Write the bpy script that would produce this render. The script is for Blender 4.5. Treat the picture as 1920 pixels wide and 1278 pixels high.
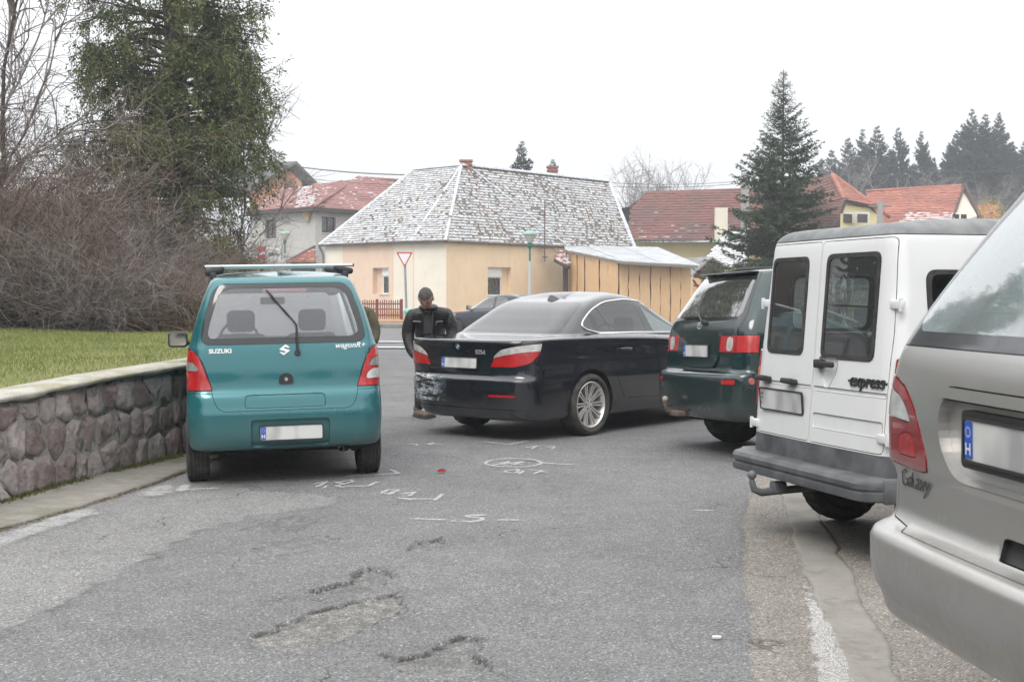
import bpy, bmesh, math, random
import numpy as np
from mathutils import Vector, Matrix
from mathutils.bvhtree import BVHTree
from mathutils.geometry import tessellate_polygon
SC = bpy.context.scene
for _o in list(bpy.data.objects):
	bpy.data.objects.remove(_o)
COL = SC.collection
PI = math.pi
R = math.radians
random.seed(7)
RNG = np.random.default_rng(11)
CAM_H = 1.47
FPX = 2380.0
HORIZON = 557.0
cam_data = bpy.data.cameras.new('camera')
cam_data.sensor_width = 36.0
cam_data.lens = 36.0 * FPX / 1920.0
cam_data.clip_start = 0.1
cam_data.clip_end = 3000
cam = bpy.data.objects.new('camera', cam_data)
COL.objects.link(cam)
cam.location = (0,0, CAM_H)
PITCH = math.atan((639.0 - HORIZON) / FPX)
cam.rotation_euler = (PI / 2 - PITCH, 0,0)
SC.camera = cam
cam_data.dof.use_dof = True
cam_data.dof.focus_distance = 9.5
cam_data.dof.aperture_fstop = 9.0
SUN_EL, SUN_AZ = R(48), R(200)          # high veiled sun behind the photographer's left shoulder
world = bpy.data.worlds.new('World')
SC.world = world
world.use_nodes = True
wn, wl = world.node_tree.nodes, world.node_tree.links
wn.clear()
w_out = wn.new('ShaderNodeOutputWorld')
w_bg = wn.new('ShaderNodeBackground')
w_bg.inputs['Strength'].default_value = 0.1
w_sky = wn.new('ShaderNodeTexSky')
w_sky.sky_type = 'NISHITA'
w_sky.sun_disc = False
w_sky.sun_elevation = SUN_EL
w_sky.sun_rotation = SUN_AZ
w_tc = wn.new('ShaderNodeTexCoord')
w_sep = wn.new('ShaderNodeSeparateXYZ')
wl.new(w_tc.outputs['Generated'], w_sep.inputs[0])
w_ramp = wn.new('ShaderNodeValToRGB')   # overcast cloud deck: brighter towards the zenith (CIE overcast)
w_ramp.color_ramp.elements[0].position = 0.0
w_ramp.color_ramp.elements[0].color = (0.90,0.91,0.925,1)
w_ramp.color_ramp.elements[1].position = 1.0
w_ramp.color_ramp.elements[1].color = (1,1,1,1)
_e = w_ramp.color_ramp.elements.new(0.3)
_e.color = (0.93,0.935,0.945,1)
wl.new(w_sep.outputs['Z'], w_ramp.inputs[0])
w_noise = wn.new('ShaderNodeTexNoise')
w_noise.inputs['Scale'].default_value = 2.2
w_noise.inputs['Detail'].default_value = 4
wl.new(w_tc.outputs['Generated'], w_noise.inputs['Vector'])
w_nr = wn.new('ShaderNodeMapRange')
w_nr.inputs['From Min'].default_value = 0.3
w_nr.inputs['From Max'].default_value = 0.7
w_nr.inputs['To Min'].default_value = 0.97
w_nr.inputs['To Max'].default_value = 1.03
wl.new(w_noise.outputs[0], w_nr.inputs[0])
w_zen = wn.new('ShaderNodeMapRange')    # luminance multiplier horizon -> zenith
w_zen.inputs['From Min'].default_value = 0.0
w_zen.inputs['From Max'].default_value = 1.0
w_zen.inputs['To Min'].default_value = 8.8
w_zen.inputs['To Max'].default_value = 20.0
wl.new(w_sep.outputs['Z'], w_zen.inputs[0])
w_m1 = wn.new('ShaderNodeMath'); w_m1.operation = 'MULTIPLY'
wl.new(w_nr.outputs[0], w_m1.inputs[0]); wl.new(w_zen.outputs[0], w_m1.inputs[1])
w_vs = wn.new('ShaderNodeVectorMath'); w_vs.operation = 'SCALE'
wl.new(w_ramp.outputs[0], w_vs.inputs[0]); wl.new(w_m1.outputs[0], w_vs.inputs['Scale'])
w_mix = wn.new('ShaderNodeMix'); w_mix.data_type = 'RGBA'
w_mix.inputs[0].default_value = 0.93
wl.new(w_sky.outputs[0], w_mix.inputs[6]); wl.new(w_vs.outputs[0], w_mix.inputs[7])
wl.new(w_mix.outputs[2], w_bg.inputs['Color'])
wl.new(w_bg.outputs[0], w_out.inputs['Surface'])
sun_data = bpy.data.lights.new('sun', 'SUN')
sun_data.energy = 1.2
sun_data.angle = R(25)
sun_data.color = (1.0,0.965,0.91)
sun = bpy.data.objects.new('sun', sun_data)
COL.objects.link(sun)
sun.rotation_euler = (PI / 2 - SUN_EL, 0,-R(200) + PI)
SC.view_settings.view_transform = 'Standard'
SC.view_settings.look = 'None'
SC.view_settings.gamma = 1.0
SC.view_settings.use_curve_mapping = False
SC.view_settings.exposure = 0.42
SC.render.engine = 'CYCLES'
SC.cycles.max_bounces = 8
SC.cycles.transparent_max_bounces = 24
SC.cycles.diffuse_bounces = 3
SC.cycles.glossy_bounces = 4
SC.cycles.caustics_reflective = False
SC.cycles.caustics_refractive = False
SC.cycles.use_denoising = True
def at(px, py, Y):
	"""world point on the sight line of full-size pixel (px, py) at distance Y, for siting things"""
	th = PITCH
	u = (px - 960.0) / FPX
	v = (639.0 - py) / FPX
	dy = math.cos(th) + v * math.sin(th)
	dz = -math.sin(th) + v * math.cos(th)
	return Vector((u / dy * Y, Y, CAM_H + dz / dy * Y))
def gp(px, py, z=0.0):
	"""point of the ground plane seen at full-size pixel (px, py)"""
	a = at(px, py, 1.0)
	k = (z - CAM_H) / (a.z - CAM_H)
	return Vector((a.x * k, k, z))
def tag(o, label=None, cat=None, group=None, kind=None):
	if label: o['label'] = label
	if cat: o['category'] = cat
	if group: o['group'] = group
	if kind: o['kind'] = kind
	return o
def empty(name, loc=(0,0,0), rot=(0,0,0), label=None, cat=None, group=None, parent=None):
	o = bpy.data.objects.new(name, None)
	o.empty_display_size = 0.2
	COL.objects.link(o)
	o.location = loc
	o.rotation_euler = rot
	if parent: o.parent = parent
	return tag(o, label, cat, group)
def mesh_ob(name, v, f, mat, parent=None, smooth=False, world=False, edges=()):
	me = bpy.data.meshes.new(name)
	me.from_pydata([tuple(p) for p in v], list(edges), f)
	if mat is not None: me.materials.append(mat)
	if smooth:
		me.polygons.foreach_set('use_smooth', [True] * len(me.polygons))
	me.update()
	o = bpy.data.objects.new(name, me)
	COL.objects.link(o)
	if parent:
		o.parent = parent
		if world:
			top = parent
			while top.parent: top = top.parent
			if parent is top:
				o.matrix_parent_inverse = top.matrix_basis.inverted()
	return o
def np_mesh(name, V, F, mat, parent=None, smooth=False, world=False):
	"""V (n,3) floats, F (m,k) ints, all faces k-gons: fast path for large meshes"""
	me = bpy.data.meshes.new(name)
	V = np.asarray(V, dtype=np.float32); F = np.asarray(F, dtype=np.int32)
	n, (m, k) = len(V), F.shape
	me.vertices.add(n); me.vertices.foreach_set('co', V.ravel())
	me.loops.add(m * k); me.loops.foreach_set('vertex_index', F.ravel())
	me.polygons.add(m)
	me.polygons.foreach_set('loop_start', np.arange(0, m * k, k, dtype=np.int32))
	me.polygons.foreach_set('use_smooth', np.full(m, bool(smooth)))
	me.update(calc_edges=True)
	me.validate(clean_customdata=False)
	if mat is not None: me.materials.append(mat)
	o = bpy.data.objects.new(name, me)
	COL.objects.link(o)
	if parent:
		o.parent = parent
		if world:
			top = parent
			if parent.parent is None:
				o.matrix_parent_inverse = top.matrix_basis.inverted()
	return o
class MB:
	"""collects shapes, links them as ONE mesh object"""
	def __init__(s): s.v = []; s.f = []
	def add(s, v, f, m=None):
		n = len(s.v)
		s.v += [(m @ Vector(p)) if m is not None else Vector(p) for p in v]
		s.f += [tuple(i + n for i in q) for q in f]
		return s
	def box(s, c, d, m=None, rz=0.0):
		x, y, z = d[0] / 2, d[1] / 2, d[2] / 2
		v = [(i, j, k) for i in (-x, x) for j in (-y, y) for k in (-z, z)]
		f = [(0,1,3,2),(4,6,7,5),(0,4,5,1),(2,3,7,6),(0,2,6,4),(1,5,7,3)]
		mm = Matrix.Translation(c) @ Matrix.Rotation(rz, 4, 'Z')
		if m is not None: mm = m @ mm
		return s.add(v, f, mm)
	def bbox(s, c, d, r=0.02, seg=2, m=None, rot=(0,0,0)):
		"""bevelled box"""
		bm = bmesh.new()
		bmesh.ops.create_cube(bm, size=1)
		bmesh.ops.scale(bm, vec=d, verts=bm.verts)
		bmesh.ops.bevel(bm, geom=bm.edges[:], offset=min(r, min(d) * 0.49), segments=seg, profile=0.5, affect='EDGES')
		from mathutils import Euler
		mm = Matrix.Translation(c) @ Euler(rot).to_matrix().to_4x4()
		if m is not None: mm = m @ mm
		bm.verts.ensure_lookup_table(); bm.verts.index_update()
		s.add([v.co.copy() for v in bm.verts],[tuple(v.index for v in f.verts) for f in bm.faces], mm)
		bm.free()
		return s
	def lathe(s, prof, seg=32, m=None, axis='Z', rad=None, closed=False):
		v = []; f = []
		for i in range(seg):
			a = 2 * PI * i / seg
			for k, (r, h) in enumerate(prof):
				rr = r if rad is None else rad(i, k, r)
				x, y = rr * math.cos(a), rr * math.sin(a)
				v.append((x, y, h) if axis == 'Z' else (h, x, y) if axis == 'X' else (x, h, y))
		n = len(prof)
		for i in range(seg):
			j = (i + 1) % seg
			for k in range(n - 1 + (1 if closed else 0)):
				k2 = (k + 1) % n
				f.append((i * n + k, j * n + k, j * n + k2, i * n + k2))
		return s.add(v, f, m)
	def tube(s, pts, r, seg=6, m=None, caps=True):
		pts = [Vector(p) for p in pts]
		rs = r if isinstance(r, (list, tuple)) else [r] * len(pts)
		v = []; f = []
		up0 = None
		for i, p in enumerate(pts):
			d = (pts[min(i + 1, len(pts) - 1)] - pts[max(i - 1,0)]).normalized()
			if up0 is None:
				up0 = Vector((0,0,1)) if abs(d.z) < 0.9 else Vector((1,0,0))
			a = d.cross(up0)
			a = a.normalized() if a.length > 1e-6 else d.orthogonal().normalized()
			b = a.cross(d).normalized(); up0 = b
			for k in range(seg):
				t = 2 * PI * k / seg
				v.append(p + (a * math.cos(t) + b * math.sin(t)) * rs[i])
		for i in range(len(pts) - 1):
			for k in range(seg):
				k2 = (k + 1) % seg
				f.append((i * seg + k, i * seg + k2,(i + 1) * seg + k2,(i + 1) * seg + k))
		if caps:
			f.append(tuple(range(seg - 1,-1,-1))); f.append(tuple((len(pts) - 1) * seg + k for k in range(seg)))
		return s.add(v, f, m)
	def prism(s, poly, h0, h1, m=None, axis='Z'):
		"""2D polygon extruded h0..h1; axis Z: (x,y), Y: (x,z), X: (y,z)"""
		n = len(poly)
		def p3(p, h): return (p[0], p[1], h) if axis == 'Z' else (p[0], h, p[1]) if axis == 'Y' else (h, p[0], p[1])
		v = [p3(p, h0) for p in poly] + [p3(p, h1) for p in poly]
		f = [tuple(range(n - 1,-1,-1)), tuple(range(n, 2 * n))] + [(i, (i + 1) % n, n + (i + 1) % n, n + i) for i in range(n)]
		return s.add(v, f, m)
	def quad(s, a, b, c, d): return s.add([a, b, c, d],[(0,1,2,3)])
	def poly(s, pts): return s.add(pts, [tuple(range(len(pts)))])
	def build(s, name, mat, parent=None, smooth=False, world=False):
		return mesh_ob(name, s.v, s.f, mat, parent, smooth, world)
def autosmooth(o, deg=35):
	me = o.data
	bm = bmesh.new(); bm.from_mesh(me)
	bmesh.ops.recalc_face_normals(bm, faces=bm.faces[:])
	for f in bm.faces: f.smooth = True
	for e in bm.edges:
		if len(e.link_faces) != 2 or e.calc_face_angle(0) > R(deg): e.smooth = False
	bm.to_mesh(me); bm.free()
	return o
def text_mesh(s, size, extrude=0.0, shear=0.0, bold=0.0, sx=1.0, spacing=1.0, align='CENTER'):
	cu = bpy.data.curves.new('t', 'FONT')
	cu.body = s; cu.size = size; cu.extrude = extrude; cu.shear = shear; cu.offset = bold
	cu.align_x = align; cu.align_y = 'CENTER'; cu.space_character = spacing; cu.resolution_u = 3
	o = bpy.data.objects.new('t', cu)
	COL.objects.link(o)
	dg = bpy.context.evaluated_depsgraph_get()
	me = o.evaluated_get(dg).to_mesh()
	v = [Vector((p.co.x * sx, p.co.y, p.co.z)) for p in me.vertices]
	f = [tuple(q.vertices) for q in me.polygons]
	o.evaluated_get(dg).to_mesh_clear()
	bpy.data.objects.remove(o); bpy.data.curves.remove(cu)
	return v, f
def rpoly(pts, r, n=4):
	"""round the corners of a 2D polygon"""
	out = []
	N = len(pts)
	for i in range(N):
		p = Vector(pts[i]).to_2d(); a = Vector(pts[i - 1]).to_2d(); b = Vector(pts[(i + 1) % N]).to_2d()
		rr = r[i] if isinstance(r, (list, tuple)) else r
		d = min(rr, (a - p).length * 0.45,(b - p).length * 0.45)
		if d < 1e-4:
			out.append((p.x, p.y)); continue
		s = p + (a - p).normalized() * d; e = p + (b - p).normalized() * d
		for k in range(n + 1):
			t = k / n
			q = s * (1 - t) ** 2 + p * 2 * t * (1 - t) + e * t * t
			out.append((q.x, q.y))
	return out
def inset(poly, d):
	"""inset 2D polygon by d (towards its inside)"""
	N = len(poly)
	area = sum(poly[i][0] * poly[(i + 1) % N][1] - poly[(i + 1) % N][0] * poly[i][1] for i in range(N))
	sg = 1 if area > 0 else -1
	out = []
	for i in range(N):
		a, p, b = (Vector(poly[(i + k) % N]).to_2d() for k in (-1,0,1))
		u = (p - a); w = (b - p)
		if u.length < 1e-7 or w.length < 1e-7: out.append((p.x, p.y)); continue
		u.normalize(); w.normalize()
		n1 = Vector((-u.y, u.x)) * sg; n2 = Vector((-w.y, w.x)) * sg
		m = n1 + n2
		if m.length < 1e-6: out.append((p.x, p.y)); continue
		m.normalize()
		k = d / max(0.35, m.dot(n1))
		out.append((p.x + m.x * k, p.y + m.y * k))
	return out
def _h(ix, iy, s):
	n = (ix.astype(np.int64) * 374761393 + iy.astype(np.int64) * 668265263 + s * 1442695041) & 0x7fffffff
	n = (n ^ (n >> 13)) * 1274126177 & 0x7fffffff
	return ((n ^ (n >> 16)) & 0xffff) / 65535.0
def vnoise(x, y, s=0):
	x = np.asarray(x, dtype=np.float64); y = np.asarray(y, dtype=np.float64)
	ix = np.floor(x); iy = np.floor(y); fx = x - ix; fy = y - iy
	fx = fx * fx * (3 - 2 * fx); fy = fy * fy * (3 - 2 * fy)
	a, b = _h(ix, iy, s), _h(ix + 1, iy, s); c, d = _h(ix, iy + 1, s), _h(ix + 1, iy + 1, s)
	return (a * (1 - fx) + b * fx) * (1 - fy) + (c * (1 - fx) + d * fx) * fy
def fbm(x, y, s=0, o=4):
	t = 0; amp = 0.5; k = 1.0
	for i in range(o):
		t = t + vnoise(np.asarray(x) * k, np.asarray(y) * k, s + i) * amp
		amp *= 0.5; k *= 2.03
	return t / (1 - 0.5 ** o)
class NT:
	def __init__(s, name):
		s.m = bpy.data.materials.new(name); s.m.use_nodes = True
		s.n = s.m.node_tree.nodes; s.l = s.m.node_tree.links
		s.b = s.n['Principled BSDF']; s.out = s.n['Material Output']
		s.tc = None
	def node(s, t, **kw):
		x = s.n.new(t)
		for k, v in kw.items(): setattr(x, k, v)
		return x
	def coord(s, which='Object', scale=None):
		if s.tc is None: s.tc = s.node('ShaderNodeTexCoord')
		o = s.tc.outputs[which]
		if scale is not None:
			mp = s.node('ShaderNodeMapping')
			mp.inputs['Scale'].default_value = scale
			s.l.new(o, mp.inputs[0]); o = mp.outputs[0]
		return o
	def noise(s, scale, detail=4, rough=0.55, coord=None, dist=0.0):
		x = s.node('ShaderNodeTexNoise')
		x.inputs['Scale'].default_value = scale; x.inputs['Detail'].default_value = detail
		x.inputs['Roughness'].default_value = rough; x.inputs['Distortion'].default_value = dist
		s.l.new(coord or s.coord(), x.inputs['Vector'])
		return x.outputs[0]
	def voro(s, scale, coord=None, feature='F1', out='Distance'):
		x = s.node('ShaderNodeTexVoronoi', feature=feature)
		x.inputs['Scale'].default_value = scale
		s.l.new(coord or s.coord(), x.inputs['Vector'])
		return x.outputs[out]
	def rng(s, v, a, b, c=0.0, d=1.0, clamp=True):
		x = s.node('ShaderNodeMapRange', clamp=clamp)
		for k, q in zip(('From Min', 'From Max', 'To Min', 'To Max'),(a, b, c, d)): x.inputs[k].default_value = q
		s.l.new(v, x.inputs[0]); return x.outputs[0]
	def math(s, op, a, b=None):
		x = s.node('ShaderNodeMath', operation=op)
		for i, q in enumerate((a, b)):
			if q is None: continue
			if isinstance(q, (int, float)): x.inputs[i].default_value = q
			else: s.l.new(q, x.inputs[i])
		return x.outputs[0]
	def mix(s, fac, a, b, mode='MIX'):
		x = s.node('ShaderNodeMix', data_type='RGBA', blend_type=mode)
		for sock, q in ((x.inputs[0], fac),(x.inputs[6], a),(x.inputs[7], b)):
			if isinstance(q, (int, float)): sock.default_value = q
			elif isinstance(q, tuple): sock.default_value = (*q[:3],1)
			else: s.l.new(q, sock)
		return x.outputs[2]
	def attr(s, name, out='Color'):
		x = s.node('ShaderNodeAttribute', attribute_name=name)
		return x.outputs[out]
	def sep(s, v):
		x = s.node('ShaderNodeSeparateXYZ'); s.l.new(v, x.inputs[0]); return x.outputs
	def rand(s):
		return s.node('ShaderNodeObjectInfo').outputs['Random']
	def bump(s, h, strength=0.3, dist=0.01):
		x = s.node('ShaderNodeBump')
		x.inputs['Strength'].default_value = strength; x.inputs['Distance'].default_value = dist
		s.l.new(h, x.inputs['Height']); s.l.new(x.outputs[0], s.b.inputs['Normal'])
		return s
	def set(s, **kw):
		names = dict(col='Base Color', rough='Roughness', metal='Metallic', coat='Coat Weight', coatr='Coat Roughness',
					 alpha='Alpha', spec='Specular IOR Level', sub='Subsurface Weight', emc='Emission Color', em='Emission Strength',
					 sheen='Sheen Weight', trans='Transmission Weight')
		for k, v in kw.items():
			i = s.b.inputs[names[k]]
			if isinstance(v, tuple): i.default_value = (*v[:3],1)
			elif isinstance(v, (int, float)): i.default_value = v
			else: s.l.new(v, i)
		return s
def M(name, col, rough=0.6, metal=0.0, var=None, vs=6.0, bump=0.0, bs=60.0, spec=0.5, coat=0.0, lo=0.35, hi=0.65, bd=0.01, rnd=0.0):
	t = NT(name)
	c = col
	if var is not None:
		c = t.mix(t.rng(t.noise(vs, 6), lo, hi), col, var)
	if rnd:
		k = t.rng(t.rand(),0,1,1 - rnd, 1 + rnd, False)
		x = t.node('ShaderNodeVectorMath', operation='SCALE')
		if isinstance(c, tuple): x.inputs[0].default_value = c[:3]
		else: t.l.new(c, x.inputs[0])
		t.l.new(k, x.inputs['Scale']); c = x.outputs[0]
	t.set(col=c, rough=rough, metal=metal, spec=spec, coat=coat)
	if bump: t.bump(t.noise(bs, 5), bump, bd)
	return t.m
def paint(name, col, metal=0.35, rough=0.28, flake=0.0, dirt=0.35, dirtcol=(0.19,0.17,0.145), coat=1.0, inner=(0.10,0.10,0.10), zlo=0.25, zhi=0.75, base=0.04, coatr=0.04):
	"""car paint; real road dirt lies on the lower panels; the inside of the shell shows trim"""
	t = NT(name)
	c = col
	z = t.sep(t.coord())[2]
	n = t.noise(3.0,7,0.65)
	n2 = t.noise(45.0,4,0.6, coord=t.coord('Object', (1,1,0.18)))
	g = t.rng(z, zlo, zhi, 1.0,0.0)
	k = t.math('MULTIPLY', g, t.rng(n, 0.3,0.7,0.25,1.0))
	k = t.math('MULTIPLY', k, dirt)
	k = t.math('ADD', k, t.math('MULTIPLY', t.rng(t.math('MULTIPLY', n, n2),0.15,0.42), base))
	c = t.mix(k, c, dirtcol)
	back = t.node('ShaderNodeNewGeometry').outputs['Backfacing']
	c = t.mix(back, c, inner)
	t.set(col=c, rough=t.math('ADD', t.math('MULTIPLY', k, 0.5), rough), metal=t.math('MULTIPLY', t.math('SUBTRACT', 1.0, back), metal),
		  coat=t.math('MULTIPLY', t.math('SUBTRACT', 1.0, back), t.rng(k, 0.0,0.5, coat, 0.15)), coatr=t.rng(k, 0.0,0.4, coatr, 0.4))
	return t.m
def glass(name, tint=(0.75,0.82,0.8), haze=0.0, hazecol=(0.7,0.72,0.73), refl=1.8, rough=0.01, var=0.0, through=False):
	t = NT(name)
	t.n.remove(t.b)
	tr = t.node('ShaderNodeBsdfTransparent'); tr.inputs[0].default_value = (*tint, 1)
	gl = t.node('ShaderNodeBsdfGlossy'); gl.inputs['Roughness'].default_value = rough
	gl.inputs[0].default_value = (1,1,1,1)
	fr = t.node('ShaderNodeFresnel'); fr.inputs[0].default_value = 1.5
	k = t.math('MINIMUM', t.math('MULTIPLY', fr.outputs[0], refl),1.0)
	m1 = t.node('ShaderNodeMixShader')
	t.l.new(k, m1.inputs[0]); t.l.new(tr.outputs[0], m1.inputs[1]); t.l.new(gl.outputs[0], m1.inputs[2])
	last = m1.outputs[0]
	if haze:
		df = t.node('ShaderNodeBsdfTranslucent' if through else 'ShaderNodeBsdfDiffuse'); df.inputs[0].default_value = (*hazecol, 1)
		m2 = t.node('ShaderNodeMixShader')
		f = t.rng(t.noise(4.0,6,0.6),0.3,0.7, haze * (1 - var), haze * (1 + var))
		t.l.new(f, m2.inputs[0]); t.l.new(last, m2.inputs[1]); t.l.new(df.outputs[0], m2.inputs[2])
		last = m2.outputs[0]
	t.l.new(last, t.out.inputs[0])
	return t.m
MAT = {}
def mats():
	m = MAT
	m['black'] = M('black plastic', (0.022,0.022,0.024),0.55, bump=0.05, bs=300, var=(0.032,0.032,0.033), vs=12)
	m['frit'] = M('black glass border', (0.018,0.019,0.021),0.12, coat=0.6)
	m['rubber'] = M('rubber', (0.02,0.02,0.02),0.75, var=(0.05,0.047,0.043), vs=20, bump=0.1, bs=120)
	m['tyre'] = M('tyre rubber', (0.028,0.028,0.028),0.8, var=(0.075,0.07,0.064), vs=9, lo=0.4, hi=0.75, bump=0.15, bs=140, bd=0.003)
	m['chrome'] = M('chrome', (0.85,0.86,0.87),0.12,1.0)
	m['alloy'] = M('alloy wheel metal', (0.80,0.79,0.77),0.36,0.55, var=(0.62,0.59,0.55), vs=10, coat=0.4)
	m['steel'] = M('dark steel', (0.06,0.06,0.062),0.5,0.6, var=(0.09,0.07,0.06), vs=14)
	m['greyplastic'] = M('weathered grey plastic', (0.075,0.08,0.088),0.5, var=(0.13,0.135,0.14), vs=7, bump=0.12, bs=220)
	pw_ = NT('number plate white')
	pw_.set(col=pw_.mix(pw_.rng(pw_.noise(1.0,1,.3, coord=pw_.coord('Object', (8.5,8.5,4))),.40,.68),(.64,.64,.62),(.36,.36,.37)), rough=.4)
	m['white_plate'] = pw_.m
	m['blue_plate'] = M('number plate blue', (0.02,0.10,0.48),0.35)
	m['cloth'] = M('car seat cloth', (0.035,0.036,0.04),0.9, var=(0.05,0.05,0.055), vs=30)
	m['greycloth'] = M('grey seat cloth', (0.15,0.155,0.17),0.9, var=(0.2,0.2,0.22), vs=30)
	m['dark'] = M('dark underside', (0.012,0.012,0.012),0.9)
	m['mirror'] = M('mirror glass', (0.8,0.8,0.8),0.03,1.0)
	m['whitetxt'] = M('pale badge metal', (0.75,0.77,0.78),0.25,0.6)
	m['white'] = M('white plastic', (0.75,0.76,0.75),0.4)
	def lens(name, c1, c2, ribs=(0,0,0), k=0.0):
		t = NT(name)
		col = t.mix(t.rng(t.noise(14,3),0.35,0.65), c1, c2)
		t.set(col=col, rough=0.12, coat=1.0, spec=0.6)
		w = t.node('ShaderNodeTexWave'); w.bands_direction = 'Z'
		w.inputs['Scale'].default_value = 60
		t.l.new(t.coord(), w.inputs['Vector'])
		t.bump(w.outputs[0],0.25,0.002)
		return t.m
	m['red_lens'] = lens('red lamp lens', (0.50,0.012,0.012),(0.36,0.008,0.01))
	m['dark_red_lens'] = lens('dark red lamp lens', (0.23,0.008,0.012),(0.30,0.01,0.012))
	m['clear_lens'] = lens('clear lamp lens', (0.62,0.62,0.6),(0.38,0.36,0.34))
	m['grey_lens'] = lens('smoked lamp lens', (0.2,0.2,0.2),(0.3,0.28,0.27))
	m['amber_lens'] = lens('amber lamp lens', (0.7,0.16,0.01),(0.55,0.12,0.01))
mats()
def pchip(t, Y, tq):
	"""monotone cubic through rows Y (K, m) at t, sampled at tq"""
	t = np.asarray(t, float); h = np.diff(t)[:, None]
	d = np.diff(Y, axis=0) / h
	K = len(t)
	m = np.zeros_like(Y)
	m[0] = d[0]; m[-1] = d[-1]
	for k in range(1, K - 1):
		w1 = 2 * h[k] + h[k - 1]; w2 = h[k] + 2 * h[k - 1]
		same = (d[k - 1] * d[k]) > 0
		with np.errstate(divide='ignore', invalid='ignore'):
			mm = (w1 + w2) / (w1 / d[k - 1] + w2 / d[k])
		m[k] = np.where(same, mm, 0)
	i = np.clip(np.searchsorted(t, tq, side='right') - 1,0, K - 2)
	hh = (t[i + 1] - t[i]); u = ((tq - t[i]) / hh)[:, None]; hh = hh[:, None]
	return (Y[i] * (1 + 2 * u) * (1 - u) ** 2 + m[i] * hh * u * (1 - u) ** 2 + Y[i + 1] * u * u * (3 - 2 * u) + m[i + 1] * hh * u * u * (u - 1))
def ring(z, y, w, cr=(0.15,0.12), cf=(0.35,0.3), bow=(0.03,0.1)):
	"""z=(rear,mid,front) or number, y=(rear,front), w half width, corner radii (x,y) rear/front, bow rear/front"""
	if isinstance(z, (int, float)): z = (z, z, z)
	return dict(z=z, y=y, w=w, cr=cr, cf=cf, bow=bow)
def ring_points(r, nr=16, nc=14, ns=54, nf=6, ncf=9):
	w = r['w']; yr, yf = r['y']
	rx, ry = r['cr']; fx, fy = r['cf']
	rx = min(rx, w * 0.96); fx = min(fx, w * 0.96)
	tot = (yf - yr)
	if ry + fy > tot * 0.9: k = tot * 0.9 / (ry + fy); ry *= k; fy *= k
	P = []
	for i in range(nr): P.append((i / nr * (w - rx), yr))
	for i in range(nc):
		a = PI / 2 * i / nc
		P.append((w - rx + rx * math.sin(a) ** 0.92 if a > 0 else w - rx, yr + ry - ry * math.cos(a) ** 0.92))
	for i in range(ns): P.append((w, yr + ry + (tot - ry - fy) * i / ns))
	for i in range(ncf):
		a = PI / 2 * i / ncf
		P.append((w - fx + fx * math.cos(a), yf - fy + fy * math.sin(a)))
	for i in range(nf + 1): P.append(((w - fx) * (1 - i / nf), yf))
	P = np.array(P)
	x, y = P[:, 0], P[:, 1]
	q = (x / max(w, 1e-3)) ** 2
	s = (y - yr) / tot
	br, bf = r['bow']
	y = y + br * q * np.clip(1 - s / 0.35,0,1) - bf * q * np.clip(1 - (1 - s) / 0.35,0,1)
	zr, zm, zf = r['z']
	s = np.clip((y - yr) / tot, 0,1)
	a = 2 * (zr + zf - 2 * zm); b = zf - zr - a
	z = zr + b * s + a * s * s
	return np.stack([x, y, z],1)
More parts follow.
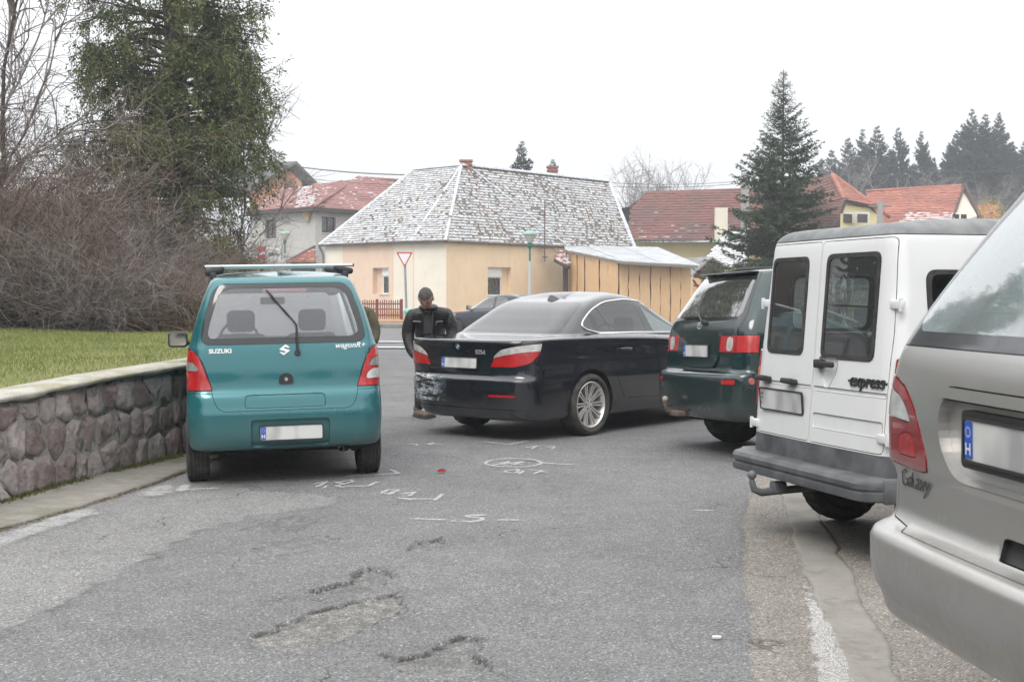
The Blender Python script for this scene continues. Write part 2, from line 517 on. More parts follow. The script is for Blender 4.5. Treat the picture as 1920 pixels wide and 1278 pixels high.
class Body:
	def __init__(s, rings, length, tr=0.04, tf=0.06, step=0.032, **kw):
		A = [ring_points(r, **kw) for r in rings]
		L = length
		for a in A:
			u = (a[:, 1] / L) * 2 - 1
			a[:, 0] *= 1 - tr * np.clip(-u, 0,1) ** 2.5 - tf * np.clip(u, 0,1) ** 2.5
		A = np.array(A)
		K, J, _ = A.shape
		d = np.linalg.norm(np.diff(A, axis=0), axis=2)
		t = np.concatenate([[0], np.cumsum(np.maximum(d.mean(1),1e-3))])
		tq = []
		for k in range(K - 1):
			n = max(1, int(math.ceil(np.percentile(d[k],70) / step)))
			tq += list(np.linspace(t[k], t[k + 1], n, endpoint=False))
		tq.append(t[-1])
		B = pchip(t, A.reshape(K, -1), np.array(tq)).reshape(len(tq), J, 3)
		full = np.concatenate([B, B[:, -2:0:-1] * np.array([-1,1,1])], axis=1)
		T, N, _ = full.shape
		V = full.reshape(-1,3)
		bm = bmesh.new()
		vs = [bm.verts.new(v) for v in V]
		for i in range(T - 1):
			for j in range(N):
				j2 = (j + 1) % N
				try: bm.faces.new((vs[i * N + j], vs[i * N + j2], vs[(i + 1) * N + j2], vs[(i + 1) * N + j]))
				except ValueError: pass
		bmesh.ops.remove_doubles(bm, verts=bm.verts[:], dist=1e-4)
		bmesh.ops.dissolve_degenerate(bm, edges=bm.edges[:], dist=1e-5)
		bmesh.ops.recalc_face_normals(bm, faces=bm.faces[:])
		s.bm = bm
		s.lay = bm.faces.layers.int.new('reg')
		bm.normal_update()
		s.bvh = BVHTree.FromBMesh(bm)
		f = max(bm.faces, key=lambda f: f.calc_center_median().x)
		if f.normal.x < 0:
			bmesh.ops.reverse_faces(bm, faces=bm.faces[:]); bm.normal_update()
		s.ids = {}
	def rid(s, name):
		return s.ids.setdefault(name, len(s.ids) + 1)
	def cut(s, name, axis, poly, pred=None, only=None, assign=True):
		"""mark (and cut out exactly) the faces whose projection along `axis` falls in poly"""
		bm = s.bm; lay = s.lay; rid = s.rid(name)
		oid = s.rid(only) if only else None
		ai = {'X': (1,2), 'Y': (0,2), 'Z': (0,1)}[axis]
		i0, i1 = ai
		xs = [p[0] for p in poly]; ys = [p[1] for p in poly]
		X0, X1, Y0, Y1 = min(xs), max(xs), min(ys), max(ys)
		cand = {}
		def bb(f):
			a = [v.co[i0] for v in f.verts]; b = [v.co[i1] for v in f.verts]
			return (min(a), max(a), min(b), max(b))
		for f in bm.faces:
			c = f.verts[0].co
			if c[i0] < X0 - .1 or c[i0] > X1 + .1 or c[i1] < Y0 - .1 or c[i1] > Y1 + .1: continue
			if pred and not pred(f.calc_center_median(), f.normal): continue
			if oid is not None and f[lay] != oid: continue
			cand[f] = bb(f)
		n = len(poly)
		for k in range(n):
			p, q = poly[k], poly[(k + 1) % n]
			dx, dy = q[0] - p[0], q[1] - p[1]
			ln = math.hypot(dx, dy)
			if ln < 1e-5: continue
			ax, bx = min(p[0], q[0]) - 1e-4, max(p[0], q[0]) + 1e-4
			ay, by = min(p[1], q[1]) - 1e-4, max(p[1], q[1]) + 1e-4
			near = [f for f, b in cand.items() if b[0] < bx and b[1] > ax and b[2] < by and b[3] > ay]
			if not near: continue
			nx, ny = -dy / ln, dx / ln
			c0 = nx * p[0] + ny * p[1]
			EPS = 2e-5
			for e in {e for f in near for e in f.edges}:
				v0, v1 = e.verts
				d0 = nx * v0.co[i0] + ny * v0.co[i1] - c0; d1 = nx * v1.co[i0] + ny * v1.co[i1] - c0
				if d0 * d1 < 0 and abs(d0) > EPS and abs(d1) > EPS:
					bmesh.utils.edge_split(e, v0, d0 / (d0 - d1))
			for f in near:
				on = [v for v in f.verts if abs(nx * v.co[i0] + ny * v.co[i1] - c0) < EPS]
				g = None
				if len(on) == 2 and len(f.verts) > 3:
					L_ = list(f.verts); ia, ib = L_.index(on[0]), L_.index(on[1])
					if abs(ia - ib) not in (1, len(L_) - 1):
						try: g = bmesh.utils.face_split(f, on[0], on[1])[0]
						except ValueError: g = None
				cand[f] = bb(f)
				if g is not None:
					g[lay] = f[lay]; cand[g] = bb(g)
		if not assign: return s
		for f in cand:
			if not f.is_valid: continue
			c = f.calc_center_median()
			px, py = c[i0], c[i1]
			ins = False
			j = n - 1
			for i in range(n):
				xi, yi = poly[i]; xj, yj = poly[j]
				if (yi > py) != (yj > py) and px < (xj - xi) * (py - yi) / (yj - yi) + xi: ins = not ins
				j = i
			if ins: f[lay] = rid
		return s
	def done(s):
		s.bm.normal_update()
		s.groups = {}
		for f in s.bm.faces: s.groups.setdefault(f[s.lay],[]).append(f)
		return s
	def part(s, names, obname, mat, parent, gap=0.002, flange=0.014, off=0.0, label=None, pred=None):
		if isinstance(names, str): names = [names]
		fs = []
		for nme in names: fs += s.groups.get(0 if nme == 'body' else s.ids.get(nme, -1),[])
		if pred: fs = [f for f in fs if pred(f.calc_center_median())]
		if not fs: return None
		fset = set(fs)
		vmap = {}; V = []; N = []
		for f in fs:
			for v in f.verts:
				if v not in vmap:
					vmap[v] = len(V); V.append(v.co.copy()); N.append(v.normal.copy())
		inw = {}
		bedges = []
		for f in fs:
			c = f.calc_center_median()
			for lp in f.loops:
				e = lp.edge
				if sum(1 for g in e.link_faces if g in fset) == 1:
					a, b = lp.vert, lp.link_loop_next.vert
					t = (b.co - a.co)
					if t.length < 1e-7: continue
					t.normalize()
					d = c - (a.co + b.co) / 2
					d = d - t * d.dot(t)
					if d.length > 1e-7: d.normalize()
					for v in (a, b): inw[v] = inw.get(v, Vector()) + d
					bedges.append((a, b, d))
		for v, d in inw.items():
			if d.length > 1e-6: V[vmap[v]] = V[vmap[v]] + d.normalized() * gap
		if off:
			for i in range(len(V)): V[i] = V[i] + N[i] * off
		F = [tuple(vmap[v] for v in f.verts) for f in fs]
		if flange:
			for a, b, d in bedges:
				ia, ib = vmap[a], vmap[b]
				k = len(V)
				V += [V[ia].copy(), V[ib].copy(), V[ib] - N[ib] * flange, V[ia] - N[ia] * flange]
				n = -d if flange > 0 else d
				N += [n, n, n, n]
				F.append((k + 1, k, k + 3, k + 2))
		me = bpy.data.meshes.new(obname)
		me.from_pydata([tuple(v) for v in V],[], F)
		me.materials.append(mat)
		me.polygons.foreach_set('use_smooth', [True] * len(me.polygons))
		me.update()
		me.normals_split_custom_set_from_vertices([tuple(n) if n.length > 1e-6 else (0,0,1) for n in N])
		o = bpy.data.objects.new(obname, me)
		COL.objects.link(o)
		o.parent = parent
		if label: o['label'] = label
		return o
	def hit(s, axis, a, b, front=True):
		"""surface point+normal; Y rear: (x,z); X side: (y,z) with sign; Z top: (x,y)"""
		if axis == 'Y': o, d = Vector((a, -3, b)), Vector((0,1,0))
		elif axis == 'F': o, d = Vector((a, 9, b)), Vector((0,-1,0))
		elif axis == 'X': o, d = Vector((3, a, b)), Vector((-1,0,0))
		elif axis == '-X': o, d = Vector((-3, a, b)), Vector((1,0,0))
		else: o, d = Vector((a, b, 4)), Vector((0,0,-1))
		r = s.bvh.ray_cast(o, d)
		if r[0] is None: return None, None
		n = r[1]
		if n.dot(d) > 0: n = -n
		return r[0], n
	def stick(s, axis, pts, faces, name, mat, parent, lift=0.0, smooth=False):
		"""lay flat shape (a, b, depth) on the body along its surface normal"""
		out = []
		for p in pts:
			h, n = s.hit(axis, p[0], p[1])
			if h is None: h, n = s.hit(axis, p[0] * 0.97, p[1] * 0.99)
			if h is None: h, n = Vector((0,0,0)), Vector((0,0,1))
			out.append(h + n * (p[2] + lift))
		return mesh_ob(name, out, faces, mat, parent, smooth)
	def strip(s, axis, path, wid, hgt, name, mat, parent, lift=0.0, closed=False):
		"""raised strip following the surface along a 2D path"""
		pts = [Vector(p).to_2d() for p in path]
		q = []
		M_ = len(pts)
		for i in range(M_ if closed else M_ - 1):
			a, b = pts[i], pts[(i + 1) % M_]
			k = max(1, int((b - a).length / 0.03))
			q += [a.lerp(b, t / k) for t in range(k)]
		if not closed: q.append(pts[-1])
		v = []; f = []
		n = len(q)
		for i, p in enumerate(q):
			a = q[(i - 1) % n] if closed or i > 0 else p
			b = q[(i + 1) % n] if closed or i < n - 1 else p
			t = (b - a).normalized() if (b - a).length > 1e-7 else Vector((1,0))
			m = Vector((-t.y, t.x)) * wid / 2
			v += [(p.x + m.x, p.y + m.y, -0.004),(p.x + m.x * .8, p.y + m.y * .8, hgt),(p.x - m.x * .8, p.y - m.y * .8, hgt),(p.x - m.x, p.y - m.y, -0.004)]
		for i in range(n if closed else n - 1):
			j = (i + 1) % n
			for k in range(3): f.append((i * 4 + k, j * 4 + k, j * 4 + k + 1, i * 4 + k + 1))
		return s.stick(axis, v, f, name, mat, parent, lift, True)
def wheel(parent, loc, side, Rw=0.31, W=0.185, rim=0.19, style='steel', rimmat=None, steer=0.0, lod=0):
	"""wheel > tyre, rim, hub; axis X, outward = side*X"""
	w = empty('wheel', loc, (0,0, steer), parent=parent)
	seg = 96 if not lod else 40
	h = W / 2
	prof = [(rim + 0.004,-h * 0.72),(rim + 0.02,-h * 0.92),((rim + Rw) / 2,-h * 1.04),(Rw - 0.035,-h * 1.02),(Rw - 0.012,-h * 0.93)]
	cols = 11
	for i in range(cols):
		x = -h * 0.84 + h * 1.68 * i / (cols - 1)
		prof.append((Rw - (0.003 if i in (0, cols - 1) else 0), x))
	prof += [(Rw - 0.012, h * 0.93),(Rw - 0.035, h * 1.02),((rim + Rw) / 2, h * 1.04),(rim + 0.02, h * 0.92),(rim + 0.004, h * 0.72)]
	def rad(i, k, r):
		c = k - 5
		if 0 <= c < cols:
			if c in (2,4,6,8): return r - 0.008
			if (i + (c * 2)) % 4 == 0: return r - 0.006
		if k in (3,4, len(prof) - 5, len(prof) - 4) and i % 4 == 1: return r - 0.004
		return r
	t = MB(); t.lathe([(a, b * side) for a, b in prof], seg, axis='X', rad=rad)
	autosmooth(t.build('tyre', MAT['tyre'], w),30)
	rm = rimmat or MAT['steel']
	b = MB()
	b.lathe([(x, y * side) for x, y in [(rim + 0.012, h * 0.86),(rim + 0.004, h * 0.9),(rim - 0.006, h * 0.8),(rim - 0.012, h * 0.3),(rim - 0.03,-h * 0.2),(rim - 0.03,-h * 0.8),(rim + 0.01,-h * 0.85)]],48, axis='X')
	if style == 'double':
		n = 10
		for i in range(n):
			for dd in (-1,1):
				a = 2 * PI * i / n
				c, s_ = math.cos(a), math.sin(a)
				tx, ty = -s_, c
				v = []
				for (rr, off, hw, xx) in ((0.055,0.012,0.008, h * 0.55),(rim * 0.55,0.013,0.0075, h * 0.62),(rim - 0.004,0.021,0.009, h * 0.78)):
					o_ = off * dd
					for q in (-hw, hw):
						for dx in (0.0,-0.03):
							v.append(((xx + dx) * side, c * rr + tx * (o_ + q), s_ * rr + ty * (o_ + q)))
				f = []
				for k in (0,4):
					f += [(k, k + 4, k + 6, k + 2),(k, k + 1, k + 5, k + 4),(k + 2, k + 6, k + 7, k + 3)]
				b.add(v, f)
		b.lathe([(0.001, h * 0.6 * side),(0.03, h * 0.6 * side),(0.062, h * 0.55 * side),(0.066, h * 0.2 * side)],30, axis='X')
	else:
		prof2 = [(0.001, h * 0.45),(0.05, h * 0.45),(0.07, h * 0.4),(0.09, h * 0.55),(rim * 0.75, h * 0.5),(rim * 0.88, h * 0.2),(rim - 0.02, h * 0.15)]
		b.lathe([(x, y * side) for x, y in prof2],48, axis='X')
	ro = autosmooth(b.build('rim', rm, w),35)
	hb = MB()
	if style == 'double':
		for i in range(5):
			a = 2 * PI * (i + .5) / 5
			hb.lathe([(0.001,0.004),(0.008,0.004),(0.009,0)],8, Matrix.Translation((h * 0.585 * side, 0.045 * math.cos(a),0.045 * math.sin(a))), axis='X')
		hb.build('wheel_bolt', MAT['black'], w)
		d = MB(); d.lathe([(0.001,-h * 0.35 * side),(rim - 0.04,-h * 0.35 * side)],30, axis='X')
		d.build('brake_disc', MAT['steel'], w)
	else:
		for i in range(4):
			a = 2 * PI * (i + .5) / 4
			hb.lathe([(0.001,0.012 * side),(0.009,0.012 * side),(0.01,0)],8, Matrix.Translation((h * 0.44 * side, 0.055 * math.cos(a),0.055 * math.sin(a))), axis='X')
		hb.lathe([(0.001, h * 0.62 * side),(0.02, h * 0.62 * side),(0.024, h * 0.45 * side)],12, axis='X')
		hb.build('wheel_bolt', MAT['chrome'], w)
	return w
def seats(parent, rows, mat, zf=0.30, hw=0.24, head=True):
	"""rows: (x, y, height)"""
	for x, y, hh in rows:
		s = MB()
		s.bbox((x, y + 0.28, zf + 0.16),(hw * 2,0.5,0.18),0.06,3)
		s.bbox((x, y, zf + 0.16 + hh / 2),(hw * 2,0.16, hh),0.07,3, rot=(0.22,0,0))
		o = s.build('seat', mat, parent); autosmooth(o, 50)
		if head:
			h_ = MB()
			h_.bbox((x, y - 0.12, zf + 0.16 + hh + 0.11),(0.26,0.11,0.20),0.095,5, rot=(0.15,0,0))
			autosmooth(h_.build('headrest', mat, o),50)
def dash(parent, y, z, w, mat, zs=None):
	d = MB()
	d.bbox((0, y, z - 0.12),(w * 2,0.45,0.3),0.08,3)
	autosmooth(d.build('dashboard', mat, parent),50)
	s = MB()
	m = Matrix.Translation((-0.33, y - 0.38, z + 0.02)) @ Matrix.Rotation(R(65),4, 'X')
	n = 28
	pts = [(0.185 * math.cos(2 * PI * i / n),0.185 * math.sin(2 * PI * i / n),0) for i in range(n + 1)]
	s.tube(pts, 0.014,6, m, caps=False)
	s.box((0,0,-0.01),(0.32,0.04,0.02), m); s.box((0,0,-0.015),(0.13,0.12,0.03), m)
	autosmooth(s.build('steering_wheel', mat, parent),40)
def plate(parent, c, w=0.52, h=0.11, tilt=0.0, label='number plate with a blue band and its characters blurred out', band=True, flag=False, rz=0.0, black=False, name='number_plate'):
	m = Matrix.Translation(c) @ Matrix.Rotation(rz, 4, 'Z') @ Matrix.Rotation(tilt, 4, 'X')
	p = MB(); p.prism(rpoly([(-w / 2,-h / 2),(w / 2,-h / 2),(w / 2, h / 2),(-w / 2, h / 2)],0.012),-0.004,0.0, m, 'Y')
	o = p.build(name, MAT['white_plate'], parent); o['label'] = label
	fr = MB()
	a = rpoly([(-w / 2 - .008,-h / 2 - .008),(w / 2 + .008,-h / 2 - .008),(w / 2 + .008, h / 2 + .008),(-w / 2 - .008, h / 2 + .008)],0.016)
	b = rpoly([(-w / 2,-h / 2),(w / 2,-h / 2),(w / 2, h / 2),(-w / 2, h / 2)],0.012)
	n = len(a)
	v = [(p_[0],-0.008, p_[1]) for p_ in a] + [(p_[0],-0.008, p_[1]) for p_ in b] + [(p_[0],0.004, p_[1]) for p_ in a]
	fr.add(v, [(i, (i + 1) % n, n + (i + 1) % n, n + i) for i in range(n)] + [(i, 2 * n + i, 2 * n + (i + 1) % n, (i + 1) % n) for i in range(n)], m)
	fr.build('plate_frame', MAT['black'], o)
	if band:
		q = MB(); bw = 0.045
		q.prism(rpoly([(-w / 2 + .004,-h / 2 + .004),(-w / 2 + bw, -h / 2 + .004),(-w / 2 + bw, h / 2 - .004),(-w / 2 + .004, h / 2 - .004)],0.006),-0.0062,-0.0045, m, 'Y')
		q.build('blue_band', MAT['blue_plate'], o)
		v, f = text_mesh('H', 0.045,0.0, bold=0.001)
		tm = m @ Matrix.Translation((-w / 2 + bw / 2 + .002,-0.0072,-h * 0.24)) @ Matrix.Rotation(PI / 2,4, 'X')
		tt = MB().add(v, f, tm)
		for i in range(12):
			a_ = 2 * PI * i / 12
			sm = m @ Matrix.Translation((-w / 2 + bw / 2 + .002 + 0.0125 * math.cos(a_),-0.0072, h * 0.2 + 0.0125 * math.sin(a_)))
			tt.prism([(0.0022 * math.cos(k * 2 * PI / 5),0.0022 * math.sin(k * 2 * PI / 5)) for k in range(5)],0,0.0004, sm, 'Y')
		tt.build('lettering', MAT['white'], o)
	return o
def liner(parent, y, z, r, x0, x1):
	"""dark wheel arch liner"""
	v = []; f = []
	n = 16
	for i in range(n + 1):
		a = PI * i / n - 0.15 * (1 - 2 * i / n)
		yy, zz = y + r * math.cos(a), z + r * math.sin(a)
		v += [(x0, yy, zz),(x1, yy, zz)]
	for i in range(n): f.append((2 * i, 2 * i + 2,2 * i + 3,2 * i + 1))
	k = len(v)
	v.append((x1, y, z)); f += [(k, 2 * i + 1,2 * i + 3) for i in range(n)]
	mesh_ob('wheel_arch_liner', v, f, MAT['dark'], parent)
def wiper(body, parent, pivot, mid, tip, blade, axis='Y'):
	"""rear wiper: pivot, elbow, tip in the rear projection; blade = (start, end)"""
	def pt(p, l):
		h, n = body.hit(axis, *p); return h + n * l
	a = MB()
	h, n = body.hit(axis, *pivot)
	a.tube([h - n * 0.01, h + n * 0.035],[0.028,0.022],16)
	a.tube([pt(pivot, 0.03), pt(mid, 0.04), pt(tip, 0.032)],[0.011,0.009,0.006],8)
	o = a.build('wiper', MAT['black'], parent); autosmooth(o, 40)
	b = MB()
	n_ = 8
	path = [pt((blade[0][0] + (blade[1][0] - blade[0][0]) * i / n_, blade[0][1] + (blade[1][1] - blade[0][1]) * i / n_),0.018) for i in range(n_ + 1)]
	b.tube(path, [0.004] + [0.009] * (n_ - 1) + [0.004],6)
	b.build('wiper_blade', MAT['rubber'], o)
	return o
def rect(a0, b0, a1, b1): return [(a0, b0),(a1, b0),(a1, b1),(a0, b1)]
def mirx(poly): return [(-p[0], p[1]) for p in poly]
def circ(cy, cz, r, n=28): return [(cy + r * math.cos(2 * PI * i / n), cz + r * math.sin(2 * PI * i / n)) for i in range(n)]
def underbody(parent, x, y0, y1, z=0.22):
	u = MB(); u.box((0,(y0 + y1) / 2, z),(x * 2, y1 - y0,0.06))
	u.build('floor_pan', MAT['dark'], parent)
def place_car(root, left_corner=None, loc=None, bearing=0.0, roll=0.0):
	root.rotation_euler = (0, roll, -R(bearing))
	root.location = loc
def pip(poly, px, py):
	ins = False
	n = len(poly); j = n - 1
	for i in range(n):
		xi, yi = poly[i]; xj, yj = poly[j]
		if (yi > py) != (yj > py) and px < (xj - xi) * (py - yi) / (yj - yi) + xi: ins = not ins
		j = i
	return ins
def pip_np(poly, X, Y):
	ins = np.zeros(X.shape, bool); n = len(poly); j = n - 1
	for i in range(n):
		xi, yi = poly[i]; xj, yj = poly[j]
		c = ((yi > Y) != (yj > Y)) & (X < (xj - xi) * (Y - yi) / ((yj - yi) if yj != yi else 1e-9) + xi)
		ins ^= c; j = i
	return ins
def sdf(poly, X, Y):
	"""signed distance (negative inside)"""
	d = np.full(X.shape, 1e9); n = len(poly)
	for i in range(n):
		x0, y0 = poly[i]; x1, y1 = poly[(i + 1) % n]
		ex, ey = x1 - x0, y1 - y0
		t = np.clip(((X - x0) * ex + (Y - y0) * ey) / (ex * ex + ey * ey + 1e-12),0,1)
		d = np.minimum(d, np.hypot(X - x0 - t * ex, Y - y0 - t * ey))
	return np.where(pip_np(poly, X, Y),-d, d)
def dline(pts, X, Y):
	d = np.full(X.shape, 1e9)
	for (x0, y0),(x1, y1) in zip(pts[:-1], pts[1:]):
		ex, ey = x1 - x0, y1 - y0
		t = np.clip(((X - x0) * ex + (Y - y0) * ey) / (ex * ex + ey * ey + 1e-12),0,1)
		d = np.minimum(d, np.hypot(X - x0 - t * ex, Y - y0 - t * ey))
	return d
def g2(px, py):
	p = gp(px, py); return (p.x, p.y)
ss = lambda t: np.clip(t, 0,1) ** 2 * (3 - 2 * np.clip(t, 0,1))
WALL = [(-4.75,1.0),(-4.45,3.5),(-4.12,6.0),(-3.92,7.5),(-3.69,9.09),(-3.41,10.63),(-3.06,12.0),(-2.98,14.0),(-3.3,18.0),(-3.9,24.0),(-6.0,30.0),(-12.0,34.0),(-30.0,36.0)]
GUT = [(-4.35,1.0),(-4.02,3.5),(-3.72,6.0),(-3.50,7.2),(-3.30,8.13),(-3.0,9.34),(-2.80,10.79),(-2.68,12.2),(-2.62,14.0),(-2.9,18.0),(-3.5,24.0),(-5.7,29.7),(-12.0,33.5),(-30.0,35.5)]
STRIP_L = [(1.02,2.0),(1.17,3.6),(1.31,4.81),(1.49,6.17),(1.61,7.05),(2.01,9.34),(2.35,11.5),(3.0,15.0)]
STRIP_R = [(1.18,2.0),(1.32,3.6),(1.49,4.81),(1.72,6.17),(1.86,7.05),(2.20,9.34),(2.50,11.5),(3.15,15.0)]
NEW_EDGE = [(0.45,1.0),(.60,3.0),(.92,4.81),(1.10,5.8),(1.18,6.4),(1.50,8.2),(1.93,10.16),(2.3,12.0),(2.9,15.0),(4.0,22.0)]
def interp_x(pts, Y):
	return np.interp(Y, [p[1] for p in pts],[p[0] for p in pts])
def road_z(X, Y):
	X = np.asarray(X, float); Y = np.asarray(Y, float)
	z = -0.018 * np.clip(-1.5 - X, 0,1.7)
	xs = interp_x(STRIP_R, Y)
	z = z + 0.20 * ss((X - xs - 0.06) / .58) * ss((6.3 - Y) / 1.5)
	z = z + (fbm(X * 1.1, Y * 1.1,9,3) - .5) * .02 * (Y < 14)
	return z
P_BIG = [g2(*p) for p in [(455,1208),(475,1190),(545,1165),(575,1150),(620,1142),(660,1128),(700,1118),(745,1112),(760,1135),(755,1155),(715,1162),(680,1185),(640,1203),(580,1218),(520,1222),(478,1216)]]
P_TOP = [g2(*p) for p in [(582,1112),(610,1100),(650,1090),(672,1070),(700,1064),(735,1072),(748,1082),(725,1092),(690,1104),(650,1112),(600,1120)]]
P_SML = [g2(*p) for p in [(762,1033),(775,1020),(800,1012),(825,1008),(836,1018),(815,1026),(790,1030)]]
P_LOW = [g2(*p) for p in [(705,1218),(760,1232),(810,1222),(835,1202),(870,1192),(908,1194),(900,1225),(915,1262),(830,1282),(760,1262),(730,1240)]]
P_L1 = [g2(*p) for p in [(455,990),(500,975),(560,965),(600,975),(575,990),(520,1000)]]
P_L2 = [g2(*p) for p in [(470,1030),(520,1015),(590,1005),(640,1010),(600,1030),(540,1045),(490,1048)]]
OLD = [g2(*p) for p in [(-700,1500),(-200,1290),(0,1182),(120,1125),(210,1076),(300,1028),(400,980),(480,962),(600,952),(640,930),(500,915),(350,870),(250,880),(-400,1000)]]
def build_road():
	xs = np.concatenate([np.linspace(-60,-12,14)[:-1], np.linspace(-12,-5,24)[:-1], np.linspace(-5,-3.4,28)[:-1], np.arange(-3.4,-1.9,.022), np.arange(-1.9,.5,.0105), np.arange(.5,2.3,.018), np.linspace(2.3,4,30), np.linspace(4.2,12,26), np.linspace(13,60,14)])
	ys = np.concatenate([np.linspace(-12,2.6,24)[:-1], np.linspace(2.6,4.5,40)[:-1], np.arange(4.5,6.6,.0115), np.arange(6.6,8.2,.025), np.arange(8.2,12,.06), np.linspace(12.1,20,60), np.linspace(20.5,64.5,70)])
	X, Y = np.meshgrid(xs, ys)
	w1 = (fbm(X * 9, Y * 9,3,4) - .5) * .10; w2 = (fbm(X * 9, Y * 9,17,4) - .5) * .10
	f1 = (fbm(X * 26, Y * 26,5,3) - .5) * .04
	Xw, Yw = X + w1 + f1, Y + w2 + f1
	z = road_z(X, Y)
	z = z + (fbm(X * 55, Y * 55,31,2) - .5) * .004
	dirt = np.zeros_like(X); light = np.zeros_like(X)  # dirt: grime plus shade painted into pothole rims and cracks
	for poly, dep, li in ((P_BIG, .016,1.5),(P_TOP, .026,.5),(P_SML, .020,.4),(P_LOW, .020,.6),(P_L1,.006,.15),(P_L2,.006,.2)):
		d = sdf(poly, Xw, Yw)
		ins = ss(-d / .012 + .5)
		z = z - dep * ins + .004 * np.exp(-(d / .06) ** 2)
		rag = fbm(X * 14, Y * 14,41,3)
		dirt = np.maximum(dirt, np.exp(-((d + .005) / .0085) ** 2) * ss((rag - .33) * 7) * min(1, dep / .010))
		crk = np.abs(fbm(X * 5, Y * 5,61,4) - .5)
		dirt = np.maximum(dirt, .8 * ss(1 - crk / .010) * ss(1 - np.abs(d) / .22) * (d > 0))
		dirt = np.maximum(dirt, .35 * ins * ss((fbm(X * 22, Y * 22,77,3) - .42) * 6))
		light = np.maximum(light, ins * li)
	old = ss(-sdf(OLD, X + w1 * 2.0, Y + w2 * 2.0) / .04 + .5)
	z = z - .008 * old
	rim = np.exp(-(sdf(OLD, X + w1 * 2.0, Y + w2 * 2.0) / .03) ** 2) * ss((fbm(X * 6, Y * 6,55,3) - .35) * 4) * (X < 0)
	dirt = np.maximum(dirt, .5 * rim)
	xe = interp_x(NEW_EDGE, Y) + (fbm(X * 0 + 3, Y * 5,6,3) - .5) * .05
	brown = ss((X - xe) / .025 + .5) * (1 - ss((X - interp_x(STRIP_R, Y) - .3) / 2.0) * .55)
	z = z - .012 * ss((X - xe) / .03 + .5)
	V = np.stack([X.ravel(), Y.ravel(), z.ravel()],1)
	ny, nx = X.shape
	i = np.arange(ny * nx).reshape(ny, nx)
	F = np.stack([i[:-1, :-1].ravel(), i[:-1,1:].ravel(), i[1:, 1:].ravel(), i[1:, :-1].ravel()],1)
	t = NT('worn asphalt')
	m = t.node('ShaderNodeAttribute', attribute_name='wear_shade')
	sp = t.sep(m.outputs['Color'])
	ag = t.voro(125, out='Color'); agv = t.sep(ag)
	agd = t.voro(125)
	g1 = t.rng(agv[0],0,1,.090,.208)
	bright = t.rng(agv[1],.90,1.0,0,.20)
	g1 = t.math('ADD', g1, bright)
	g1 = t.math('MULTIPLY', g1, t.rng(t.noise(60,3,.6),.3,.7,.80,1.2))
	big = t.math('MULTIPLY', t.rng(t.noise(.55,5,.6),.3,.7,.86,1.12), t.rng(t.noise(4.5,5,.65),.3,.7,.90,1.10))
	g1 = t.math('MULTIPLY', g1, big)
	comb = t.node('ShaderNodeCombineColor')
	for k in range(3): t.l.new(g1, comb.inputs[k])
	base = t.mix(1.0, comb.outputs[0],(.985,.985,1.0), 'MULTIPLY')
	oldc = t.mix(1.0, comb.outputs[0],(1.26,1.25,1.23), 'MULTIPLY')
	c = t.mix(sp[0], base, oldc)
	c = t.mix(t.math('MULTIPLY', t.rng(sp[0],1.05,1.5),.9), c, t.mix(1.0, comb.outputs[0],(1.30,1.27,1.20), 'MULTIPLY'))
	c = t.mix(sp[2], c, t.mix(1.0, comb.outputs[0],(1.34,1.23,1.10), 'MULTIPLY'))
	c = t.mix(t.math('MULTIPLY', sp[2], t.rng(t.voro(38),.05,.16,.55,0)), c, (.33,.27,.21))
	c = t.mix(t.math('MULTIPLY', sp[1],.92), c, (.028,.026,.022))  # darkens rims and cracks: painted shade as well as grime
	wc = t.node('ShaderNodeVectorMath', operation='ADD'); wn_ = t.node('ShaderNodeTexNoise'); wn_.inputs['Scale'].default_value = 2.6; wn_.inputs['Detail'].default_value = 6
	wsc = t.node('ShaderNodeVectorMath', operation='SCALE'); wsc.inputs['Scale'].default_value = .55
	t.l.new(t.coord(), wn_.inputs['Vector']); t.l.new(wn_.outputs['Color'], wsc.inputs[0]); t.l.new(t.coord(), wc.inputs[0]); t.l.new(wsc.outputs[0], wc.inputs[1])
	cr_ = t.rng(t.voro(.75, coord=wc.outputs[0], feature='DISTANCE_TO_EDGE'),.0015,.0065,1,0)
	cr_ = t.math('MULTIPLY', cr_, t.rng(t.noise(.8,3),.50,.60))
	c = t.mix(t.math('MULTIPLY', cr_, .8), c, (.035,.033,.03))
	st_ = t.math('MULTIPLY', t.rng(t.noise(1.1,6,.7, dist=.6),.56,.70,0,.32), t.rng(t.noise(9,4),.3,.6))
	c = t.mix(st_, c, (.06,.058,.056))
	damp = t.rng(t.noise(1.6,4),.35,.65,.68,.9)
	t.set(col=c, rough=damp, spec=.35)
	hb = t.math('ADD', t.math('MULTIPLY', agd, -1.0), t.math('MULTIPLY', t.noise(300,2),.3))
	t.bump(hb, .45,.006)
	o = np_mesh('road', V, F, t.m, smooth=True)
	tag(o, 'worn grey asphalt road with broken patches and potholes', kind='structure')
	W = np.stack([np.maximum(old, light).ravel(), dirt.ravel(), brown.ravel(), np.ones(nx * ny)],1).astype(np.float32)
	at_ = o.data.color_attributes.new('wear_shade', 'FLOAT_COLOR', 'POINT')
	at_.data.foreach_set('color', W.ravel())
	return o
build_road()
g = MB(); g.quad((-900,-60,-.35),(900,-60,-.35),(900,1500,-.35),(-900,1500,-.35))
tag(g.build('ground', M('far winter ground', (.07,.075,.045),.95, var=(.10,.085,.06), vs=.05)), kind='structure')
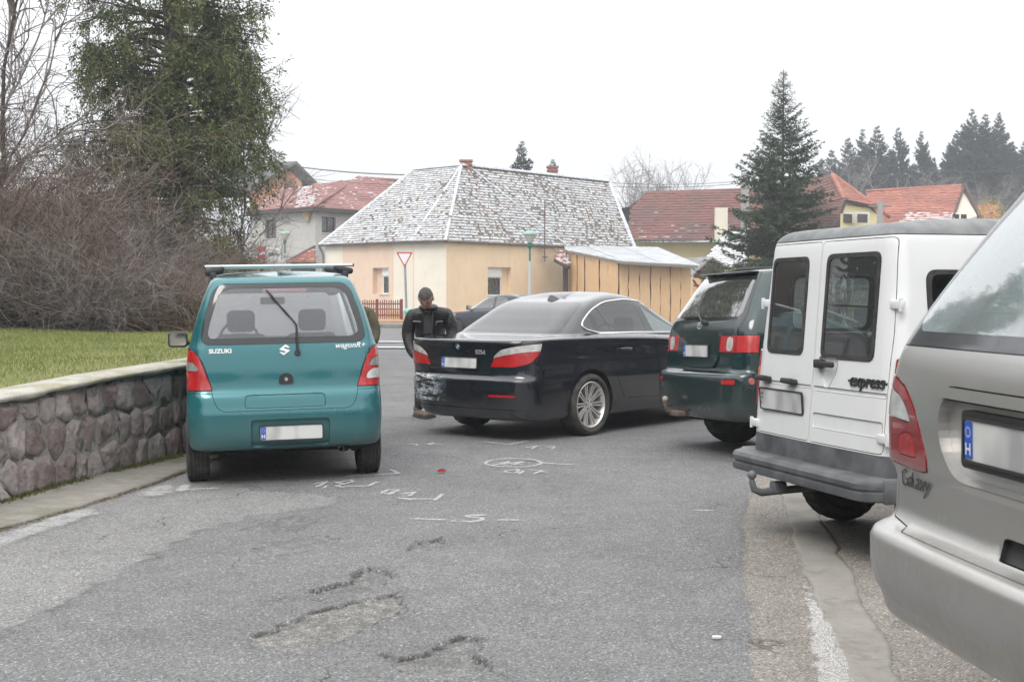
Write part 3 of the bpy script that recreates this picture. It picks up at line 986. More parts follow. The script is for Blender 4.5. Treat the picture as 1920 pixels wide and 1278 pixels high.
def ribbon(name, L, Rr, mat, zfun, nseg=3, wob=0.0, step=.12, thick=0.03, parent=None, seed=1):
	"""sheet between two polylines"""
	Ly = np.arange(min(p[1] for p in L), max(p[1] for p in L), step)
	V = []; F = []
	for k, y in enumerate(Ly):
		a = float(interp_x(L, y)); b = float(interp_x(Rr, y))
		wa = (float(fbm(y * 4,1.3, seed, 3)) - .5) * wob; wb = (float(fbm(y * 4,9.1, seed, 3)) - .5) * wob
		a += wa; b += wb
		row = [(a, y, float(zfun(a, y)) - thick)] + [(a + (b - a) * j / nseg, y, float(zfun(a + (b - a) * j / nseg, y))) for j in range(nseg + 1)] + [(b, y, float(zfun(b, y)) - thick)]
		V += row
	n = nseg + 3
	for k in range(len(Ly) - 1):
		for j in range(n - 1): F.append((k * n + j, k * n + j + 1,(k + 1) * n + j + 1,(k + 1) * n + j))
	return mesh_ob(name, V, F, mat, parent, True)
conc = NT('weathered concrete')
cc = conc.mix(conc.rng(conc.noise(7,6,.65),.3,.7),(.30,.285,.255),(.20,.185,.16))
cc = conc.mix(conc.rng(conc.noise(90,3),.45,.7,0,.45), cc, (.12,.11,.10))
cc = conc.mix(conc.rng(conc.noise(1.4,5,.7),.48,.62,0,.7), cc, (.13,.135,.08))
conc.set(col=cc, rough=.85); conc.bump(conc.noise(70,5),.35,.006)
CONC = conc.m
GUTW = [(x + .02, y) for x, y in WALL if y <= 24]
GUTG = [p for p in GUT if p[1] <= 24]
gl_ = ribbon('gutter', GUTW, GUTG, CONC, lambda x, y: float(road_z(x, y)) + .018 + .05 * max(0.0, float(interp_x(GUT, y)) - x) ** 1.2,6,.05,.08,.05)
tag(gl_, 'cracked concrete gutter strip along the foot of the stone wall', kind='structure')
ks = NT('sandy kerb concrete')
kc = ks.mix(ks.rng(ks.noise(5,6,.65),.3,.7),(.275,.26,.235),(.195,.185,.165))
kc = ks.mix(ks.rng(ks.voro(120),.10,.35,.75,0), kc, (.12,.105,.09)); kc = ks.mix(ks.rng(ks.noise(3,7,.7),.52,.62,0,.7), kc, (.15,.135,.12))
ks.set(col=kc, rough=.85); ks.bump(ks.noise(80,5),.3,.005)
kb = ribbon('kerb_strip', STRIP_L, STRIP_R, ks.m, lambda x, y: float(road_z(x, y)) - .004 + (float(fbm(x * 11, y * 11,3,3)) - .5) * .012,9,.07,.06,.05, seed=4)
tag(kb, 'flush concrete kerb strip beside the parked cars', kind='structure')
def worn(name, col, thr=.45, sc=26, soft=.12, sc2=120):
	t = NT(name)
	n = t.math('ADD', t.noise(sc, 6,.7), t.math('MULTIPLY', t.math('SUBTRACT', t.attr('fade', 'Fac'),.6),.42))
	a = t.math('MULTIPLY', t.rng(n, thr, thr + soft), t.rng(t.voro(130),.12,.50,1.0,.25))
	a = t.math('MULTIPLY', a, t.rng(t.noise(sc2,3),.30,.52,.35,.95))
	t.set(col=col, rough=.9, alpha=a)
	return t.m
CHALK = worn('chalk spray', (.78,.78,.78),.25,70,.22,90)
WORN = worn('worn white road paint', (.74,.74,.73),.42,16,.2,60)
WORN2 = worn('very worn white road paint', (.64,.64,.63),.45,9,.22,50)
def stroke_mesh(mb, pts, w, jit=.25, lift=.012, seed=0):
	w = w * 1.9
	rg = random.Random(seed * 97 + len(pts) * 13 + int(abs(pts[0][0]) * 7))
	P = [Vector(g2(*p)) for p in pts]
	Q = []
	for a, b in zip(P[:-1], P[1:]):
		k = max(1, int((b - a).length / .03)); Q += [a.lerp(b, i / k) for i in range(k)]
	Q.append(P[-1])
	v = []; n = len(Q)
	for i, p in enumerate(Q):
		t = (Q[min(i + 1, n - 1)] - Q[max(i - 1,0)])
		t = t.normalized() if t.length > 1e-6 else Vector((1,0))
		ww = w / 2 * (1 + rg.uniform(-jit, jit)) * (.5 if i in (0, n - 1) else 1)
		m = Vector((-t.y, t.x)) * ww
		for q in (p + m, p, p - m): v.append((q.x, q.y, float(road_z(q.x, q.y)) + lift))
	mb.fade = getattr(mb, 'fade', []) + [0,1.0,0] * n
	mb.add(v, [(3 * i + k, 3 * i + k + 1,3 * i + k + 4,3 * i + k + 3) for i in range(n - 1) for k in (0,1)])
def fade(o, vals):
	a = o.data.attributes.new('fade', 'FLOAT', 'POINT'); a.data.foreach_set('value', np.asarray(vals, dtype=np.float32)); return o
def chalk(label, strokes, w=.024):
	mb = MB()
	for i, s_ in enumerate(strokes):
		stroke_mesh(mb, [(560 + x / 3.556,800 + y / 3.556) for x, y in s_], w, seed=i)
	tag(fade(mb.build('chalk_mark', CHALK), mb.fade), label, 'chalk mark', 'chalk marks sprayed on the road')
oval = [(1430 + 185 * math.cos(a),245 + 26 * math.sin(a)) for a in np.linspace(0,2 * PI, 26)]
chalk('white chalk arrow line behind the right rear tyre of the teal hatchback', [[(310,340),(480,328),(672,318)],[(612,288),(668,320)]])
chalk('white chalk figures with a comma and a hooked line, left of the other chalk figures', [[(95,385),(190,370),(150,390),(115,404)],[(165,414),(188,396)],[(250,378),(350,362),(362,372),(250,398),(300,411)],[(240,372),(290,385)],[(300,401),(465,400),(525,374)]])
chalk('white chalk digits followed by a line and slanted tick', [[(550,450),(600,428),(670,430),(610,452),(545,450)],[(595,462),(640,452)],[(690,458),(780,442),(740,468),(690,470)],[(660,482),(745,486),(740,494),(700,490)],[(740,488),(905,488)],[(905,498),(960,458)]])
chalk('long dashed white chalk line with a digit 5 in its middle', [[(738,622),(985,628)],[(1255,594),(1120,599),(1135,608),(1228,612),(1215,630),(1150,640),(1070,635)],[(1008,640),(1052,632)],[(1312,626),(1490,626)]])
chalk('white chalk oval with scribbled figures inside and a tail line', [oval, [(1280,262),(1400,236),(1375,250),(1500,236),(1420,256),(1500,250)],[(1350,248),(1395,262)],[(1618,243),(1700,250),(1832,255)]])
chalk('small white chalk figures just below the chalk oval', [[(1380,296),(1465,288),(1455,312),(1385,310),(1378,298)],[(1465,324),(1500,298)],[(1530,290),(1625,296),(1570,320)],[(1590,303),(1665,308)]])
chalk('shallow white chalk V right under the black saloon', [[(1222,104),(1400,125),(1525,100)]])
chalk('white chalk figures with a dot, between the chalk V and the oval', [[(1510,146),(1588,135),(1555,156)],[(1605,157),(1628,154)],[(1640,141),(1708,138),(1690,157)]])
chalk('faint white chalk scribble beside the left rear of the black saloon', [[(730,124),(780,118),(792,133)],[(850,122),(905,110),(870,128)],[(880,124),(968,120)]])
mb = MB(); stroke_mesh(mb, [(343,915),(372,913),(410,912)],.03, seed=2); stroke_mesh(mb, [(350,905),(343,912),(338,918)],.05, seed=3)
tag(fade(mb.build('chalk_mark', CHALK), mb.fade), 'white chalk arrow beside the left rear tyre of the teal hatchback', 'chalk mark', 'chalk marks sprayed on the road')
mb = MB(); stroke_mesh(mb, [(1300,958),(1338,959)],.03, seed=5)
tag(fade(mb.build('chalk_mark', CHALK), mb.fade), 'short faint chalk dash alone in the right half of the road', 'chalk mark', 'chalk marks sprayed on the road')
def blob(name, poly, mat, label, cat, lift=.013, grp=None):
	P = [g2(*p) for p in poly]
	xs_ = np.arange(min(p[0] for p in P), max(p[0] for p in P),.04); ys_ = np.arange(min(p[1] for p in P), max(p[1] for p in P),.04)
	X, Y = np.meshgrid(xs_, ys_)
	sd_ = sdf(P, X, Y); keep = sd_ < .03
	V = []; fd = []; idx = -np.ones(X.shape, int); F = []
	ny, nx = X.shape
	for j in range(ny):
		for i in range(nx):
			if keep[j, i]:
				idx[j, i] = len(V); fd.append(float(np.clip((.03 - sd_[j, i]) / .14,0,1))); V.append((X[j, i], Y[j, i], float(road_z(X[j, i], Y[j, i])) + lift))
	for j in range(ny - 1):
		for i in range(nx - 1):
			q = (idx[j, i], idx[j, i + 1], idx[j + 1, i + 1], idx[j + 1, i])
			if min(q) >= 0: F.append(tuple(int(a) for a in q))
	return tag(fade(mesh_ob(name, V, F, mat), fd), label, kind='structure')
blob('worn_paint', [(-80,1035),(20,985),(100,957),(180,945),(200,958),(150,975),(80,995),(-60,1050)], WORN2, 'worn white paint at the road edge by the wall', 'marking')
blob('worn_paint', [(245,922),(275,908),(330,902),(345,912),(325,925),(270,932)], WORN2, 'worn white paint patch near the teal hatchback tyre', 'marking')
L1 = [g2(*p) for p in [(1506,1082),(1512,1120),(1520,1180),(1528,1240),(1535,1330),(1560,1500)]]
L2 = [g2(*p) for p in [(1524,1082),(1538,1130),(1560,1180),(1585,1240),(1618,1330),(1690,1500)]]
L1 = sorted(L1, key=lambda p: p[1]); L2 = sorted(L2, key=lambda p: p[1])
ys_ = np.arange(3.6,6.58,.03); V = []; F = []
for y in ys_:
	a = float(interp_x(L1, y)) + (float(fbm(y * 5,3,5,3)) - .5) * .05 - .02; b = float(interp_x(L2, y)) + (float(fbm(y * 5,7,5,3)) - .5) * .03
	for j in range(4): x = a + (b - a) * j / 3; V.append((x, y, float(road_z(x, y)) + .002))
for k in range(len(ys_) - 1):
	for j in range(3): F.append((k * 4 + j, k * 4 + j + 1, k * 4 + 5 + j, k * 4 + 4 + j))
tag(fade(mesh_ob('edge_line', V, F, worn('worn white edge line paint', (.76,.76,.75),.37,13,.16,60)),[(0,.9,1,.45)[i % 4] * min(1,(6.6 - V[i][1]) / .8) for i in range(len(V))]), 'ragged white edge line painted along the kerb strip', kind='structure')
blob('worn_paint', [(1472,940),(1483,945),(1486,975),(1478,978)], WORN, 'small white paint remnant on the kerb strip', 'marking')
for (pa, pb, w) in (((690,640.5),(765,641),.55),((676,650),(775,652.5),.7)):
	a, b = gp(*pa), gp(*pb); m = MB()
	m.quad((a.x - 3, a.y - w / 2,.014),(b.x + 4, b.y - w / 2,.014),(b.x + 4, b.y + w / 2,.014),(a.x - 3, a.y + w / 2,.014))
	tag(m.build('road_stripe', M('white stripe paint', (.72,.72,.70),.7, var=(.5,.5,.5), vs=3) if pa[1] < 645 else bpy.data.materials['white stripe paint']), 'white stripe across the side street', kind='structure')
m = MB(); p = gp(828,886); m.prism([(-.03,-.02),(.035,-.015),(.01,.03),(-.02,.02)],.012,.03, Matrix.Translation(p))
tag(m.build('lamp_fragment', MAT['red_lens']), 'small red broken lamp fragment lying on the road', 'debris')
m = MB(); p = gp(1343,1198); m.prism([(-.02,-.008),(.018,-.012),(.022,.004),(-.012,.01)],.008,.016, Matrix.Translation(p))
tag(m.build('paper_scrap', MAT['white']), 'tiny white scrap on the asphalt', 'litter')
V = []; F = []
rg = np.random.default_rng(5)
pts = []
for poly, n in ((P_BIG, 260),(P_TOP, 220),(P_LOW, 160),(P_SML, 60)):
	cx = np.mean([p[0] for p in poly]); cy = np.mean([p[1] for p in poly])
	sx = np.ptp([p[0] for p in poly]) * .6; sy = np.ptp([p[1] for p in poly]) * .6
	pts += [(cx + rg.uniform(-sx, sx), cy + rg.uniform(-sy, sy), rg.uniform(.003,.009)) for _ in range(n)]
for _ in range(700):
	y = rg.uniform(3.9,12); x = float(interp_x(NEW_EDGE, y)) + abs(rg.normal(0,.45)) + .02; pts.append((x, y, rg.uniform(.003,.008)))
for _ in range(500):
	y = rg.uniform(4.6,12); x = rg.uniform(-3,1.2); pts.append((x, y, rg.uniform(.002,.006)))
for (x, y, r) in pts:
	z = float(road_z(x, y)) - (.016 if x > float(interp_x(NEW_EDGE, y)) else .004); k = len(V); a = rg.uniform(0,6.28)
	for j in range(4):
		V.append((x + r * math.cos(a + j * PI / 2) * rg.uniform(.7,1.2), y + r * math.sin(a + j * PI / 2) * rg.uniform(.7,1.2), z + r * .4))
	V.append((x, y, z + r * 1.3 + .004))
	F += [(k + j, k + (j + 1) % 4, k + 4) for j in range(4)]
tag(mesh_ob('gravel', V, F, M('loose grit', (.26,.24,.22),.9, var=(.16,.15,.14), vs=30)), 'loose grit and small stones on the road', kind='stuff')
def poly_len(pts):
	s = [0]
	for a, b in zip(pts[:-1], pts[1:]): s.append(s[-1] + math.hypot(b[0] - a[0], b[1] - a[1]))
	return s
WS = poly_len(WALL)
def wall_pt(u, off=0.0):
	"""point on the wall line at arc length u; off>0 towards the road"""
	i = max(0, min(len(WS) - 2, int(np.searchsorted(WS, u) - 1)))
	a, b = Vector(WALL[i]), Vector(WALL[i + 1])
	t = (u - WS[i]) / (WS[i + 1] - WS[i])
	d0 = (b - a).normalized()
	j = min(i + 1, len(WALL) - 2); h = max(i - 1,0)
	dn = (Vector(WALL[j + 1]) - Vector(WALL[j])).normalized(); dp = (Vector(WALL[h + 1]) - Vector(WALL[h])).normalized()
	d = (d0 + (dn * max(0, t - .5) + dp * max(0,.5 - t))).normalized()
	n = Vector((d.y, -d.x))
	p = a.lerp(b, t) + n * off
	return Vector((p.x, p.y, 0)), Vector((n.x, n.y, 0))
def wall_top(y):
	return float(np.interp(y, [1,6,9.09,10.63,12,24],[.66,.71,.752,.81,.85,.80]))
wroot = empty('stone_wall', (WALL[4][0], WALL[4][1],0), label='low retaining wall of pinkish rough stones with a mossy concrete coping', cat='wall')
U0, U1 = 0.3,26.0
V = []; F = []
us = np.arange(U0, U1,.12)
for u in us:
	p, n = wall_pt(u, .006); y = p.y; zt = wall_top(y)
	for k in range(6):
		z = -.08 + (zt + .06) * k / 5
		q = p + n * (-.03 * k / 5 + (float(fbm(u * 9, z * 9,3,3)) - .5) * .035)
		V.append((q.x, q.y, z))
	q = p - n * .45; V.append((q.x, q.y, zt - .02))
for i in range(len(us) - 1):
	for k in range(6): F.append((i * 7 + k, (i + 1) * 7 + k, (i + 1) * 7 + k + 1, i * 7 + k + 1))
mo = NT('rough mortar')
mc = mo.mix(mo.rng(mo.noise(16,6,.65),.3,.7),(.40,.385,.355),(.22,.21,.19))
mc = mo.mix(mo.rng(mo.noise(5,5,.7),.50,.60,0,.85), mc, (.035,.045,.018))
mo.set(col=mc, rough=.95); mo.bump(mo.noise(50,5),.6,.012)
mesh_ob('mortar', V, F, mo.m, wroot, True, world=True)
st = NT('porphyry stone')
n1 = st.noise(9,7,.65)
sc_ = st.mix(st.rng(n1,.3,.7),(.51,.42,.40),(.34,.28,.265))
sc_ = st.mix(st.rng(st.noise(60,4),.45,.75,0,.5), sc_, (.40,.35,.34))
sc_ = st.mix(st.rng(st.noise(3.2,5,.7, dist=.4),.56,.66,0,.55), sc_, (.09,.09,.06))
hsv = st.node('ShaderNodeHueSaturation'); st.l.new(sc_, hsv.inputs['Color'])
st.l.new(st.rng(st.rand(),0,1,.72,1.3), hsv.inputs['Value']); st.l.new(st.rng(st.rand(),0,1,1.25,.7), hsv.inputs['Saturation'])
st.set(col=hsv.outputs[0], rough=.9); st.bump(st.math('ADD', st.noise(20,9,.75, dist=.5), st.math('MULTIPLY', st.voro(16),.5)),1.0,.045)
rg = random.Random(12)
seeds = []
u = U0
rows = 3
colw = .25
nu = int((U1 - U0) / colw)
for i in range(nu + 1):
	for r_ in range(rows):
		uu = U0 + (i + (.5 if r_ % 2 else 0) + rg.uniform(-.36,.36)) * colw
		zz = (r_ + .5 + rg.uniform(-.27,.27)) / rows * .80 - .02
		seeds.append((uu, zz))
def clip(poly, nx_, nz_, c):
	out = []
	for i in range(len(poly)):
		a, b = poly[i], poly[(i + 1) % len(poly)]
		da = a[0] * nx_ + a[1] * nz_ - c; db = b[0] * nx_ + b[1] * nz_ - c
		if da <= 0: out.append(a)
		if (da < 0 < db) or (db < 0 < da):
			t = da / (da - db); out.append((a[0] + (b[0] - a[0]) * t, a[1] + (b[1] - a[1]) * t))
	return out
for (su, sz) in seeds:
	p0, _ = wall_pt(su)
	if p0.y > 24: continue
	zt = wall_top(p0.y) - .065
	cell = [(su - .4,-.05),(su + .4,-.05),(su + .4, zt),(su - .4, zt)]
	for (tu, tz) in seeds:
		if (tu, tz) == (su, sz) or abs(tu - su) > .75: continue
		nx_, nz_ = tu - su, (tz - sz) * 1.15; l = math.hypot(nx_, nz_)
		mx, mz = (su + tu) / 2,(sz + tz) / 2
		cell = clip(cell, nx_ / l, nz_ / l, (mx * nx_ + mz * nz_) / l)
		if len(cell) < 3: break
	if len(cell) < 3: continue
	cx = sum(c[0] for c in cell) / len(cell); cz = sum(c[1] for c in cell) / len(cell)
	g = rg.uniform(.009,.020)
	cell = rpoly(inset(cell, g),.020,2)
	if max(c[0] for c in cell) - min(c[0] for c in cell) < .08: continue
	n = len(cell); V = []; F = []
	bul = rg.uniform(.016,.032); tilt = (rg.uniform(-.12,.12), rg.uniform(-.12,.12))
	for ring_i, (k, dep) in enumerate(((1.0,-.04),(.985,.02),(.90,.75),(.5,1.0))):
		for (a, b) in cell:
			uu = cx + (a - cx) * k + (rg.uniform(-.006,.006) if ring_i else 0); zz = cz + (b - cz) * k + (rg.uniform(-.006,.006) if ring_i else 0)
			d = -.04 if dep < 0 else (bul * dep + (a - cx) * tilt[0] * dep + (b - cz) * tilt[1] * dep + rg.uniform(-.007,.007) * (ring_i > 1))
			p, nn = wall_pt(uu, 0); q = p + nn * (d - .03 * zz)
			V.append((q.x, q.y, zz))
	p, nn = wall_pt(cx, 0); q = p + nn * (bul - .03 * cz); V.append((q.x, q.y, cz))
	for rr in range(3):
		for i in range(n): F.append((rr * n + i, rr * n + (i + 1) % n, (rr + 1) * n + (i + 1) % n, (rr + 1) * n + i))
	for i in range(n): F.append((3 * n + i, 3 * n + (i + 1) % n, 4 * n))
	F = [tuple(reversed(f)) for f in F] if False else F
	mesh_ob('stone', V, F, st.m, wroot, True, world=True)
cp = NT('mossy coping concrete')
c1 = cp.mix(cp.rng(cp.noise(5,6,.65),.3,.7),(.52,.50,.45),(.34,.32,.28))
c1 = cp.mix(cp.rng(cp.noise(3.0,6,.7),.50,.62,0,.65), c1,(.26,.25,.12))
c1 = cp.mix(cp.rng(cp.noise(70,3),.5,.7,0,.5), c1,(.14,.13,.11))
cp.set(col=c1, rough=.9); cp.bump(cp.noise(60,5),.5,.008)
V = []; F = []
us = np.arange(U0, U1,.05)
for u in us:
	p, n = wall_pt(u); zt = wall_top(p.y)
	e = .035 + (float(fbm(u * 5,.5,8,4)) - .5) * .06; lo = .040 + (float(fbm(u * 4,5.5,8,4)) - .5) * .05
	for off, z in ((e - .06, zt - lo - .01),(e, zt - lo),(e + .012, zt - .015),(e - .01, zt),(-.14, zt + .012 + (float(fbm(u * 3,2,9,2)) - .5) * .01),(-.30, zt + .008),(-.33, zt - .05)):
		q = p + n * off; V.append((q.x, q.y, z))
n_ = 7
for i in range(len(us) - 1):
	for k in range(n_ - 1): F.append((i * n_ + k, (i + 1) * n_ + k, (i + 1) * n_ + k + 1, i * n_ + k + 1))
mesh_ob('coping', V, F, cp.m, wroot, True, world=True)
def wall_x(y): return interp_x([p for p in WALL if p[1] <= 30], y)
def lawn_z(X, Y):
	base = np.interp(Y, [1,6,9,12,20,30,60],[.63,.68,.73,.82,.90,1.0,1.2])
	d = np.clip(wall_x(Y) - X - .3,0,30)
	return base + .02 * np.minimum(d, 6) + (fbm(X * .8, Y * .8,4,3) - .5) * .06 * np.clip(d, 0,1)
ys_ = np.concatenate([np.arange(1,22,.3), np.arange(22,36,.7)]); V = []; F = []
nxl = 46
for y in ys_:
	x0 = float(wall_x(min(y, 30))) - .30 - max(0,(y - 30)) * 1.2
	for k in range(nxl):
		x = x0 - (k / (nxl - 1)) ** 1.7 * 40
		V.append((x, y, float(lawn_z(np.array(x), np.array(y)))))
for j in range(len(ys_) - 1):
	for k in range(nxl - 1): F.append((j * nxl + k, (j + 1) * nxl + k, (j + 1) * nxl + k + 1, j * nxl + k + 1))
lw = NT('winter lawn soil')
lc_ = lw.mix(lw.rng(lw.noise(1.3,6,.65),.35,.65),(.13,.16,.04),(.20,.19,.07))
lc_ = lw.mix(lw.rng(lw.noise(30,4),.5,.7,0,.6), lc_, (.09,.075,.045))
lw.set(col=lc_, rough=.95); lw.bump(lw.noise(40,5),.5,.02)
tag(mesh_ob('lawn', V, F, lw.m, None, True), 'grassy bank above the stone wall', kind='structure')
def blades(name, X, Y, Z, h, w, mat, lean=.5, label=None, parent=None, world=False, seed=1):
	r = np.random.default_rng(seed); n = len(X)
	a = r.uniform(0,2 * PI, n); l = r.uniform(0, lean, n) * h
	b = r.uniform(0,2 * PI, n)
	dx, dy = np.cos(a) * w / 2, np.sin(a) * w / 2
	p0 = np.stack([X - dx, Y - dy, Z],1); p1 = np.stack([X + dx, Y + dy, Z],1); p2 = np.stack([X + np.cos(b) * l, Y + np.sin(b) * l, Z + h],1)
	V = np.stack([p0, p1, p2],1).reshape(-1,3)
	F = np.arange(3 * n).reshape(n, 3)
	o = np_mesh(name, V, F, mat, parent, world=world)
	if label: tag(o, label)
	o['kind'] = 'stuff'
	return o
def grassmat(name, a, b, c):
	t = NT(name)
	rnd = t.node('ShaderNodeNewGeometry').outputs['Random Per Island']
	x = t.mix(t.rng(t.noise(.9,5,.65),.38,.62), a, b)
	x = t.mix(t.rng(rnd, .45,1.0,0,.9), x, c)
	t.set(col=x, rough=.75, spec=.25)
	return t.m
r = np.random.default_rng(3)
N = 150000
Yg = 5 + 15.5 * r.random(N) ** .9
dg = r.random(N) ** .75 * 7.0
Xg = wall_x(Yg) - .22 - dg
keep = (Xg / Yg > -.52)
Xg, Yg = Xg[keep], Yg[keep]
Zg = lawn_z(Xg, Yg) - .005
patch = fbm(Xg * 1.6, Yg * 1.6,21,3)
hg = r.uniform(.02,.048, len(Xg)) * (.6 + patch)
GM_ = grassmat('lawn grass', (.125,.185,.04),(.23,.25,.08),(.38,.35,.17))
blades('grass', Xg, Yg, Zg, hg, r.uniform(.006,.012, len(Xg)), GM_, .8, 'short patchy winter grass on the lawn')
N = 9000
ug = r.uniform(5,13.5, N)
cl = fbm(ug * 2.2, ug * 0 + 1,33,3); k = cl > .46
ug = ug[k]
PW = [wall_pt(float(u)) for u in ug]
off = np.abs(r.normal(0,.04, len(ug))) + .015
Xw = np.array([p.x + n.x * o for (p, n), o in zip(PW, off)]); Yw = np.array([p.y + n.y * o for (p, n), o in zip(PW, off)])
Zw = np.array([float(road_z(x, y)) for x, y in zip(Xw, Yw)]) + .03
blades('moss', Xw, Yw, Zw, r.uniform(.01,.05, len(Xw)), r.uniform(.008,.018, len(Xw)), grassmat('moss and weeds', (.07,.10,.02),(.11,.12,.03),(.16,.13,.06)),1.2, 'moss and small weeds along the foot of the stone wall')
N = 2600
yg = r.uniform(5.5,13, N); xg = interp_x(GUT, yg) + r.normal(0,.03, N)
blades('leaf_litter', xg, yg, np.array([float(road_z(a, b)) for a, b in zip(xg, yg)]) + .008, r.uniform(.004,.012, N), r.uniform(.008,.02, N), grassmat('dead leaf crumbs', (.14,.09,.05),(.10,.07,.04),(.20,.13,.07)),2.0, 'brown leaf crumbs in the gutter joint')
def V3(p, z): return Vector((p[0], p[1], z))
def plaster(name, a, b=None, dirt=.25):
	t = NT(name)
	c = t.mix(t.rng(t.noise(.8,5,.6),.35,.65), a, b or tuple(x * .93 for x in a))
	c = t.mix(t.math('MULTIPLY', t.rng(t.noise(3.5,6,.7, coord=t.coord('Object', (1,1,.35))),.5,.72), dirt), c, tuple(x * .62 for x in a))
	t.set(col=c, rough=.9); t.bump(t.noise(35,4),.15,.01)
	return t.m
def wall(mb_wall, p0, p1, z0, z1, openings=(), depth=.3, mb_rev=None):
	"""outer wall face p0->p1 with real openings (s0,s1,z0,z1); reveals go inwards (left of direction)"""
	p0, p1 = Vector(p0).to_2d(), Vector(p1).to_2d()
	d = (p1 - p0); L = d.length; d.normalize(); n = Vector((-d.y, d.x))
	ss_ = sorted({0.0, L, *[o[0] for o in openings], *[o[1] for o in openings]})
	zs = sorted({z0, z1, *[o[2] for o in openings], *[o[3] for o in openings]})
	def P(s, z, k=0.0): q = p0 + d * s + n * k; return Vector((q.x, q.y, z))
	for i in range(len(ss_) - 1):
		for j in range(len(zs) - 1):
			cs, cz = (ss_[i] + ss_[i + 1]) / 2,(zs[j] + zs[j + 1]) / 2
			if any(o[0] < cs < o[1] and o[2] < cz < o[3] for o in openings): continue
			mb_wall.quad(P(ss_[i], zs[j]), P(ss_[i + 1], zs[j]), P(ss_[i + 1], zs[j + 1]), P(ss_[i], zs[j + 1]))
	rv = mb_rev or mb_wall
	for o in openings:
		a, b, c, e = o
		rv.quad(P(a, c), P(a, c, depth), P(a, e, depth), P(a, e)); rv.quad(P(b, c, depth), P(b, c), P(b, e), P(b, e, depth))
		rv.quad(P(a, c), P(b, c), P(b, c, depth), P(a, c, depth)); rv.quad(P(a, e, depth), P(b, e, depth), P(b, e), P(a, e))
	return P
def window(root, P, o, depth, framemat, shutter=0.0, curtain=True, sill=True, mull=1, mode='window'):
	"""frame, sashes, pane, curtain set at `depth` in opening o"""
	a, b, c, e = o
	f = MB(); w = .06
	def bar(s0, s1, z0, z1, k0, k1, mb):
		v = [P(s, z, k) for s in (s0, s1) for z in (z0, z1) for k in (k0, k1)]
		mb.add(v, [(0,1,3,2),(4,6,7,5),(0,4,5,1),(2,3,7,6),(0,2,6,4),(1,5,7,3)])
	top = e - shutter
	k0, k1 = depth - .07, depth
	bar(a, b, c, c + w, k0, k1, f); bar(a, b, top - w, top, k0, k1, f); bar(a, a + w, c + w, top - w, k0, k1, f); bar(b - w, b, c + w, top - w, k0, k1, f)
	for m in range(1, mull + 1):
		s = a + (b - a) * m / (mull + 1); bar(s - .03, s + .03, c + w, top - w, k0 + .005, k1, f)
	fo = f.build(mode, framemat, root, world=True)
	g = MB(); g.quad(P(a + w, c + w, k1 - .03), P(b - w, c + w, k1 - .03), P(b - w, top - w, k1 - .03), P(a + w, top - w, k1 - .03))
	g.build('pane', WPANE, fo)
	if curtain:
		q = MB(); n = 14
		for i in range(n):
			s0 = a + (b - a) * i / n; s1 = a + (b - a) * (i + 1) / n
			q.quad(P(s0, c, depth + .06 + .02 * (i % 2)), P(s1, c, depth + .06 + .02 * ((i + 1) % 2)), P(s1, top, depth + .06 + .02 * ((i + 1) % 2)), P(s0, top, depth + .06 + .02 * (i % 2)))
		q.build('curtain', CURT, fo)
	if shutter:
		r_ = MB(); bar(a, b, top, e, k0 - .04, k1, r_); r_.build('shutter_box', MAT['white'], fo)
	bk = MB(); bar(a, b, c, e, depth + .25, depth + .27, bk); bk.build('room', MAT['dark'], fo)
	if sill:
		s_ = MB(); bar(a - .04, b + .04, c - .04, c + .01,-.06, depth - .06, s_); s_.build('sill', SILL, fo)
	return fo
WPANE = glass('house window glass', (.72,.76,.76), refl=1.6)
CURT = M('lace curtain', (.45,.46,.47),.9, var=(.15,.155,.165), vs=9, lo=.42, hi=.6)
SILL = M('white painted sill', (.70,.70,.69),.6)
GUTM = M('zinc gutter', (.20,.21,.22),.45,.5, var=(.13,.13,.14), vs=3)
def pip1(poly, x, y):
	return pip(poly, x, y)
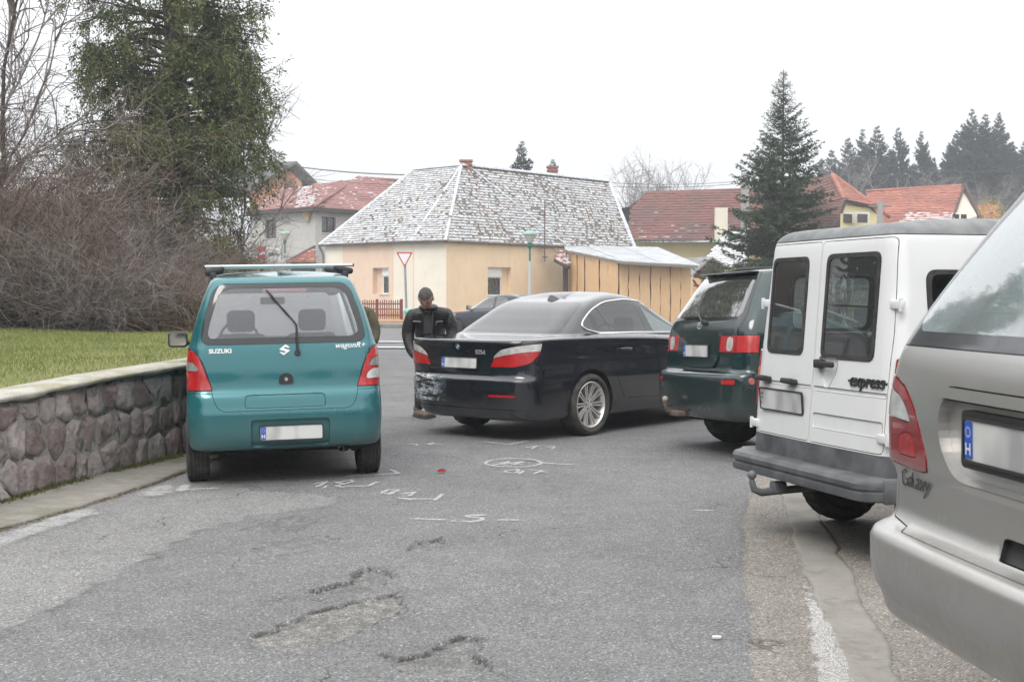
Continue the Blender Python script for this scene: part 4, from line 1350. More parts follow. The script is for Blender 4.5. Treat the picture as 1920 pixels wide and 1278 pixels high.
def tile_roof(root, pts, deck_mat, tile_mat, tw=.20, te=.28, snow_mat=None, snow=None, seed=1, thick=.03, deck='roof_deck', wave=0.0):
	"""pts: planar polygon, first edge = eave (left->right seen from outside). Lays rows of real tiles."""
	pts = [Vector(p) for p in pts]
	e = (pts[1] - pts[0]).normalized()
	nrm = Vector((0,0,0))
	for i in range(len(pts)):
		a, b = pts[i], pts[(i + 1) % len(pts)]
		nrm += Vector(((a.y - b.y) * (a.z + b.z),(a.z - b.z) * (a.x + b.x),(a.x - b.x) * (a.y + b.y)))
	nrm.normalize()
	if nrm.z < 0: nrm = -nrm
	cen = sum(pts, Vector((0,0,0))) / len(pts)
	pts = [p - nrm * (p - cen).dot(nrm) for p in pts]
	e = (pts[1] - pts[0]).normalized()
	u = nrm.cross(e)
	if u.z < 0: u = -u
	P2 = [((p - pts[0]).dot(e),(p - pts[0]).dot(u)) for p in pts]
	dk = MB(); dk.poly(pts); d = dk.build(deck, deck_mat, root, world=True)
	amin, amax = min(p[0] for p in P2), max(p[0] for p in P2); bmax = max(p[1] for p in P2)
	rr = np.random.default_rng(seed)
	A = []; Bv = []; row = []
	nb = int(bmax / te) + 1
	for j in range(nb):
		na = int((amax - amin) / tw) + 2
		a0 = amin + (np.arange(na) - .5 * (j % 2)) * tw
		A.append(a0); Bv.append(np.full(na, j * te)); row.append(np.full(na, j))
	A = np.concatenate(A); Bv = np.concatenate(Bv); row = np.concatenate(row)
	ins = pip_np(P2, A + tw / 2, Bv + te / 2)
	A, Bv, row = A[ins], Bv[ins], row[ins]
	n = len(A)
	h = thick * (1 + rr.uniform(-.3,.4, n)); rot = rr.uniform(-.012,.012, n)
	sk = rr.uniform(-.010,.010, n)
	E = np.array(e); U = np.array(u); N = np.array(nrm); O = np.array(pts[0])
	def mk(a0, a1, b0, b1, h0, h1, base):
		def W(a, b, hh): return O + a[:, None] * E + b[:, None] * U + hh[:, None] * N
		g = .004
		v = np.stack([W(a0 + g, b0 + sk, h0), W(a1 - g, b0 - sk, h0 + rot), W(a1 - g, b1, h1 + rot), W(a0 + g, b1, h1),
					  W(a0 + g, b0 + sk, base), W(a1 - g, b0 - sk, base), W(a1 - g, b1, base), W(a0 + g, b1, base)],1)
		m = len(a0)
		k = np.arange(m)[:, None] * 8
		f = np.concatenate([k + np.array([0,1,2,3]), k + np.array([4,5,1,0]), k + np.array([7,4,0,3]), k + np.array([5,6,2,1])],0)
		return v.reshape(-1,3), f
	z0 = np.zeros(n)
	v, f = mk(A, A + tw, Bv - .03, Bv + te, h + .012, h * .3 + .006, z0 - .01)
	o = np_mesh('roof_tiles', v, f, tile_mat, root, world=True); o['kind'] = 'stuff'
	if snow_mat is not None:
		dens, lo, hi = snow(A, Bv, row, bmax)
		run = .45 * fbm(A / tw * .8, row * 7.3 + seed * 3.1,5 + seed, 2) + .55 * (.5 + (rr.random(n) - .5) * .75)
		k = run < dens
		a, b, hh = A[k], Bv[k], h[k]
		m = len(a)
		fr = rr.uniform(lo, hi, m) if np.isscalar(lo) else lo[k] + (hi[k] - lo[k]) * rr.random(m)
		sk = sk[k]; rot = rot[k] * .3
		jl = rr.uniform(-.03,.03, m); jr = rr.uniform(-.03,.03, m)
		n2 = m
		v, f = mk(a + jl - .006, a + tw + jr + .006, b + te * (1 - fr) , b + te + .01, hh * .5 + .022, hh * .3 + .026, hh * .0 + .002)
		s_ = np_mesh('roof_snow', v, f, snow_mat, root, world=True); s_['kind'] = 'stuff'
	return d
def ridge(root, a, b, mat, r=.11, step=.34, name='ridge_tiles', lift=.03, seed=1, skip=0.0):
	a, b = Vector(a), Vector(b); d = b - a; n = max(1, int(d.length / step)); u = d.normalized()
	side = u.cross(Vector((0,0,1))).normalized(); up = side.cross(u).normalized()
	m = MB(); rg = random.Random(seed)
	for i in range(n):
		if rg.random() < skip: continue
		p = a + u * (i * d.length / n) + up * lift; q = a + u * ((i + 1.06) * d.length / n) + up * lift
		v = []
		for pt, rr in ((p, r * 1.08),(q, r * .92)):
			for k in range(6):
				t = PI * k / 5
				v.append(pt + side * math.cos(t) * rr * 1.15 + up * (math.sin(t) * rr - .02))
		m.add(v, [(k, k + 1, k + 7, k + 6) for k in range(5)] + [(5,4,3,2,1,0)])
	o = m.build(name, mat, root, world=True); o['kind'] = 'stuff'
	return o
def gutter(root, pts, r=.075, drop=.05):
	g = MB()
	for a, b in zip(pts[:-1], pts[1:]):
		a, b = Vector(a), Vector(b); d = (b - a).normalized(); s = d.cross(Vector((0,0,1))).normalized()
		v = []
		for p in (a, b):
			for k in range(7):
				t = PI + PI * k / 6; v.append(p + s * math.cos(t) * r + Vector((0,0, math.sin(t) * r - drop + .05)))
		g.add(v, [(k, k + 1, k + 8, k + 7) for k in range(6)])
		n = int((b - a).length / 1.9)
		for i in range(n):
			q = a.lerp(b, (i + .5) / n)
			g.box(q + Vector((0,0,-drop - .03)),(.03,.03,.09))
	o = g.build('gutter', GUTM, root, world=True)
	return o
def chimney(root, c, w, z0, z1, mat, name='chimney'):
	m = MB(); m.box((c[0], c[1],(z0 + z1) / 2),(w, w, z1 - z0)); m.box((c[0], c[1], z1 + .05),(w + .14, w + .14,.1)); m.box((c[0], c[1], z1 - .18),(w + .1, w + .1,.07))
	return m.build(name, mat, root, world=True)
def brickmat(name, a, b, mortar=(.3,.28,.26)):
	t = NT(name)
	x = t.node('ShaderNodeTexBrick'); x.inputs['Scale'].default_value = 1.0
	x.inputs['Brick Width'].default_value = .25; x.inputs['Row Height'].default_value = .075; x.inputs['Mortar Size'].default_value = .008
	x.inputs['Color1'].default_value = (*a, 1); x.inputs['Color2'].default_value = (*b, 1); x.inputs['Mortar'].default_value = (*mortar, 1)
	mp = t.coord('Object'); sx = t.sep(mp)
	cb = t.node('ShaderNodeCombineXYZ'); t.l.new(t.math('ADD', sx[0], sx[1]), cb.inputs[0]); t.l.new(sx[2], cb.inputs[1])
	t.l.new(cb.outputs[0], x.inputs['Vector']); t.set(col=x.outputs[0], rough=.9)
	return t.m
SNOW = M('thin snow', (.64,.66,.685),.7, var=(.48,.50,.53), vs=1.8)
TILE_OLD = NT('old dark roof tile')
_r = TILE_OLD.node('ShaderNodeNewGeometry').outputs['Random Per Island']
_c = TILE_OLD.mix(_r, (.115,.105,.095),(.22,.20,.185))
_c = TILE_OLD.mix(TILE_OLD.rng(_r, .955,.97), _c, (.22,.10,.07))
_c = TILE_OLD.mix(TILE_OLD.rng(TILE_OLD.noise(.7,4),.52,.62,0,.5), _c, (.20,.17,.12))
TILE_OLD.set(col=_c, rough=.9); TILE_OLD = TILE_OLD.m
def tilemat(name, a, b, c=None):
	t = NT(name)
	r_ = t.node('ShaderNodeNewGeometry').outputs['Random Per Island']
	x = t.mix(r_, a, b)
	if c: x = t.mix(t.rng(t.noise(.5,5,.6),.4,.62), x, c)
	t.set(col=x, rough=.8)
	return t.m
DECK = M('roof deck', (.05,.045,.04),.9)
BRICK = brickmat('chimney brick', (.34,.12,.08),(.26,.09,.06))
PEACH = plaster('peach plaster', (.76,.58,.45)); CREAM = plaster('cream plaster', (.80,.74,.63)); YELLOW = plaster('apricot plaster', (.80,.62,.42)); PLINTH = plaster('orange plinth plaster', (.66,.40,.24), dirt=.5)
C_ = Vector((-3.48,66.3)); B_ = Vector((-5.36,67.1)); dAB = Vector((-.75,.66)).normalized(); dCD = Vector((.668,.743)).normalized()
A_ = B_ + dAB * 7.4; D_ = C_ + dCD * 8.9; D2 = C_ + dCD * 16.6
EZ = 4.40; P_ = Vector((-2.9,72.7)); RZ = 8.95
Q_ = P_ + dCD * 13.75; R_ = P_ + dAB * 3.9
house = empty('house', (C_.x, C_.y, 0), label='corner house with apricot walls and a big snow dusted hip roof', cat='house')
def inw(p, k=.32):
	d = (P_ - p).normalized(); return p + d * k
wA, wB, wC, wD, wD2 = inw(A_), inw(B_), inw(C_), inw(D_), inw(D2)
GZ = .15
m1, m2, m3, m4 = MB(), MB(), MB(), MB()
L_ab = (wB - wA).length; dwa = (wB - wA).normalized(); nA = Vector((-dwa.y, dwa.x))
s_cre = 1.5
def split(mbx, a, b, ops=(), z0=GZ, z1=EZ, rev=None): return wall(mbx, a, b, z0, z1, ops, .32, rev)
e1 = wA + dwa * s_cre; e2 = wB - dwa * 1.55
Pa = split(m1, wA, e1)
def s_on(a, b, px):
	"""arc length on wall a->b seen at pixel column px"""
	d = (b - a).normalized(); t = (px - 960) / FPX
	return (t * a.y - a.x) / (d.x - t * d.y)
s0, s1 = s_on(e1, e2,699), s_on(e1, e2,729)
zw = lambda py, Y: at(960, py, Y).z
op1 = (s0, s1, zw(551,69), zw(502,69))
Pb = split(m2, e1, e2,[op1])
m1b = MB(); split(m1b, e2, wB); split(m1b, wB, wC); m1b.build('wall', CREAM, house, world=True)
s0, s1 = s_on(wC, wD, 914), s_on(wC, wD, 957)
op2 = (s0, s1, zw(554,68.6), zw(500,68.6))
Pc = split(m3, wC, wD2,[op2])
m1.build('wall', CREAM, house, world=True); o2 = m2.build('wall', PEACH, house, world=True); o3 = m3.build('wall', YELLOW, house, world=True)
o2['label'] = 'peach wall left of the corner'; o3['label'] = 'apricot wall right of the corner'
def shift_op(o, fr0, fr1): a, b, c, d = o; return (a + (b - a) * fr0, a + (b - a) * fr1, c, d)
window(house, Pb, shift_op(op1,.45,1.0),.30, SILL, shutter=.42, mull=0)
window(house, Pc, shift_op(op2,0,.70),.30, SILL, shutter=.52, mull=0)
for Pw, op, fr in ((Pb, op1,(.0,.45)),(Pc, op2,(.70,1.0))):
	a, b, c, d = shift_op(op, *fr); q = MB(); q.quad(Pw(a, c, .3), Pw(b, c, .3), Pw(b, d, .3), Pw(a, d, .3)); q.build('window_reveal', PEACH if Pw is Pb else YELLOW, house, world=True)
pl_ = MB()
for a, b in ((wA, wB),(wB, wC),(wC, wD2)):
	d = (b - a).normalized(); n = Vector((d.y, -d.x)); v = []
	for p in (a, b):
		for k, z in ((0, GZ),(.06, GZ),(.06,.72),(.02,.76),(0,.76)):
			q = p + n * k; v.append((q.x, q.y, z))
	pl_.add(v, [(k, k + 1, k + 6, k + 5) for k in range(4)])
pl_.build('plinth', PLINTH, house, world=True)
for w_, nm in ((wB, 1),(e2,2)):
	q = MB(); q.box((w_.x, w_.y, (GZ + EZ) / 2),(.05,.05, EZ - GZ)); q.build('wall_edge', PEACH, house, world=True)
bk = MB()
back = [wD2 + (P_ - wC).normalized() * 8, wA + (P_ - wB).normalized() * 8]
a, b = wD2, wD2 + Vector((-dCD.y, dCD.x)) * 7.4
bk.quad(V3(a, GZ), V3(b, GZ), V3(b, EZ), V3(a, EZ)); bk.build('wall', CREAM, house, world=True); bk = MB(); c, d = wA, wA + Vector((-dAB.y, dAB.x)) * -7.0
bk.quad(V3(d, GZ), V3(c, GZ), V3(c, EZ), V3(d, EZ)); bk.build('wall', CREAM, house, world=True)
gq = MB(); gq.poly([V3(a, EZ), V3(b, EZ), V3(Q_, RZ - .1)]); gq.build('gable', CREAM, house, world=True)
def snowfn(dens, lo=.45, hi=.8):
	def f(A, B, row, bmax):
		base = dens + (fbm(A * .35, B * .35,91,3) - .5) * .35
		return base, lo, hi
	return f
A3, B3, C3, D3 = V3(A_, EZ), V3(B_, EZ), V3(C_, EZ), V3(D2, EZ)
P3, Q3, R3 = V3(P_, RZ), V3(Q_, RZ), V3(R_, RZ)
tile_roof(house, [A3, B3, P3, R3], DECK, TILE_OLD, .165,.215, SNOW, snowfn(.71,.48,.70),1)
tile_roof(house, [B3, C3, P3], DECK, TILE_OLD, .165,.215, SNOW, snowfn(.65,.45,.68),2)
tile_roof(house, [C3, D3, Q3, P3], DECK, TILE_OLD, .165,.215, SNOW, snowfn(.64,.42,.66),3)
A4 = V3(R_ + dAB * 3.4 + Vector((dAB.y, -dAB.x)) * -5.4, EZ)
hb1 = V3(A_ + Vector((-dAB.y, dAB.x)) * -10.8, EZ)
tile_roof(house, [hb1, A3, R3], DECK, TILE_OLD, .20,.26, SNOW, snowfn(.66),4)
bk = MB(); off = Vector((-dCD.y, dCD.x)) * 7.7
bk.poly([V3(Q_, RZ), V3(P_, RZ), V3(C_ + off + dCD * 4, EZ), V3(D2 + off, EZ)]); bk.poly([V3(P_, RZ), V3(R_, RZ), hb1, V3(C_ + off + dCD * 4, EZ)])
bk.build('rear_roof', DECK, house, world=True)
ridge(house, P3, Q3, SNOW, .15, seed=1); ridge(house, P3, R3, SNOW, .13, seed=2)
ridge(house, C3, P3, SNOW, .075, seed=3, skip=.05, name='hip_tiles'); ridge(house, B3, P3, SNOW, .07, seed=4, skip=.12, name='hip_tiles'); ridge(house, A3, R3, SNOW, .10, seed=5, name='hip_tiles')
ridge(house, D3, Q3, SNOW, .12, seed=6, name='verge_tiles')
vs_, ve_ = C3.lerp(D3,.60), P3.lerp(Q3,.04)
ridge(house, vs_, ve_, SNOW, .07, seed=8, name='hip_tiles', lift=.05)
gutter(house, [A3, B3, C3, V3(D_, EZ)])
eb = MB()
for a, b in ((A_, B_),(B_, C_),(C_, D2)):
	eb.quad(V3(a, EZ - .04), V3(b, EZ - .04), V3(inw(b), EZ - .06), V3(inw(a), EZ - .06))
eb.build('soffit', M('soffit', (.18,.12,.09),.8), house, world=True)
dp = MB(); dp.tube([V3(A_, EZ - .08), V3(inw(A_, .1), EZ - .25), V3(inw(A_, .28), EZ - .55) + Vector((-.05,-.05,0)), V3(inw(A_, .28),.3) + Vector((-.05,-.05,0))],.06,8); dp.build('downpipe', GUTM, house, world=True)
p = at(874,318,73.2); chimney(house, (p.x, p.y),.62,8.2, at(874,301,73.2).z - .08, BRICK)
p = at(1036,330,80); chimney(house, (p.x, p.y),.62,8.0, at(1036,315,80).z, BRICK)
b = MB(); q = wC + (wD - wC).normalized() * s_on(wC, wD, 1010); n = Vector((dCD.y, -dCD.x)); q = q + n * .45
x_, y_ = q.x, q.y
b.tube([(x_, y_, zw(490, y_)),(x_, y_, zw(375, y_))],.035,6)
for z in (zw(465, y_), zw(482, y_)): b.box((x_, y_ + .1, z),(.32,.3,.05))
ring_c = Vector((x_ - .16, y_, zw(400, y_)))
b.tube([ring_c + Vector((.13 * math.cos(t),0,.13 * math.sin(t))) for t in np.linspace(0,2 * PI, 14)],.02,5)
b.tube([(x_ - .3, y_, zw(404, y_)),(x_ + .1, y_, zw(402, y_))],.015,5)
bo = b.build('wire_bracket', M('rusty iron', (.10,.06,.045),.8), house, world=True)
shed = empty('shed', (5.5,64,0), label='lean-to of rough live edge boards with a corrugated roof beside the corner house', cat='shed')
S0, S1, S2 = at(1066,500,71.5), at(1160,500,64.5), at(1296,500,66.6)
def zt(px): # top of the boards in pixels
	return float(np.interp(px, [1060,1066,1160,1230,1296],[470,473,491,494,498]))
def shed_pt(px, seg=None):
	if (px < 1160) if seg is None else seg == 0: a, b = S0, S1
	else: a, b = S1, S2
	t = (px - 960) / FPX; d = (b - a).to_2d(); a2 = a.to_2d()
	s = (t * a2.y - a2.x) / (d.x - t * d.y)
	q = a2 + d * s; n = Vector((d.y, -d.x)).normalized()
	return q, n
bt = NT('fresh pine board')
bn = bt.noise(4,5,.6, coord=bt.coord('Object', (6,6,.5)), dist=.6)
bc = bt.mix(bt.rng(bn, .3,.7),(.80,.53,.29),(.62,.38,.19))
bc = bt.mix(bt.rng(bt.rand(),0,1,0,.45), bc, (.66,.48,.31))
bc = bt.mix(bt.rng(bt.voro(1.6, coord=bt.coord('Object', (1.6,1.6,.8))),.0,.09,.85,0), bc, (.18,.08,.04))
bt.set(col=bc, rough=.8)
edges_px = [1064,1074,1083,1091,1097,1111,1125,1141,1160,1177,1198,1219,1237,1256,1275,1295]
rg = random.Random(4)
for i in range(len(edges_px) - 1):
	a, b = edges_px[i] + .55, edges_px[i + 1] - .55
	seg = 0 if (a + b) / 2 < 1160 else 1
	pa, n = shed_pt(a, seg); pb, _ = shed_pt(b, seg)
	k0 = .03 if i % 2 else .0
	N_ = 9; V = []
	za, zb = at(960, zt(a), pa.y).z, at(960, zt(b), pb.y).z
	d = (pb - pa)
	wl = [rg.uniform(-.05,.06) for _ in range(N_)]; wr = [rg.uniform(-.06,.05) for _ in range(N_)]
	for dep in (k0, k0 + .028):
		for j in range(N_):
			q = pa + d * (wl[j]) + n * dep; V.append((q.x, q.y, .1 + (za - .1) * j / (N_ - 1)))
		for j in range(N_):
			q = pb + d * (wr[j]) + n * dep; V.append((q.x, q.y, .1 + (zb - .1) * j / (N_ - 1)))
	F = []
	for j in range(N_ - 1):
		F.append((2 * N_ + j, 2 * N_ + j + 1,3 * N_ + j + 1,3 * N_ + j)); F.append((j, N_ + j, N_ + j + 1, j + 1))
		F.append((j, j + 1,2 * N_ + j + 1,2 * N_ + j)); F.append((N_ + j + 1, N_ + j, 3 * N_ + j, 3 * N_ + j + 1))
	mesh_ob('board', V, F, bt.m, shed, world=True)
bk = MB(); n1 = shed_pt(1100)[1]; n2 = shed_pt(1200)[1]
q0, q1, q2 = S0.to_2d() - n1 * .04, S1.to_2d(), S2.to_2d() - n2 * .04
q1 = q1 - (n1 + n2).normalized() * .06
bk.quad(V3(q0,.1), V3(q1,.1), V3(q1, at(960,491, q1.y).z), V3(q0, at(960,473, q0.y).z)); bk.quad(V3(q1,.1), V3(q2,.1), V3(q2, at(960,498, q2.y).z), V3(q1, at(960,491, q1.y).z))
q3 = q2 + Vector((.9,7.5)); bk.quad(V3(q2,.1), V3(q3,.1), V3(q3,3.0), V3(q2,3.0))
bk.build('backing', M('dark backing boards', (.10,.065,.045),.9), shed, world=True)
pm = MB(); q, n = shed_pt(1063); pm.box((q.x, q.y, 2.1),(.12,.12,4.2)); pm.build('corner_post', M('dark bark post', (.06,.045,.035),.9, var=(.09,.08,.06), vs=9), shed, world=True)
SHT = M('galvanised sheet with frost', (.34,.355,.37),.55,.2, var=(.50,.52,.55), vs=1.2)
tops = [1058,1095,1130,1162,1195,1232]; bots = [1060,1165,1203,1238,1274,1312]
def eav(px):
	py = float(np.interp(px, [1060,1165,1235,1312],[468,489,493,497]))
	Y = float(np.interp(px, [1060,1165,1312],[71.4,63.7,65.9]))
	return at(px, py, Y)
def top(px): return at(px, float(np.interp(px, [1058,1232],[461.0,463.0])), float(np.interp(px, [1058,1232],[72.8,75.5])))
for i in range(5):
	V = []; F = []; n_ = 24
	for j in range(n_ + 1):
		t = j / n_
		a = top(tops[i] + (tops[i + 1] - tops[i]) * t); b = eav(bots[i] + (bots[i + 1] - bots[i]) * t)
		w_ = .022 * math.cos(t * PI * 2 * 7) + .012 * (i % 2)
		for k in range(3):
			q = a.lerp(b, k / 2); V.append((q.x, q.y, q.z + w_))
		V.append((b.x, b.y, b.z + w_ - .02))
	for j in range(n_):
		for k in range(3): F.append((j * 4 + k, (j + 1) * 4 + k, (j + 1) * 4 + k + 1, j * 4 + k + 1))
	mesh_ob('roof_sheet', V, F, SHT, shed, world=True)
fb = MB()
for a, b in ((1062,1165),(1165,1308)):
	p, q = eav(a), eav(b); n = Vector(((q - p).y, -(q - p).x, 0)).normalized()
	fb.add([p + Vector((0,0,-.16)), q + Vector((0,0,-.16)), q + Vector((0,0,-.03)), p + Vector((0,0,-.03)), p + Vector((0,.1,-.16)), q + Vector((0,.1,-.16))],[(0,1,2,3),(4,5,1,0)])
fb.build('fascia', M('weathered fascia', (.22,.20,.18),.9), shed, world=True)
gate = empty('gate_canopy', (2.6,71,0), label='small red tiled gate canopy with a dark door between house and shed', cat='gate')
a, b, c, d = at(1040,487,70.5), at(1066,500,69.5), at(1066,472,72), at(1050,473,72.5)
tile_roof(gate, [a, b, c, d], DECK, tilemat('pink roof tile', (.36,.14,.10),(.28,.10,.08)),.18,.22, SNOW, snowfn(.45),9)
q = MB(); e, f_ = at(1055,600,71.2), at(1065,600,70.9); q.quad((e.x, e.y, .1),(f_.x, f_.y, .1),(f_.x, f_.y, at(0,496,71).z),(e.x, e.y, at(0,496,71).z)); q.build('door', M('dark brown door', (.05,.035,.03),.6), gate, world=True)
q = MB()
for px in (1056,1059,1062): p = at(px, 560,71.0); q.box((p.x, p.y - .05,2),(.05,.04,3.6))
q.build('door_bars', M('door bars', (.12,.10,.10),.6), gate, world=True)
q = MB(); p = at(1046,492,70.6); q.tube([at(1040,488,70.4), at(1066,502,69.4)],.09,6); q.build('canopy_beam', M('dark beam', (.05,.04,.035),.9), gate, world=True)
sw = MB()
def sidewalk(name, pts, z, mat, label):
	m = MB()
	for a, b, c, d in pts:
		m.quad(Vector((*a, z)), Vector((*b, z)), Vector((*c, z)), Vector((*d, z)))
		m.quad(Vector((*a, -.05)), Vector((*b, -.05)), Vector((*b, z)), Vector((*a, z)))
	return tag(m.build(name, mat), label, kind='structure')
SWM = M('pale pavement concrete', (.30,.285,.255),.9, var=(.22,.21,.19), vs=1.5)
sidewalk('pavement', [((-40,66.5),(-3.4,62.2),(-3.0,68),(-40,110)),((-3.4,62.2),(20,78),(12,100),(-3.0,68))],.13, SWM, 'raised pavement in front of the corner house')
k = MB()
for a, b in (((-40,66.4),(-3.4,62.05)),((-3.4,62.05),(20,77.9))):
	A, B = Vector((*a, 0)), Vector((*b, 0)); n = (B - A).length; m = int(n / 1.0)
	for i in range(m):
		p = A.lerp(B, (i + .5) / m); k.box((p.x, p.y, .07),(n / m - .02,.16,.16), rz=math.atan2((B - A).y, (B - A).x))
ko = tag(k.build('kerb', M('kerb stone', (.25,.24,.22),.9, var=(.18,.17,.15), vs=2)), 'kerb stones edging the pavement', kind='structure')
GREY = plaster('grey roughcast', (.52,.51,.48),(.46,.455,.43),.35)
PINK = tilemat('snowy pink red tile', (.28,.13,.115),(.36,.20,.185),(.25,.12,.11))
h2 = empty('house', (-17,92,0), label='grey two-storey house with a pinkish tiled hip roof behind the conifer', cat='house')
def H(px, Y, z): q = at(px, 557, Y); return Vector((q.x, q.y, z))
EZ2 = zw(393,90)
a, b, c = H(470,92,0), H(592,88,0), H(800,96,0)
b2 = H(575,90,0)
mm = MB()
s0, s1 = s_on(a.to_2d(), b.to_2d(),498), s_on(a.to_2d(), b.to_2d(),519)
Pw1 = wall(mm, a, b, 0, EZ2,[(s0, s1, zw(447,90.5), zw(411,90.5))],.25)
s2, s3 = s_on(b.to_2d(), c.to_2d(),604), s_on(b.to_2d(), c.to_2d(),631)
Pw2 = wall(mm, b, c, 0, EZ2,[(s2, s3, zw(437,89), zw(407,89))],.25)
mm.quad(c, c + Vector((0,9,0)), c + Vector((0,9, EZ2)), c + Vector((0,0, EZ2)))
mm.build('wall', GREY, h2, world=True)
BRW = M('brown red window frame', (.16,.05,.04),.6)
window(h2, Pw1,(s0, s1, zw(447,90.5), zw(411,90.5)),.22, BRW, mull=1)
window(h2, Pw2,(s2, s3, zw(437,89), zw(407,89)),.22, BRW, mull=1)
RZ2 = zw(336,96); RZ3 = zw(352,93)
ea, eb_, ec = H(462,91.5, EZ2), H(585,87.3, EZ2), H(812,95.5, EZ2)
rl, rr_ = H(672,95, RZ2), H(800,99, RZ2)
em = H(588,87.3, EZ2)
tile_roof(h2,[em, ec, rr_, rl], DECK, PINK, .22,.30, SNOW, lambda A, B, r, bm: (.30 + 0 * A, .2,.4),11)
hl = H(578,92.5, RZ3 - .3)
hr = H(535,94, RZ3)
e_m = H(552,88.8, EZ2)
tile_roof(h2,[H(548,88.6, EZ2), em, H(594,91.5, RZ3 + .1), H(560,93, RZ3)], DECK, PINK, .22,.30, SNOW, lambda A, B, r, bm: (.62 + 0 * A, .4,.7),12)
tile_roof(h2,[ea, H(552,88.7, EZ2), H(563,93, RZ3), H(530,95, RZ3)], DECK, PINK, .22,.30, SNOW, lambda A, B, r, bm: (.30 + 0 * A, .2,.4),13)
tile_roof(h2,[em, H(600,88, EZ2), rl, H(586,91.4, RZ3)], DECK, PINK, .22,.30, SNOW, lambda A, B, r, bm: (.30 + 0 * A, .2,.4),14)
ridge(h2, rl, rr_, PINK, .14); ridge(h2, em, rl, PINK, .13, name='hip_tiles'); ridge(h2, H(552,88.7, EZ2), H(563,93, RZ3), PINK, .13, name='hip_tiles')
q = MB(); q.quad(ea + Vector((0,0,-.1)), em + Vector((0,0,-.1)), em + Vector((0,1,-.1)), ea + Vector((0,1,-.1)))
for p0_, p1_ in ((ea, em),(em, ec)):
	q.quad(p0_ + Vector((0,0,-.28)), p1_ + Vector((0,0,-.28)), p1_ + Vector((0,0,0)), p0_ + Vector((0,0,0))); q.quad(p0_ + Vector((0,0,-.28)), p1_ + Vector((0,0,-.28)), p1_ + Vector((0,1.3,-.28)), p0_ + Vector((0,1.3,-.28)))
q.build('eaves', M('dark eaves', (.07,.06,.055),.9), h2, world=True)
q = MB(); p = H(577,88.2, zw(400,88)); q.box(p, (.5,.3,.22)); q.box(p + Vector((0,0,-.3)),(.25,.2,.4)); q.build('wall_bracket', M('ochre bracket', (.42,.30,.16),.8), h2, world=True)
sg = empty('shop_sign', tuple(H(493,86,0)), label='red sign panel seen through bare branches at the far left house', cat='sign')
q = MB(); a, b = H(484,86,0), H(498,86,0); q.box(((a.x + b.x) / 2,86,(zw(463,86) + zw(487,86)) / 2),(b.x - a.x, .1, zw(463,86) - zw(487,86))); q.build('panel', M('red sign', (.55,.05,.05),.5), sg, world=True)
q = MB(); q.box(((a.x + b.x) / 2,85.93,(zw(472,86) + zw(478,86)) / 2),(b.x - a.x, .02,.18)); q.build('stripe', MAT['white'], sg, world=True)
sg = empty('shop_sign', tuple(H(512,86,0)), label='white sign panel with grey script next to the red sign panel', cat='sign')
q = MB(); a, b = H(500,86,0), H(527,86,0); q.box(((a.x + b.x) / 2,86,(zw(464,86) + zw(489,86)) / 2),(b.x - a.x, .1, zw(464,86) - zw(489,86))); q.build('panel', MAT['white'], sg, world=True)
q = MB(); x0 = (a.x + b.x) / 2; z0 = (zw(464,86) + zw(489,86)) / 2
q.tube([(x0 - .35 + .03 * i + .05 * math.sin(i * 1.7),85.92, z0 + .12 * math.cos(i * 1.3)) for i in range(24)],.02,4); q.build('script', MAT['black'], sg, world=True)
pr_ = empty('porch', tuple(H(568,80,0)), label='low red tiled gable roof over dark glazing left of the corner house', cat='porch')
a, b, c = at(533,491,80), at(592,491,79), at(590,462,82)
tile_roof(pr_, [a, b, c], DECK, tilemat('old red tile', (.34,.12,.08),(.25,.09,.07)),.22,.26, SNOW, lambda A, B, r, bm: (.33 + 0 * A, .25,.5),15)
q = MB(); x0, x1 = H(546,79.5,0), H(592,79,0); q.quad((x0.x, x0.y, 0),(x1.x, x1.y, 0),(x1.x, x1.y, zw(492,79)),(x0.x, x0.y, zw(492,79))); q.build('dark_glazing', M('dark porch glazing', (.02,.02,.022),.2), pr_, world=True)
q = MB(); q.tube([at(533,492,79.8), at(590,461,81.8)],.07,6); q.tube([at(533,492,79.8), at(592,492,78.9)],.07,6); q.build('verge_board', M('verge board', (.14,.11,.10),.9), pr_, world=True)
q = MB(); q.quad(H(466,81,0), H(545,81,0), H(545,81, zw(495,81)), H(466,81, zw(495,81))); tag(q.build('garden_wall', plaster('pale garden wall', (.50,.48,.44))), 'pale garden wall behind the teal hatchback roof bar', 'wall')
h3 = empty('house', tuple(H(555,108,0)), label='unfinished orange brick gable end with a dark roof, behind the grey house', cat='house')
q = MB(); ap = at(558,305,107); l_, r_ = at(470,356,107), at(606,356,107)
q.poly([Vector((l_.x, 107,0)), Vector((r_.x, 107,0)), r_, ap, l_]); q.build('wall', brickmat('orange hollow brick', (.62,.28,.14),(.55,.23,.11),(.45,.34,.28)), h3, world=True)
q = MB(); x0, z0 = at(582,350,106.9).x, at(0,350,106.9).z
q.box((at(576,345,106.8).x, 106.9, at(0,345,106.9).z),(.9,.15,1.1)); q.build('window', MAT['dark'], h3, world=True)
rd = M('dark grey slate roof', (.10,.095,.09),.85, var=(.16,.15,.14), vs=2)
q = MB()
for p0_, p1_ in ((at(556,302,106.4), at(468,352,106.4)),(at(556,302,106.4), at(610,357,106.4))):
	v = [p0_, p1_, p1_ + Vector((-15,8,0)), p0_ + Vector((-15,8,0))]
	q.add([*v, *[a_ + Vector((0,0,-.25)) for a_ in v]],[(0,1,2,3),(4,5,1,0),(7,6,5,4),(1,5,6,2)])
q.build('roof', rd, h3, world=True)
q = MB(); q.box((at(517,312,112).x, 112,12.6),(.9,.9,1.4)); q.build('chimney', BRICK, h3, world=True)
